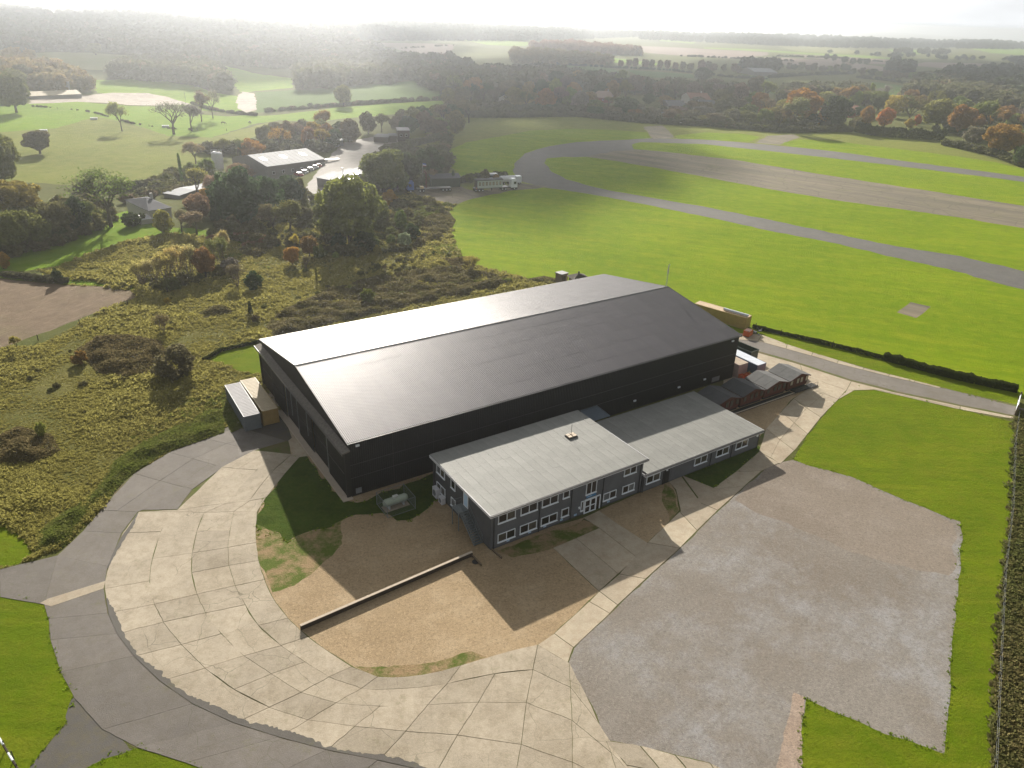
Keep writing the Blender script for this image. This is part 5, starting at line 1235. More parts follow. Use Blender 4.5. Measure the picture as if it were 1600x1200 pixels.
K3 = ['round0', 'round1', 'oak1', 'sparse0', 'sparse1', 'round0', 'oak2', 'bare1']
grove([(700,170),(735,160),(800,172),(860,178),(960,186),(1100,196),(1220,204),(1215,190),(1180,178),(1100,176),(1060,184),(1000,184),(900,172),(800,160),(700,155)], 46, (17, 6), (26, 42), (26, 40), K3, MIX, 'the village wood\'s front row', 'trees of the village wood, front row')
grove([(790,160),(830,132),(960,140),(1060,150),(1180,150),(1210,175),(1120,168),(1040,166),(940,170),(860,165)], 34, (24, 8), (24, 36), (24, 36), K3, MIX, 'the village wood\'s back rows', 'trees of the village wood, behind')
grove([(500,222),(540,214),(620,200),(700,186),(740,182),(730,205),(680,215),(640,212),(590,208),(520,232)], 20, (20, 6), (26, 38), (30, 44), K3, [BRN, OLV, DGR, BRN], 'the hazy belt behind the farm yard', 'hazy belt behind the farm yard')
grove([(400,228),(470,210),(500,200),(520,225),(505,238),(470,235),(430,240)], 12, (18, 6), (28, 40), (26, 38), K3, [ORG, OLV, BRN, RST], 'the trees behind the industrial shed', 'trees behind the industrial shed')
grove([(1220,178),(1300,160),(1400,165),(1500,172),(1600,195),(1600,215),(1500,190),(1440,182),(1330,170)], 26, (24, 7), (22, 34), (24, 38), K3, [OLV, DGR, YGR, GRY, RST, OLV], 'the wood behind the autumn row', 'trees behind the autumn row')
grove([(-40,118),(30,128),(60,150),(20,150),(-40,158)], 8, (18, 8), (30, 40), (34, 44), ['oak0', 'oak1', 'oak2'], [OLV, RST, BRN], 'the far left oak wood', 'far left oak wood')
def row(pts, n, hr, wr, kinds, cols, label, group, cat='tree', name=None):
    P = [np.array(p, float) for p in pts]; L = [np.hypot(*(b-a)) for a, b in zip(P[:-1], P[1:])]; tot = sum(L)
    for i in range(n):
        s = (i+random.uniform(.2, .8))/n*tot
        for a, b, l in zip(P[:-1], P[1:], L):
            if s <= l: q = a+(b-a)*s/l; break
            s -= l
        h, kd, cl = random.uniform(*hr), random.choice(kinds), random.choice(cols)
        T(q[0], q[1]+random.uniform(-.6, .6), h, random.uniform(*wr), kd, cl, lab_for(label, cl, kd, h, hr, i, list(range(n))), cat, group, name)
FAR = ['mid0', 'mid1']
row([(1205,107),(1240,109),(1300,112),(1330,110)], 12, (9, 14), (10, 16), FAR, [DGR, OLV, BRN], 'the hedge below the ploughed fields', 'hedgerow trees below the ploughed fields')
row([(1285,92),(1330,100),(1360,101)], 6, (8, 12), (10, 15), FAR, [DGR, DGR], 'the hedge between ploughed fields', 'hedgerow trees between the ploughed fields')
row([(1330,115),(1380,121),(1440,124),(1450,118)], 12, (9, 14), (11, 18), FAR, [DGR, BRN, OLV], 'the hedge right of the ploughed fields', 'hedgerow trees right of the ploughed fields')
row([(400,176),(525,165),(600,160),(700,154)], 12, (5, 8), (10, 16), FAR, [DGR, BRN], 'the hedge across the hazy field', 'hedge trees across the hazy field')
row([(960,104),(1040,108),(1150,112),(1160,118)], 16, (12, 18), (10, 14), FAR, [(.13,.085,.055), BRN], 'the brown avenue over green fields', 'trees of the brown avenue')
# ------------------------------------------------------------------ instanced masses: far woods, rough grass
def scatter(name, pts, scl, coll, label=None, kind='stuff', zs=None):
    me = bpy.data.meshes.new(name); me.from_pydata([tuple(map(float, p)) for p in pts], [], [])
    a = me.attributes.new('sc', 'FLOAT_VECTOR', 'POINT'); S3 = np.stack([scl, scl, scl if zs is None else zs], 1)
    a.data.foreach_set('vector', S3.astype('f').ravel())
    r = me.attributes.new('rot', 'FLOAT_VECTOR', 'POINT'); RR = np.zeros((len(pts), 3)); RR[:, 2] = rng.uniform(0, 6.28, len(pts))
    r.data.foreach_set('vector', RR.astype('f').ravel())
    o = link(name, me); tag(o, label, kind=kind)
    g = bpy.data.node_groups.new(name, 'GeometryNodeTree')
    g.interface.new_socket('Geometry', in_out='INPUT', socket_type='NodeSocketGeometry'); g.interface.new_socket('Geometry', in_out='OUTPUT', socket_type='NodeSocketGeometry')
    N = g.nodes.new; gi, go = N('NodeGroupInput'), N('NodeGroupOutput'); ip = N('GeometryNodeInstanceOnPoints'); ci = N('GeometryNodeCollectionInfo')
    ci.inputs['Collection'].default_value = coll; ci.inputs['Separate Children'].default_value = True; ci.inputs['Reset Children'].default_value = True
    ip.inputs['Pick Instance'].default_value = True
    na = N('GeometryNodeInputNamedAttribute'); na.data_type = 'FLOAT_VECTOR'; na.inputs['Name'].default_value = 'sc'
    nr = N('GeometryNodeInputNamedAttribute'); nr.data_type = 'FLOAT_VECTOR'; nr.inputs['Name'].default_value = 'rot'
    g.links.new(gi.outputs[0], ip.inputs['Points']); g.links.new(ci.outputs[0], ip.inputs['Instance'])
    g.links.new(na.outputs['Attribute'], ip.inputs['Scale']); g.links.new(nr.outputs['Attribute'], ip.inputs['Rotation'])
    g.links.new(ip.outputs[0], go.inputs[0])
    md = o.modifiers.new('scatter', 'NODES'); md.node_group = g; return o
def px_pts(poly, n):
    P = np.array(poly, float); x0, y0 = P.min(0); x1, y1 = P.max(0)
    Q = np.stack([rng.uniform(x0, x1, n*5), rng.uniform(y0, y1, n*5)], 1); return Q[inpoly(Q, P)][:n]
def coll_of(name, meshes):
    c = bpy.data.collections.new(name)
    for me in meshes:
        o = bpy.data.objects.new(name+'_piece', me); c.objects.link(o)
    return c
def crown_cheap(kind, n, size, mat):
    C, O = crown_pts(kind, n); return quads_mesh('far_crown', C/10., size/10., mat, up=.3, outward=O)
def woodmat(n, cols): return leafmat(n, False, cols, .45)
WM = woodmat('dull_wood', [(.075,.072,.045), (.10,.085,.055), (.06,.07,.035), (.13,.10,.06), (.085,.09,.04)])
WA = woodmat('autumn_wood', [(.14,.12,.05), (.165,.14,.05), (.12,.12,.045), (.17,.115,.045)])
WD = woodmat('dark_wood', [(.045,.058,.038), (.065,.068,.042), (.05,.06,.03)])
WR = woodmat('brown_belt', [(.15,.085,.05), (.12,.08,.05), (.17,.10,.055)])
GMX = woodmat('green_olive', [(.10,.11,.035), (.075,.09,.028), (.13,.12,.045), (.06,.075,.025), (.11,.095,.045)])
CW = {k: coll_of(k, [crown_cheap('round', 420, 1.35, m), crown_cheap('mound', 420, 1.35, m), crown_cheap('round', 300, 1.5, m)]) for k, m in (('dull', WM), ('autumn', WA), ('dark', WD), ('belt', WR), ('green', GMX))}
def wood(polys, n, cols, hm, label, wf=(.8, 1.25)):
    pts = []; scl = []; zs = []
    A = [abs(sum(a[0]*b[1]-b[0]*a[1] for a, b in zip(pl, pl[1:]+pl[:1]))) for pl in polys]
    for pl, a in zip(polys, A):
        P = np.array(pl, float); k = int(n*a/sum(A)); x0, y0 = P.min(0); x1, y1 = P.max(0)
        Q = np.stack([rng.uniform(x0, x1, k*6), rng.uniform(y0, y1, k*6)], 1); Q = Q[inpoly(Q, P)]; W0 = ats(Q); hp_ = hm*FPX/np.maximum(60, np.linalg.norm(W0, axis=1)); ok = inpoly(Q-np.stack([0*hp_, hp_*.62], 1), P)
        if ok.sum() > 12: Q = Q[ok]
        Q = Q[:k]
        for w in ats(Q+np.array([0, 2.0])):
            pts.append(w)
            h = hm*random.uniform(.7, 1.2); zs.append(h); scl.append(h*random.uniform(*wf))
    return scatter('woodland', np.array(pts), np.array(scl), CW[cols], label, 'stuff', np.array(zs))
wood([[(-200,-6),(0,2),(200,13),(430,24),(560,30),(560,62),(620,80),(480,108),(400,104),(330,96),(230,86),(150,80),(0,82),(-200,85)]], 4200, 'dull', 14, 'broad hazy woodland covering the left hillside')
wood([[(560,31),(700,38),(850,43),(1000,49),(1000,56),(840,62),(700,62),(560,62)], [(1000,49),(1200,53),(1400,60),(1600,65),(1750,70),(1750,76),(1450,74),(1300,73),(1200,69),(1000,60)]], 5200, 'dark', 15, 'long dark wooded ridge along the horizon')
wood([[(-80,84),(50,84),(80,98),(110,106),(146,128),(142,143),(90,146),(30,132),(-80,125)]], 150, 'autumn', 13, 'rounded autumn wood at the left behind the oaks')
wood([[(150,112),(200,97),(240,93),(300,84),(345,108),(364,138),(350,144),(290,130),(200,123),(140,122)]], 330, 'dull', 13, 'hazy wood between the yellow field and the green one')
wood([[(455,112),(560,84),(700,88),(735,100),(730,118),(600,130),(475,140)], [(640,120),(740,108),(830,112),(840,135),(800,160),(700,150),(660,132)]], 900, 'dull', 14, 'hazy woodland in the middle distance under the sun glow')
wood([[(822,67),(900,66),(1000,76),(1005,86),(960,84),(830,76)]], 330, 'belt', 14, 'russet plantation beyond the village wood')
wood([[(800,76),(900,82),(960,88),(950,100),(880,100),(800,98)]], 260, 'autumn', 12, 'pale golden scrub wood before the russet plantation')
wood([[(830,104),(900,112),(980,126),(1080,132),(1150,140),(1200,160),(1050,152),(950,142),(830,134)]], 300, 'dull', 12, 'dull woodland behind the village')
wood([[(1150,96),(1200,94),(1240,100),(1200,112),(1150,106)], [(1450,86),(1590,90),(1750,96),(1750,200),(1620,200),(1560,150),(1500,140),(1440,150),(1425,135),(1480,108),(1600,100)], [(1395,90),(1440,100),(1420,118),(1380,112)]], 900, 'dark', 14, 'dark woods on the far right beyond the autumn trees')
wood([[(1385,75),(1500,78),(1490,84),(1400,82)], [(1225,138),(1340,140),(1375,150),(1370,162),(1300,162),(1220,162)], [(1440,118),(1500,128),(1620,160),(1600,185),(1500,165),(1400,155)]], 520, 'dull', 13, 'mixed woods behind the sunlit autumn row')
wood([[(880,62),(1100,70),(1240,76),(1330,84),(1400,88),(1500,92),(1750,97),(1750,92),(1500,86),(1400,82),(1200,74),(1000,64)]], 260, 'dark', 8, 'thin far hedges and copses between the fields', (1.2, 2.2))
def under(poly, n, h, cols, label):
    W_ = ats(px_pts(poly, n)); zs = rng.uniform(.5, 1.5, len(W_))*h; W_[:, 2] -= .2
    return scatter('undergrowth', W_, zs*rng.uniform(1.0, 1.7, len(W_)), CW[cols], label, 'stuff', zs)
under([(-20,345),(60,330),(150,315),(175,318),(180,345),(150,362),(90,385),(-20,412)], 240, 3.2, 'green', 'undergrowth in the dark tree belt by the garden lawn')
under([(330,335),(420,300),(480,300),(500,330),(600,330),(640,310),(700,322),(690,340),(640,360),(640,395),(560,402),(480,392),(400,385),(330,372)], 420, 2.2, 'green', 'undergrowth round the evergreens and the big oak')
under([(240,275),(330,268),(335,285),(300,300),(270,315),(240,300)], 80, 2.8, 'green', 'undergrowth around the white silos')
under([(215,440),(330,425),(355,415),(360,430),(300,445),(240,455)], 60, 1.5, 'green', 'undergrowth below the golden willows')
under([(560,280),(600,250),(700,235),(700,285),(650,298),(570,300)], 160, 4.0, 'dull', 'dense thicket between farm yard and black shed')
under([(300,240),(400,228),(500,205),(520,235),(420,250),(360,245)], 140, 4.0, 'dull', 'hazy thicket behind the industrial shed')
under([(700,186),(860,180),(1000,192),(1210,204),(1320,202),(1320,190),(1200,185),(1000,176),(860,168),(720,174)], 300, 5, 'dull', 'understorey along the front of the village wood')
under([(1460,205),(1600,235),(1640,200),(1600,180),(1480,190)], 130, 5, 'dull', 'understorey of the right-hand wood')
under([(560,420),(640,400),(700,395),(640,430),(560,445)], 50, .9, 'green', 'scattered scrub on the rough slope')
under([(100,500),(330,440),(560,410),(620,420),(420,490),(260,560),(60,660),(20,600)], 34, .8, 'green', 'small scattered scrub bushes on the rough ground')
def thinline(pts, n, h, cols, label):
    P = [np.array(p, float) for p in pts]; out = []; 
    for i in range(n):
        t = random.uniform(0, len(P)-1.001); k = int(t); q = P[k]+(P[k+1]-P[k])*(t-k); w = at(*q); out.append(w+np.array([random.uniform(-.5, .5), random.uniform(-.5, .5), -.1]))
    zs = rng.uniform(.6, 1.4, n)*h
    return scatter('hedgerow', np.array(out), zs*1.5, CW[cols], label, 'stuff', zs)
thinline([(400,177),(525,166),(600,161),(700,155),(745,150)], 160, 2.2, 'dull', 'long hazy hedge across the pale field')
thinline([(0,166),(60,167),(120,172),(145,176),(180,186),(205,193),(262,201),(300,203)], 40, 1.2, 'dull', 'low fence-line growth across the left meadow')
thinline([(300,163),(330,172),(370,178),(400,181)], 70, 1.8, 'dull', 'low dark hedge right of the earth mound')
thinline([(870,101),(950,106),(1040,110),(1150,122),(1200,124)], 160, 2.5, 'dark', 'dark hedge across the far green fields')
thinline([(560,82),(630,76),(712,71)], 50, 2.5, 'dull', 'hedge along the pale ploughed field')
thinline([(1205,88),(1305,91),(1412,100)], 120, 3, 'dark', 'hedge between the ploughed fields')
thinline([(1340,122),(1400,128),(1452,141)], 80, 3, 'dark', 'hedge above the dark green field')
thinline([(1200,122),(1260,118),(1330,116)], 90, 3.5, 'dark', 'hedge below the lower ploughed field')
thinline([(1062,88),(1150,92),(1240,96)], 70, 3, 'dark', 'hedge under the nearer ploughed strip')
thinline([(700,182),(760,184),(900,182),(1000,192),(1100,197),(1220,207),(1330,206)], 420, 3.0, 'dull', 'bramble hedge bordering the airfield pasture')
thinline([(1470,226),(1520,236),(1560,246),(1600,262)], 90, 3.2, 'dull', 'scrubby hedge at the right edge of the pasture')
thinline([(700,290),(740,282),(790,278)], 60, 2.2, 'dull', 'scrub behind the black shed and the lorry')
thinline([(200,318),(240,300),(258,293),(215,325)], 60, 2.6, 'dull', 'hedge running up behind the white cottage')
thinline([(120,300),(200,298),(245,292)], 70, 2.8, 'dull', 'hedge along the bottom of the left meadow')
thinline([(0,430),(50,437),(100,442)], 110, 1.2, 'dull', 'low brown hedge above the ploughed field')
thinline([(600,240),(660,225),(700,215),(690,250),(640,240),(600,262),(590,250)], 260, 3.0, 'dull', 'rough scrub between the farm yard and the airfield')
thinline([(330,378),(390,372),(420,380),(380,388)], 120, 1.5, 'belt', 'pinkish brown scrub below the cottage garden')
# rough grass tussocks
def tuft(n, h, w, mat):
    V = []; Fc = []
    for i in range(n):
        a = random.uniform(0, 6.28); r = random.uniform(0, w); x, y = r*math.cos(a), r*math.sin(a); ln = random.uniform(.15, .6)*h*1.2; b = random.uniform(0, 6.28)
        hh = h*random.uniform(.5, 1.1)*(1-.5*r/w); s = .09; ca, sa = math.cos(b), math.sin(b)
        k = len(V); V += [(x-sa*s, y+ca*s, 0), (x+sa*s, y-ca*s, 0), (x+ca*ln+sa*s*.7, y+sa*ln-ca*s*.7, hh), (x+ca*ln-sa*s*.7, y+sa*ln+ca*s*.7, hh)]; Fc.append((k, k+1, k+2, k+3))
    me = bpy.data.meshes.new('tuft'); me.from_pydata(V, [], Fc); me.materials.append(mat); return me
TG = woodmat('tussock_blades', [(.235,.215,.062), (.18,.19,.048), (.32,.275,.10), (.145,.16,.04), (.22,.20,.066)])
TL = woodmat('lawn_blades', [(.13,.19,.012), (.18,.20,.02), (.11,.16,.01)])
TD = woodmat('bramble_leaves', [(.075,.085,.03), (.11,.075,.05), (.06,.085,.03), (.14,.10,.06), (.10,.13,.035)])
CT = coll_of('tufts', [tuft(22, .42, .5, TG) for _ in range(5)])
TV = woodmat('verge_blades', [(.085,.10,.03), (.13,.12,.045), (.065,.075,.022), (.16,.13,.06)])
CV_ = coll_of('verge_tufts', [tuft(20, .4, .5, TV) for _ in range(4)])
CLW = coll_of('lawn_tufts', [tuft(10, .16, .3, TL) for _ in range(3)])
def world_pts(Q, lab_ok):
    W_ = ats(Q)
    names = np.array([-1]*len(W_))
    for i, pl in enumerate(POL): names[inpoly(W_[:, :2], pl)] = i
    ok = np.array([(REG[k][1] if k >= 0 else 'ground') in lab_ok for k in names]); return W_[ok]
HEATH = [(-30,560),(0,545),(60,540),(215,458),(100,444),(60,422),(130,400),(200,376),(250,362),(330,362),(440,335),(560,325),(640,300),(720,322),(709,385),(830,437),(1000,450),(700,520),(430,672),(300,700),(150,800),(103,856),(-30,900)]
hp = world_pts(px_pts(HEATH, 46000), ('rough_ground', 'rough_field'))
d_ = np.linalg.norm(hp[:, :2], axis=1)
nz_ = np.array([noise.noise(Vector((p[0]*.06, p[1]*.06, 0))) for p in hp])
nz3 = np.array([noise.noise(Vector((p[0]*.2, p[1]*.2, 7))) for p in hp]); hs_ = rng.uniform(.3, 1.15, len(hp))*(1+1.1*np.clip(nz_, -.7, 1))*(1+.9*np.clip(nz3, -.7, .7))*np.clip(d_/110, .75, 1.7)
scatter('tussock_grass', hp, hs_, CT, 'rough tussock grass over the unmown ground left of the hangar', 'stuff', hs_*.9)
vp = world_pts(px_pts([(1584,640),(1640,640),(1640,1230),(1548,1230)], 2600), ('fence_verge', 'bare_verge')); s_ = rng.uniform(.9, 1.8, len(vp))
scatter('verge_grass', vp, s_, CV_, 'tall rough grass beyond the right-hand fence', 'stuff', s_*.75)
# longer grass along the edges of lawns and slabs
ep = []
for nm, lb, mt, pts, amp in REG:
    if mt in ('lawn_near', 'shadegrass', 'bright') and lb not in ('mid_field', 'far_slope_field'):
        pl = POL[[r[1] for r in REG].index(lb)]
        for a, b in zip(pl, np.roll(pl, -1, 0)):
            if np.hypot(*a) > 260 or np.hypot(*a) < 30: continue
            for _ in range(3): q = a+(b-a)*random.random(); ep.append((q[0]+random.gauss(0, .18), q[1]+random.gauss(0, .18), 0))
ep = np.array(ep); ep[:, 2] = hgt(ep[:, 0], ep[:, 1]); s_ = rng.uniform(.2, .6, len(ep))*(1+.8*(rng.random(len(ep)) > .9)); scatter('edge_grass', ep, s_, CLW, 'longer grass along the lawn edges', 'stuff', s_)
def brambles(poly, n, h, name_label, mat=None, size=.34):
    """low mound of scrub: leaf-sized faces over an uneven heap"""
    Q = px_pts(poly, n); P = np.array(poly, float); c = P.mean(0); W_ = ats(Q)
    pl = np.array([at(*p)[:2] for p in poly]); dd = np.full(len(W_), 1e9)
    for a, b in zip(pl, np.roll(pl, -1, 0)):
        t = np.clip(((W_[:, :2]-a)@(b-a))/((b-a)@(b-a)), 0, 1); dd = np.minimum(dd, np.linalg.norm(W_[:, :2]-a-t[:, None]*(b-a), axis=1))
    nn = np.array([.55+.8*noise.noise(Vector((p[0]*.28, p[1]*.28, 2))) for p in W_])
    hh = h*np.clip(dd/1.6, .08, 1)*np.clip(nn, .12, 1.3)
    W_[:, 2] += hh*rng.uniform(.55, 1, len(W_))
    me = quads_mesh('brambles', W_, size, mat or M['leaf_bramble'], up=.6); o = link('bramble_scrub', me); tag(o, name_label, kind='stuff'); return o
def mk_bramblemat(nm, cols):
    m = bpy.data.materials.new(nm); m.use_nodes = True; t = m.node_tree; t.nodes.clear(); N = t.nodes.new; Lk = t.links.new
    co = N('ShaderNodeTexCoord'); nz = N('ShaderNodeTexNoise'); nz.inputs['Scale'].default_value = .35; nz.inputs['Detail'].default_value = 7; nz.inputs['Roughness'].default_value = .8
    Lk(co.outputs['Object'], nz.inputs['Vector']); r = N('ShaderNodeValToRGB'); e = r.color_ramp.elements
    for i, c in enumerate(cols):
        x = e[i] if i < 2 else e.new(.5); x.position = .3+.4*i/(len(cols)-1); x.color = (*c, 1)
    Lk(nz.outputs['Fac'], r.inputs[0]); d = N('ShaderNodeBsdfDiffuse'); tr = N('ShaderNodeBsdfTranslucent'); mm = N('ShaderNodeMixShader'); mm.inputs[0].default_value = .35
    Lk(r.outputs[0], d.inputs[0]); Lk(r.outputs[0], tr.inputs[0]); Lk(d.outputs[0], mm.inputs[1]); Lk(tr.outputs[0], mm.inputs[2]); o = N('ShaderNodeOutputMaterial'); Lk(mm.outputs[0], o.inputs[0]); return m
M['leaf_bramble'] = mk_bramblemat('bramble_mix', [(.08,.10,.03), (.15,.135,.06), (.12,.16,.04), (.22,.185,.10)])
M['leaf_brown'] = mk_bramblemat('brown_scrub_mix', [(.085,.085,.035), (.15,.125,.06), (.12,.13,.04), (.19,.15,.075)])
M['leaf_green'] = mk_bramblemat('green_scrub_mix', [(.09,.11,.025), (.15,.18,.04), (.11,.15,.03), (.21,.21,.07)])
brambles([(120,545),(150,530),(200,522),(255,535),(262,560),(240,590),(190,598),(150,580)], 9000, 1.5, 'wide heap of brown scrub left of the dark dome bush', M['leaf_brown'])
brambles([(-20,690),(30,668),(80,680),(95,705),(60,722),(-20,730)], 5000, 1.4, 'dark brown scrub at the left edge', M['leaf_brown'])
brambles([(305,492),(330,480),(362,479),(365,488),(340,497),(310,499)], 2500, 1.2, 'low pinkish bramble heap above the small lawn')
brambles([(370,395),(380,374),(415,366),(430,372),(425,395),(395,405)], 4000, 2.0, 'pinkish brown bramble thicket below the evergreens')
brambles([(425,495),(500,458),(560,440),(620,428),(700,418),(760,428),(800,440),(780,452),(690,468),(600,490),(500,515),(430,530),(415,515)], 42000, 1.6, 'long tangled bramble bank behind the hangar')
brambles([(640,395),(700,370),(712,345),(700,330),(655,345),(650,370)], 8000, 1.8, 'bramble scrub along the edge of the mown field')
brambles([(820,437),(850,432),(872,436),(874,442),(840,446)], 1800, 1.2, 'small bramble patch next to the wooden box')
brambles([(690,405),(730,402),(745,418),(715,422)], 2500, 1.6, 'russet bramble mound at the corner of the mown field', M['leaf_brown'])
brambles([(640,330),(700,318),(712,322),(680,340),(640,345)], 3000, 1.6, 'dark scrub below the lorry yard', M['leaf_green'])
brambles([(150,800),(200,745),(262,706),(300,694),(350,676),(352,640),(330,640),(270,668),(225,690),(180,720),(150,765),(100,800),(60,830),(55,862),(100,854)], 34000, .9, 'weedy green scrub bank beside the ring road', M['leaf_green'], .26)
brambles([(340,604),(352,604),(380,668),(362,676),(350,650)], 4000, .9, 'weeds along the side of the grey container', M['leaf_green'], .26)
# hedges
def hedge(pts, h, w, n, label, mat, size=.3, base=0, name='hedge'):
    P = [at(*p) for p in pts]; out = []
    for i in range(n):
        t = random.uniform(0, len(P)-1.001); k = int(t); q = P[k]+(P[k+1]-P[k])*(t-k); d = P[k+1]-P[k]; nn = np.array([-d[1], d[0], 0])/np.hypot(d[0], d[1])
        e = random.random(); 
        f = 1+.35*noise.noise(Vector((q[0]*.2, q[1]*.2, 1)))+.3*noise.noise(Vector((q[0]*.9, q[1]*.9, 3)))
        if e < .4: o_ = nn*random.uniform(-.5, .5)*w*f; z = h*f*random.uniform(.92, 1.02)
        else: o_ = nn*random.choice((-.5, .5))*w*f*random.uniform(.9, 1.03); z = random.uniform(base, h*f)
        out.append(q+o_+[0, 0, z])
    me = quads_mesh('hedge', np.array(out), size, mat, up=.2); o = link(name, me); return tag(o, label, 'hedge')
M['leaf_dark'] = mk_bramblemat('dark_hedge_mix', [(.025,.035,.012), (.045,.055,.018), (.035,.05,.015)])
hedge([(1338,206),(1365,212),(1400,215),(1440,217),(1476,219)], 5.0, 3.0, 7000, 'tall dark clipped hedge below the autumn trees', M['leaf_dark'], .7)
hedge([(1326,205),(1336,198),(1345,195)], 4.6, 2.4, 1500, 'short greyish end of hedge left of the long clipped one', M['leaf_bramble'], .6)
hedge([(1380,561),(1420,572),(1460,583),(1500,593),(1550,604),(1588,612)], 1.15, 1.2, 14000, 'thick dark thorn hedge between the main lawn and the lane', M['leaf_dark'], .26)
hedge([(1176,512),(1220,522),(1300,541),(1380,561)], .65, .6, 7000, 'thin low hedge bottom under the lane fence', M['leaf_dark'], .2)
hedge([(318,565),(345,549),(380,541),(412,534)], .6, .5, 2500, 'low dark growth along the fence of the small lawn', M['leaf_dark'], .2)
hedge([(560,482),(640,455),(720,443),(800,440)], .6, .7, 3500, 'low dark strip of growth behind the hangar', M['leaf_green'], .24)
# fences
def fence(pts, step, h, label, wires=3, postmat='darktimber', mesh=False, pr=.05, lean=0):
    P = [at(*p) for p in pts]; t = empty('fence', P[0], label=label, cat='fence'); posts = []
    for a, b in zip(P[:-1], P[1:]):
        L = np.linalg.norm(b-a); k = max(1, int(L/step)); posts += [a+(b-a)*j/k for j in range(k)]
    posts.append(P[-1]); pm = MB().tube([(0, 0, -.1), (0, 0, h)], pr, 5).mesh('post', M[postmat])
    for q in posts: link('post', pm, t, q-P[0])
    m = MB(); 
    for a, b in zip(posts[:-1], posts[1:]):
        for w in range(wires): z = h*(.95-.8*w/max(1, wires-1)); m.tube([a-P[0]+[0, 0, z], b-P[0]+[0, 0, z]], .006, 3, False)
        if mesh:
            for j in range(1, 10): q = a+(b-a)*j/10-P[0]; m.tube([q+[0, 0, .05], q+[0, 0, h*.95]], .008, 3, False)
    o = m.build('wire', M['stair'], t); return t
fence([(1590,652),(1584,700),(1580,800),(1568,900),(1562,1000),(1557,1100),(1550,1240)], 2.6, 1.3, 'long wire mesh fence down the right side of the square lawn', 3)
fence([(1165,512),(1180,514),(1220,524),(1300,543),(1380,562)], 5.2, 1.35, 'post and wire fence along the lane, above the thin hedge', 2, pr=.08)
fence([(0,553),(60,532),(125,508),(200,477),(262,457)], 5, 1.2, 'post and wire fence between ploughed field and rough grass', 2, pr=.08)
fence([(318,567),(345,551),(380,543),(412,536)], 4, 1.2, 'thin post fence along the small lawn behind the hangar doors', 2)
fence([(0,168),(60,168),(120,173),(160,181),(205,194),(262,202),(400,206)], 14, 1.2, 'distant post and rail fence across the left meadow', 2, pr=.12)
fence([(0,1158),(9,1170),(22,1186),(30,1206)], 2.2, 1.0, 'white and dark rail fence at the bottom left corner', 1)
t = empty('rail_barrier', at(10, 1172), label='pale horizontal rail in the bottom left corner beside the lawn', cat='barrier')
a, b = at(2, 1162)-at(10, 1172), at(32, 1212)-at(10, 1172)
for k in range(4): q0 = a+(b-a)*(k/4); q1 = a+(b-a)*((k+.94)/4); MB().tube([q0+[0, 0, .8], q1+[0, 0, .8]], .09, 6).build('rail', M['white'] if k % 2 == 0 else M['darktimber'], t)
# gate and railings at the lane end
g0, g1 = at(1586, 648), at(1591, 628); d = g1-g0; L = np.hypot(d[0], d[1]); gt = empty('lane_gate', g0, math.atan2(d[1], d[0]), label='white boarded gate across the lane at the right edge', cat='gate')
for i in range(9): MB().box(i*L/9, (i+.86)*L/9, -.03, .03, .1, 1.5).build('board', M['white'], gt)
MB().box(0, L, .031, .08, .3, .42).build('rail', M['white'], gt); MB().box(0, L, .031, .08, 1.2, 1.32).build('rail', M['white'], gt)
for x in (-.15, L+.15): MB().box(x-.12, x+.12, -.12, .12, 0, 1.9).build('post', M['timber'], gt)
g0, g1 = at(1588, 650), at(1640, 668); d = g1-g0; L = np.hypot(d[0], d[1]); gt = empty('metal_railing', g0, math.atan2(d[1], d[0]), label='dark vertical metal railing beyond the white gate', cat='railing')
for i in range(int(L/.35)): MB().tube([(i*.35, 0, 0), (i*.35, 0, 1.4)], .025, 4).build('bar', M['trim'], gt)
MB().box(0, L, -.03, .03, 1.36, 1.42).build('top_rail', M['trim'], gt)

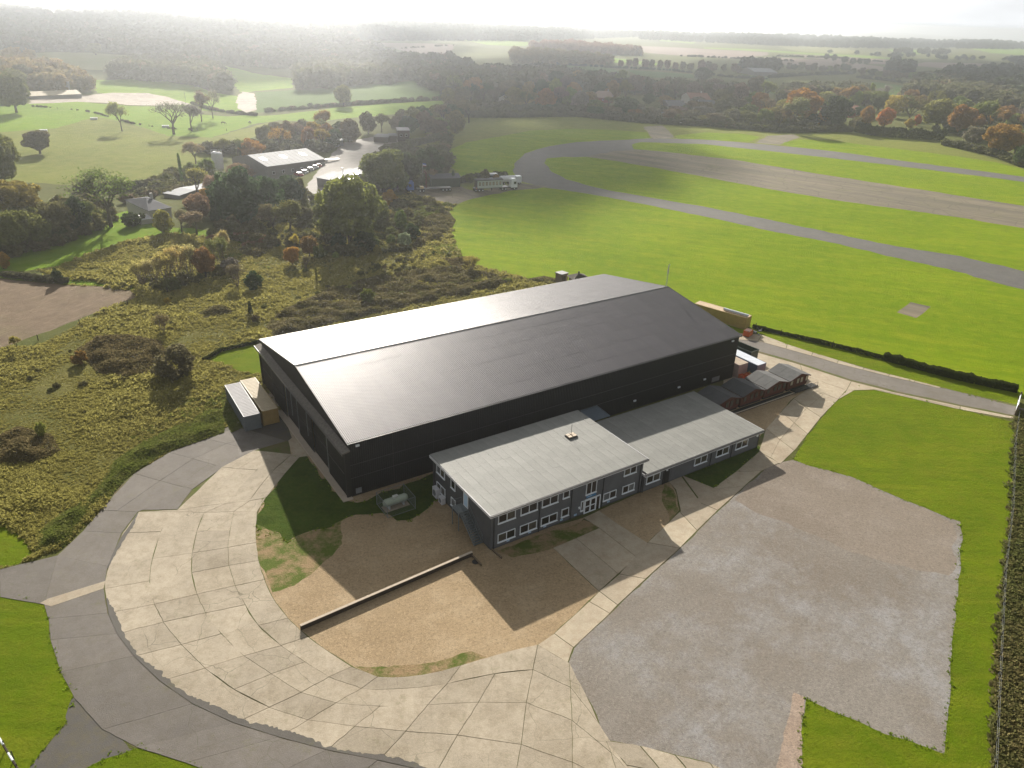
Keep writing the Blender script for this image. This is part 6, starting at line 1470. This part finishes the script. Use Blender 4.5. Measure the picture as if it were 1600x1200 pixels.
# ------------------------------------------------------------------ farm yard, cottage, village
M['shedwall'] = plain('grey_profiled_wall', (.16, .155, .15), .6, .3, vs=.5, var=.3)
M['paleroof'] = plain('pale_sheet_roof', (.19, .20, .22), .75, .2, vs=.3, var=.35)
M['rooflight'] = plain('rooflight', (.58, .58, .55), .4, .5)
M['render'] = plain('white_render', (.42, .40, .37), .8, .3, vs=.5)
M['slate'] = plain('slate_roof', (.085, .088, .10), .9, .12, vs=1); M['slate2'] = plain('brown_tile_roof', (.25, .17, .13), .8, .2, vs=1, var=.5)
M['redtile'] = plain('red_tile_roof', (.20, .085, .055), .8, .2, vs=1, var=.5); M['brick'] = plain('red_brick', (.24, .10, .07), .85, .2, vs=1)
def gable_building(A, B, Cc, he, hr, wallm, roofm, label, cat, name, ridge='long', wins=0, door=0, hip=0, chimney=False, rooflights=0, sheets=0, over=.3):
    """A,B feet of the near long wall, Cc foot of the far end; all in photo pixels"""
    a, b, c = at(*A), at(*B), at(*Cc); d = b-a; L = np.hypot(d[0], d[1]); u = np.array([d[0], d[1], 0])/L; v = np.array([-u[1], u[0], 0]); D = (c-a)@v
    a = a.copy(); a[2] = min(a[2], b[2], c[2])-.1
    if D < 0: v = -v; 
    flip = D < 0; D = abs(D)
    t = empty(name, a, math.atan2(u[1], u[0]), label=label, cat=cat); s = -1 if flip else 1
    Y = lambda y: s*y
    m = MB(); m.prism([(Y(0), 0), (Y(D), 0), (Y(D), he), (Y(D/2), hr-.05 if not hip else he), (Y(0), he)], 0, L, 'x'); m.build('wall', M[wallm], t)
    h = hip; th = .12
    for k in (0, 1):
        y0, y1 = (-over, D/2) if k == 0 else (D/2, D+over); z0, z1 = (he-.08, hr) if k == 0 else (hr, he-.08)
        x0b, x1b = -over, L+over; x0r, x1r = x0b+h, x1b-h
        nS = max(1, sheets)
        for j in range(nS):
            f0, f1 = j/nS, (j+1)/nS-.003
            def X(f, top): return (x0r+(x1r-x0r)*f) if top else (x0b+(x1b-x0b)*f)
            q = [(X(f0, k == 1), Y(y0), z0), (X(f1, k == 1), Y(y0), z0), (X(f1, k == 0), Y(y1), z1), (X(f0, k == 0), Y(y1), z1)]
            m = MB(); m.add([(p[0], p[1], p[2]+.02) for p in q]+[(p[0], p[1], p[2]+.02+th) for p in q], [(0,3,2,1),(4,5,6,7),(0,1,5,4),(1,2,6,5),(2,3,7,6),(3,0,4,7)]); o = m.build('roof', M[roofm], t)
            if k == 0 and rooflights and j % max(1, nS//rooflights) == 1:
                e = [tuple(q[0][i]*(1-fx)*(1-fy)+q[1][i]*fx*(1-fy)+q[2][i]*fx*fy+q[3][i]*(1-fx)*fy for i in range(3)) for fx, fy in ((.1,.45),(.9,.45),(.9,.7),(.1,.7))]
                MB().add([(p[0], p[1], p[2]+.16) for p in e]+[(p[0], p[1], p[2]+.19) for p in e], [(0,3,2,1),(4,5,6,7),(0,1,5,4),(1,2,6,5),(2,3,7,6),(3,0,4,7)]).build('rooflight', M['rooflight'], o)
    if hip:
        for e in (0, 1):
            x = -over if e == 0 else L+over; xr = x+h if e == 0 else x-h
            MB().add([(x, Y(-over), he-.06), (x, Y(D+over), he-.06), (xr, Y(D/2), hr+.1), (x, Y(-over), he+.04), (x, Y(D+over), he+.04)], [(3, 4, 2), (0, 1, 4, 3), (0, 2, 1)]).build('roof', M[roofm], t)
    for i in range(wins):
        x = L*(i+.6)/(wins+.2); w = MB().box(x-.55, x+.55, min(Y(-.06), Y(0)), max(Y(-.06), Y(0)), he*.45, he*.45+1.2).build('window', M['white'], t)
        MB().box(x-.45, x+.45, min(Y(-.08), Y(-.061)), max(Y(-.08), Y(-.061)), he*.45+.1, he*.45+1.1).build('pane', M['glass'], w)
    if door: MB().box(L*door-1.6, L*door+1.6, min(Y(-.08), Y(0)), max(Y(-.08), Y(0)), 0, min(he-.4, 3.4)).build('door', M['fascia'], t)
    if chimney: MB().box(L*.72-.35, L*.72+.35, Y(D/2)-.35, Y(D/2)+.35, he, hr+1.3).build('chimney', M['render'], t)
    return t, L, D
t, L, D = gable_building((420,283), (508,256), (352,270), 5.9, 8.4, 'shedwall', 'paleroof', 'long grey industrial shed with pale roof and row of small windows', 'industrial shed', 'industrial_shed', wins=6, sheets=12, rooflights=3)
for x in (.12, .17): MB().tube([(L*x, D*.62, 6.2), (L*x, D*.62, 7.3)], .4, 8).build('roof_vent', M['trim'], t)
for i, (x, y) in enumerate(((340, 276), (347, 277))):
    p = at(x, y); si = empty('silo', p, label=['left', 'right'][i]+' of the two tall white silos beside the long industrial shed', cat='silo', group='white silos')
    MB().tube([(0, 0, 2.4), (0, 0, 3.4), (0, 0, 9.2), (0, 0, 9.7)], [.4, 1.25, 1.25, .5], 16).build('drum', M['fascia'], si)
    for k in range(4): a_ = k*1.57+.78; MB().tube([(1.1*math.cos(a_), 1.1*math.sin(a_), 0), (1.1*math.cos(a_), 1.1*math.sin(a_), 3.6)], .09, 5).build('leg', M['lightmetal'], si)
    m = MB(); m.tube([(0, 0, 10.4)]+[(1.2*math.cos(q*.9), 1.2*math.sin(q*.9), 10.3) for q in range(8)], .04, 4); [m.tube([(1.2*math.cos(q*.9), 1.2*math.sin(q*.9), 9.2), (1.2*math.cos(q*.9), 1.2*math.sin(q*.9), 10.3)], .035, 4) for q in range(8)]; m.build('guard_rail', M['lightmetal'], si)
# low sawtooth shed: four bays stepping back
a0, b0, c0 = at(496, 291), at(538, 296), at(566, 262)
u0 = (b0-a0); Lb = np.hypot(u0[0], u0[1]); u0 = np.array([u0[0], u0[1], 0])/Lb; v0 = np.array([-u0[1], u0[0], 0]); Dp = (c0-b0)@v0
sw = empty('sawtooth_shed', a0-[0, 0, .1], math.atan2(u0[1], u0[0]), label='low pale shed with four stepped roof bays and rooflights, right of the long shed', cat='shed')
shx = ((c0-b0)@u0)/4; nb = 4; db = Dp/nb
for k in range(nb):
    x0 = 0; y0 = k*db
    MB().prism([(y0, 0), (y0+db-.02, 0), (y0+db-.02, 3.6), (y0, 3.1)], x0, Lb, 'x').build('wall', M['shedwall'], sw)
    for j in range(6):
        xa, xb = x0-.3+j*(Lb+.6)/6, x0-.3+(j+1)*(Lb+.6)/6-.03
        o = MB().prism([(y0-.2, 3.12), (y0+db+.1, 4.15), (y0+db+.1, 4.25), (y0-.2, 3.22)], xa, xb, 'x').build('roof', M['paleroof'], sw)
        if j % 2: MB().prism([(y0+db*.3, 3.50), (y0+db*.7, 3.85), (y0+db*.7, 3.93), (y0+db*.3, 3.58)], xa+.5, xb-.5, 'x').build('rooflight', M['rooflight'], o)
t, L, D = gable_building((236,347), (270,342), (262,325), 4.3, 6.0, 'render', 'slate', 'white cottage with hipped slate roof among the garden trees', 'cottage', 'cottage', wins=3, hip=3.2, chimney=True)
MB().box(-3.2, -.1, -1.5, 2.2, 0, 2.4).build('conservatory_wall', M['render'], t); MB().prism([(-1.8, 2.4), (2.5, 2.9), (2.5, 3.0), (-1.8, 2.5)], -3.5, .0, 'x').build('conservatory_roof', M['fascia'], t)
gable_building((257,309), (281,311), (268,296), 2.9, 3.3, 'shedwall', 'paleroof', 'low building with nearly flat white roof left of the yellow-green tree', 'outbuilding', 'outbuilding', sheets=4)
gable_building((300,302), (338,304), (306,288), 3.0, 3.5, 'shedwall', 'paleroof', 'wide white-roofed building in front of the silos', 'outbuilding', 'outbuilding', sheets=5)
gable_building((674,293), (719,292), (661,285.5), 3.3, 4.0, 'c_green', 'slate', 'black-green low shed with grey curved roof beside the blue lorry', 'shed', 'storage_shed', sheets=4)
gable_building((584,222), (606,223), (586,217), 2.6, 2.8, 'darktimber', 'slate', 'low dark cabin at the far end of the farm yard', 'cabin', 'site_cabin')
gable_building((609,222), (620,222), (610,218), 3.0, 3.2, 'darktimber', 'slate', 'small dark cabin right of the low one at the yard end', 'cabin', 'site_cabin')
gable_building((622,221), (640,221), (624,216), 5.2, 5.5, 'darktimber', 'c_grey', 'taller dark two-storey cabin at the yard end', 'cabin', 'site_cabin', wins=2)
for i, (x, y, cn) in enumerate(((510, 231, 'c_grey'), (518, 230, 'fascia'), (525, 228.5, 'fascia'), (532, 227, 'c_grey'))):
    p = at(x, y); t = empty('storage_container', p, .3, label=['leftmost grey', 'second, white', 'third, white', 'rightmost grey'][i]+' container of the row behind the industrial shed', cat='container', group='containers at the back of the farm yard')
    MB().box(-1.2, 1.2, -3, 3, .1, 2.6).build('body', M[cn], t); MB().box(-1.22, 1.22, -3.02, 3.02, 2.6, 2.7).build('roof', M['fascia'], t); MB().box(-1.1, 1.1, -3.06, -3.0, .2, 2.5).build('door', M['c_grey_d'], t)
gable_building((927,160), (957,161), (930,154), 3.6, 7.0, 'brick', 'slate2', 'wide brown-roofed house half hidden in the village wood', 'house', 'village_house', wins=3, hip=3, chimney=True)
gable_building((798,170), (812,170), (800,164), 5, 8, 'render', 'slate', 'white half-timbered house in haze left of the village wood', 'house', 'village_house', wins=2)
gable_building((1000,184), (1040,186), (1002,180), 2.6, 3.6, 'brick', 'paleroof', 'long low building with pale sheet roof at the front of the village', 'barn', 'stable_block', sheets=6)
gable_building((1044,172), (1072,173), (1046,165), 3, 5.2, 'darktimber', 'slate', 'dark grey-roofed barn right of the long pale roof', 'barn', 'village_barn')
gable_building((1078,164), (1110,165), (1081,158), 4.2, 7.4, 'render', 'redtile', 'white-gabled house with orange tile roof in the village', 'house', 'village_house', wins=3, chimney=True)
gable_building((1094,170), (1118,171), (1097,165), 3, 5.2, 'render', 'slate', 'grey-roofed house in front of the orange tiled one', 'house', 'village_house', wins=2)
gable_building((1325,184), (1342,185), (1327,178), 4, 7, 'brick', 'redtile', 'red-roofed brick house between the autumn trees', 'house', 'village_house', wins=2)
gable_building((1279,182), (1290,183), (1281,177), 4, 6.5, 'brick', 'redtile', 'small brick house left of the dark pine', 'house', 'village_house', wins=1)
gable_building((1178,118), (1214,119), (1182,114), 4, 7, 'shedwall', 'paleroof', 'distant farm barn with pale blue-white roof', 'barn', 'farm_barn')
gable_building((48,155), (128,153), (50,149), 2.6, 4.5, 'shedwall', 'c_buff', 'long low buff-roofed farm building by the earth mound', 'farm building', 'farm_building', sheets=10)
p = at(108, 148); MB_ = MB().box(-1.2, 1.2, -1.2, 1.2, 0, 8.5); o = MB_.build('water_tower', M['c_grey'], loc=p); tag(o, 'narrow grey tower behind the long low farm building', 'tower')
for i, (x, y) in enumerate(((68, 206), (147, 187), (259, 199))):
    p = at(x, y); t = empty('water_trough', p, .4, label=['leftmost white water trough in the left meadow', 'white water trough above the half-bare meadow tree', 'white water trough left of the bare spreading tree'][i], cat='trough', group='white troughs in the meadow')
    MB().box(-1.8, 1.8, -.8, .8, .1, 1.1).build('basin', M['fascia'], t); MB().box(-1.5, 1.5, -.6, .6, 1.1, 1.12).build('water', M['glass'], t)
# ------------------------------------------------------------------ vehicles
def wheel(parent, x, y, r=.48, w=.28, s=1):
    o = MB().tube([(x, y-w/2, r), (x, y+w/2, r)], r, 14).build('wheel', M['black'], parent); MB().tube([(x, y-s*w*.52, r), (x, y-s*w*.56, r)], r*.55, 10).build('rim', M['lightmetal'], o)
M['cabblue'] = plain('blue_cab_paint', (.03, .10, .34), .35, .5, var=.1); M['cabwhite'] = plain('white_cab_paint', (.62, .64, .66), .35, .5, var=.1); M['cabin'] = plain('mobile_home_side', (.42, .47, .42), .6, .4)
def lorry(foot, head, cab, label, Lt=12.5):
    t = empty('lorry', at(*foot), head, label=label, cat='lorry')        # local +x is forward
    MB().add([(0,-1.25,.9),(2.3,-1.25,.9),(2.3,1.25,.9),(0,1.25,.9),(0,-1.2,3.6),(1.9,-1.2,3.6),(1.9,1.2,3.6),(0,1.2,3.6),(2.35,-1.22,2.1),(2.35,1.22,2.1)], [(0,3,2,1),(4,5,6,7),(0,1,8,5,4),(3,7,6,9,2),(1,2,9,8),(8,9,6,5),(0,4,7,3)]).build('cab', M[cab], t)
    MB().add([(2.38,-1.1,2.15),(2.38,1.1,2.15),(2.02,1.08,3.3),(2.02,-1.08,3.3)], [(0,1,2,3)]).build('windscreen', M['glass'], t)
    for y in (-1.26, 1.23): MB().box(.9, 1.9, y, y+.03, 2.1, 3.0).build('side_window', M['glass'], t)
    MB().box(.1, 2.3, -1.2, 1.2, .45, .9).build('bumper', M['black'], t); MB().box(.3, 1.7, -1.0, 1.0, 3.6, 3.95).build('roof_fairing', M[cab], t)
    MB().box(-4.2, .0, -.5, .5, .75, 1.05).build('chassis', M['black'], t); MB().box(-Lt-1.5, -1.2, -1.25, 1.25, 1.06, 1.3).build('trailer_bed', M['trim'], t)
    for x in (1.2, -2.2, -3.4, -Lt+1.5, -Lt+.2, -Lt-1.0):
        for y, s in ((-1.05, 1), (1.05, -1)): wheel(t, x, y, s=s)
    return t
def hd(p, q): a, b = at(*p), at(*q); return math.atan2(b[1]-a[1], b[0]-a[0])
t1 = lorry((797, 296), hd((745, 299), (800, 296)), 'cabwhite', 'white-cabbed lorry carrying a long mobile home, by the perimeter track')
mh_ = empty('mobile_home', t1.location+Vector((0, 0, 1.3)), t1.rotation_euler[2], label='pale green mobile home with dark roof edge, on the white lorry trailer', cat='mobile home')
MB().box(-13.2, -3.6, -1.5, 1.5, 0, 2.6).build('wall', M['cabin'], mh_); MB().prism([(-1.7, 2.6), (1.7, 2.6), (1.7, 2.85), (0, 3.15), (-1.7, 2.85)], -13.4, -3.4, 'x').build('roof', M['slate'], mh_)
MB().box(-13.3, -13.2, -1.52, 1.52, 0, 2.6).build('end_panel', M['darktimber'], mh_)
for k in range(7):
    w = MB().box(-12.6+k*1.3, -11.9+k*1.3, -1.54, -1.5, .9, 2.1).build('window', M['darktimber'], mh_); MB().box(-12.52+k*1.3, -11.98+k*1.3, -1.555, -1.541, 1.0, 2.0).build('pane', M['paleglass'], w)
t2 = lorry((646, 300), hd((700, 298), (642, 300.5)), 'cabblue', 'bright blue lorry with empty low trailer left of the black shed', 12)
m = MB(); m.tube([(-4.6, 0, 1.3), (-4.7, 0, 6.4)], .22, 6); m.tube([(-4.7, 0, 6.3), (-4.0, .2, 7.2)], .15, 5); m.build('crane_arm', M['shedred'], t2)
MB().box(-3.6, -2.4, -1, 1, 1.3, 1.9).build('load_box', M['c_yel'], t2)
fl = empty('flag_pole', at(661, 291), label='tall pole with red white and blue flag behind the blue lorry', cat='flagpole'); MB().tube([(0, 0, 0), (0, 0, 8.2)], .06, 5).build('pole', M['lightmetal'], fl)
for k, c in enumerate(('shedred', 'fascia', 'cabblue')): MB().add([(0, 0, 7.0+k*.4), (1.3, .2, 6.8+k*.4), (1.3, .25, 7.2+k*.4), (0, .05, 7.4+k*.4)], [(0, 1, 2, 3)]).build('flag_stripe', M[c], fl)
tn = empty('tanker', at(806, 287), hd((745, 299), (806, 296)), label='silver-white tanker parked behind the white lorry cab', cat='tanker')
MB().tube([(-6.5, 0, 2.0), (-6.3, 0, 2.0), (-.6, 0, 2.0), (-.4, 0, 2.0)], [.7, 1.15, 1.15, .7], 16).build('barrel', M['fascia'], tn); MB().box(-.2, 1.8, -1.2, 1.2, .6, 2.9).build('cab', M['cabwhite'], tn); MB().box(1.81, 1.84, -1.0, 1.0, 1.7, 2.6).build('windscreen', M['glass'], tn)
for x in (1, -3, -5):
    for y in (-1, 1): wheel(tn, x, y, .45, s=-y)
pv_ = empty('caravan', at(768, 282), .2, label='small white caravan roof just behind the mobile home', cat='caravan'); MB().prism([(-2.4, .5), (2.4, .5), (2.5, 2.2), (1.9, 2.7), (-1.9, 2.7), (-2.5, 2.2)], -1, 1, 'y').build('body', M['fascia'], pv_); MB().box(-1.5, 1.5, -1.03, -1.0, 1.4, 2.1).build('window', M['glass'], pv_); wheel(pv_, 0, -.95, .35); wheel(pv_, 0, .95, .35, s=-1)
def car(foot, head, col, label):
    t = empty('parked_car', at(*foot), head, label=label, cat='car', group='cars along the industrial shed')
    m = MB(); m.prism([(-2.1, .35), (2.1, .35), (2.15, .75), (1.2, .95), (-1.9, .98), (-2.15, .8)], -.86, .86, 'y'); m.build('body', col, t)
    m = MB(); m.prism([(-1.7, .96), (1.15, .94), (.45, 1.42), (-1.2, 1.45)], -.76, .76, 'y'); m.build('window', M['glass'], t)
    MB().box(-1.15, .4, -.74, .74, 1.43, 1.49).build('roof', col, t)
    for x in (-1.3, 1.3):
        for y in (-.8, .8): wheel(t, x, y, .33, .2, -y)
reds = plain('red_car_paint', (.35, .04, .03), .35, .5, var=.1); whs = M['cabwhite']; slv = plain('silver_car_paint', (.32, .33, .35), .35, .5, var=.1)
for x, y, c, lb in ((467, 275, reds, 'red car, nearest of the row beside the industrial shed'), (475, 271, whs, 'white car second in the row beside the industrial shed'), (484, 267, slv, 'silver car in the middle of the row by the shed'), (491, 263.5, slv, 'silver-grey car fourth in the row by the shed'), (496, 261, reds, 'red car, farthest of the row beside the shed')):
    car((x, y), hd((467, 275), (496, 261))+1.2, c, lb)
p = at(515, 252); t = empty('flatbed_trailer', p, .5, label='pale flat trailer standing alone in the farm yard', cat='trailer'); MB().box(-4, 4, -1.1, 1.1, .7, .95).build('bed', M['fascia'], t); [wheel(t, x, y, .4) for x in (-2.5, -1.4) for y in (-.9, .9)]
for i, (x, y0_) in enumerate(((538, 299), (290, 158))): 
    p = at(x, y0_); t = empty('lamp_post', p, label=['tall thin lamp post in front of the sawtooth shed', 'thin pole beyond the earth mound'][i], cat='lamp post'); MB().tube([(0, 0, 0), (0, 0, 8 if i == 0 else 6)], .09, 5).build('pole', M['trim'], t); MB().box(-.5, .1, -.12, .12, 7.9 if i == 0 else 5.9, 8.05 if i == 0 else 6.05).build('lamp_head', M['trim'], t)
# two workers in orange by the trailer, horses in the meadow
def skinned(name, verts, edges, rad, mat, parent):
    me = bpy.data.meshes.new(name); me.from_pydata(verts, edges, []); o = link(name, me, parent)
    o.modifiers.new('skin', 'SKIN'); sv = me.skin_vertices[0].data
    for i, r in enumerate(rad): sv[i].radius = (r, r)
    sv[0].use_root = True; s = o.modifiers.new('sub', 'SUBSURF'); s.levels = 1; s.render_levels = 1; me.materials.append(mat); return o
skin = plain('skin', (.45, .28, .2), .6, .3, var=0); hiviz = plain('hi_vis_orange', (.75, .16, .03), .6, .3, var=.1); navy = plain('dark_trousers', (.03, .035, .05), .8, .2, var=0)
for i, (x, y) in enumerate(((744.5, 300), (768, 298.5))):
    t = empty('person', at(x, y), 1.2*i, label=['person in orange jacket standing behind the mobile home trailer', 'person in orange jacket bending beside the trailer wheels'][i], cat='person', group='workers at the lorry'); b = .0 if i == 0 else .35
    V = [(0,0,.95),(b*.5,0,1.25),(b,0,1.45-b*.3),(b*1.1,0,1.55-b*.3),(b*1.2,0,1.68-b*.3),(0,.11,.9),(.03,.13,.5),(0,.14,.06),(.12,.14,.03),(0,-.11,.9),(.03,-.13,.5),(-.02,-.14,.06),(.1,-.14,.03),(b,.2,1.42-b*.3),(b+.08,.28,1.15-b*.2),(b+.22,.27,.95-b*.1),(b,-.2,1.42-b*.3),(b+.08,-.28,1.15-b*.2),(b+.22,-.27,.95-b*.1)]
    E_ = [(0,1),(1,2),(2,3),(3,4),(0,5),(5,6),(6,7),(7,8),(0,9),(9,10),(10,11),(11,12),(2,13),(13,14),(14,15),(2,16),(16,17),(17,18)]
    skinned('body', V, E_, [.14,.14,.15,.06,.1,.1,.075,.05,.04,.1,.075,.05,.04,.07,.05,.035,.07,.05,.035], skin, t)
    skinned('jacket', [(b*.0,0,.9),V[1],V[2],V[13],V[14],V[16],V[17]], [(0,1),(1,2),(2,3),(3,4),(2,5),(5,6)], [.17,.175,.18,.09,.07,.09,.07], hiviz, t)
    skinned('trousers', [V[0],V[5],V[6],(0,.14,.12),V[9],V[10],(-.02,-.14,.12)], [(0,1),(1,2),(2,3),(0,4),(4,5),(5,6)], [.155,.115,.09,.07,.115,.09,.07], navy, t)
hb_ = plain('dark_bay_coat', (.05, .03, .02), .7, .3, var=.3)
for i, (x, y) in enumerate(((349, 194.5), (391, 193.5))):
    t = empty('horse', at(x, y), .4+i*2, label=['smaller dark horse grazing, left one in the hazy meadow', 'dark horse grazing, right one in the hazy meadow'][i], cat='horse', group='grazing horses')
    V = [(0,0,1.25),(.6,0,1.3),(-.7,0,1.35),(1.1,0,1.2),(1.5,0,.75),(1.65,0,.3),(1.75,0,.12),(.65,.2,1.0),(.62,.2,.55),(.6,.2,.05),(.65,-.2,1.0),(.7,-.2,.55),(.68,-.2,.05),(-.75,.2,1.0),(-.88,.2,.55),(-.8,.2,.05),(-.75,-.2,1.0),(-.85,-.2,.55),(-.78,-.2,.05),(-1.0,0,1.3),(-1.15,0,.7)]
    E_ = [(0,1),(0,2),(1,3),(3,4),(4,5),(5,6),(1,7),(7,8),(8,9),(1,10),(10,11),(11,12),(2,13),(13,14),(14,15),(2,16),(16,17),(17,18),(2,19),(19,20)]
    skinned('body', V, E_, [.33,.32,.34,.22,.15,.14,.08,.12,.07,.06,.12,.07,.06,.15,.08,.06,.15,.08,.06,.1,.05], hb_, t)

# ------------------------------------------------------------------ clouds out of view, shaped to cast the shade patches below, and the haze
cm = bpy.data.materials.new('cloud_vapour'); cm.use_nodes = True; t_ = cm.node_tree; t_.nodes.clear()
a_ = t_.nodes.new('ShaderNodeBsdfTransparent'); b_ = t_.nodes.new('ShaderNodeBsdfDiffuse'); b_.inputs[0].default_value = (.9, .9, .9, 1); c_ = t_.nodes.new('ShaderNodeBsdfTranslucent'); c_.inputs[0].default_value = (.9, .9, .9, 1)
m1 = t_.nodes.new('ShaderNodeMixShader'); m1.inputs[0].default_value = .5; m2 = t_.nodes.new('ShaderNodeMixShader'); m2.inputs[0].default_value = .42; oo = t_.nodes.new('ShaderNodeOutputMaterial')
t_.links.new(b_.outputs[0], m1.inputs[1]); t_.links.new(c_.outputs[0], m1.inputs[2]); t_.links.new(a_.outputs[0], m2.inputs[1]); t_.links.new(m1.outputs[0], m2.inputs[2]); t_.links.new(m2.outputs[0], oo.inputs[0])
def ico(r, seed, sub=2):
    import bmesh
    bm = bmesh.new(); bmesh.ops.create_icosphere(bm, subdivisions=sub, radius=1)
    V = [v.co.copy() for v in bm.verts]; F_ = [[v.index for v in f.verts] for f in bm.faces]; bm.free()
    return [v*(1+.25*noise.noise(v*1.5+Vector((seed, 0, 0)))) for v in V], F_
def cloud(poly, alt, n, rr, label):
    Q = px_pts(poly, n); m = MB(); k = alt/S[2]
    for i, q in enumerate(Q):
        g = at(*q); c = g+S*(k-g[2]/S[2]); V, F_ = ico(1, i*1.7); d = max(.35, min(3.2, np.hypot(g[0], g[1])/450)); r = rr*d*random.uniform(.5, 1.25)
        m.add([(c[0]+v.x*r*1.3, c[1]+v.y*r*1.3, c[2]+v.z*r*.5+r*.3) for v in V], F_)
    o = m.build('cloud', cm, smooth=True); tag(o, label, kind='stuff'); return o
cloud([(690,160),(860,170),(980,195),(1060,222),(1060,245),(1000,268),(920,298),(880,318),(800,315),(740,300),(690,270),(640,255),(620,220)], 620, 60, 26, 'unseen cloud placed to shade the near end of the airfield')
cloud([(620,112),(760,98),(900,98),(1060,105),(1130,120),(1120,165),(1060,172),(900,165),(740,160),(640,150)], 640, 55, 36, 'unseen cloud placed to shade the village wood')
cloud([(1200,95),(1330,100),(1450,95),(1640,100),(1640,135),(1500,130),(1400,125),(1280,118),(1200,115)], 660, 50, 36, 'unseen cloud placed to shade the dark woods on the right')
cloud([(-60,25),(150,30),(350,40),(520,50),(560,90),(420,110),(280,95),(150,85),(-60,70)], 700, 60, 45, 'unseen cloud placed to shade the left hillside')
HZ = bpy.data.materials.new('thin_haze'); HZ.use_nodes = True; t_ = HZ.node_tree; t_.nodes.clear()
v_ = t_.nodes.new('ShaderNodeVolumePrincipled'); v_.inputs['Color'].default_value = (.93, .96, 1, 1); v_.inputs['Density'].default_value = 3.0e-4; v_.inputs['Anisotropy'].default_value = .88
oo = t_.nodes.new('ShaderNodeOutputMaterial'); t_.links.new(v_.outputs[0], oo.inputs['Volume'])
hz = MB().box(-12200, 12200, -12200, 12200, -90, 63).build('haze', HZ); hz['kind'] = 'stuff'
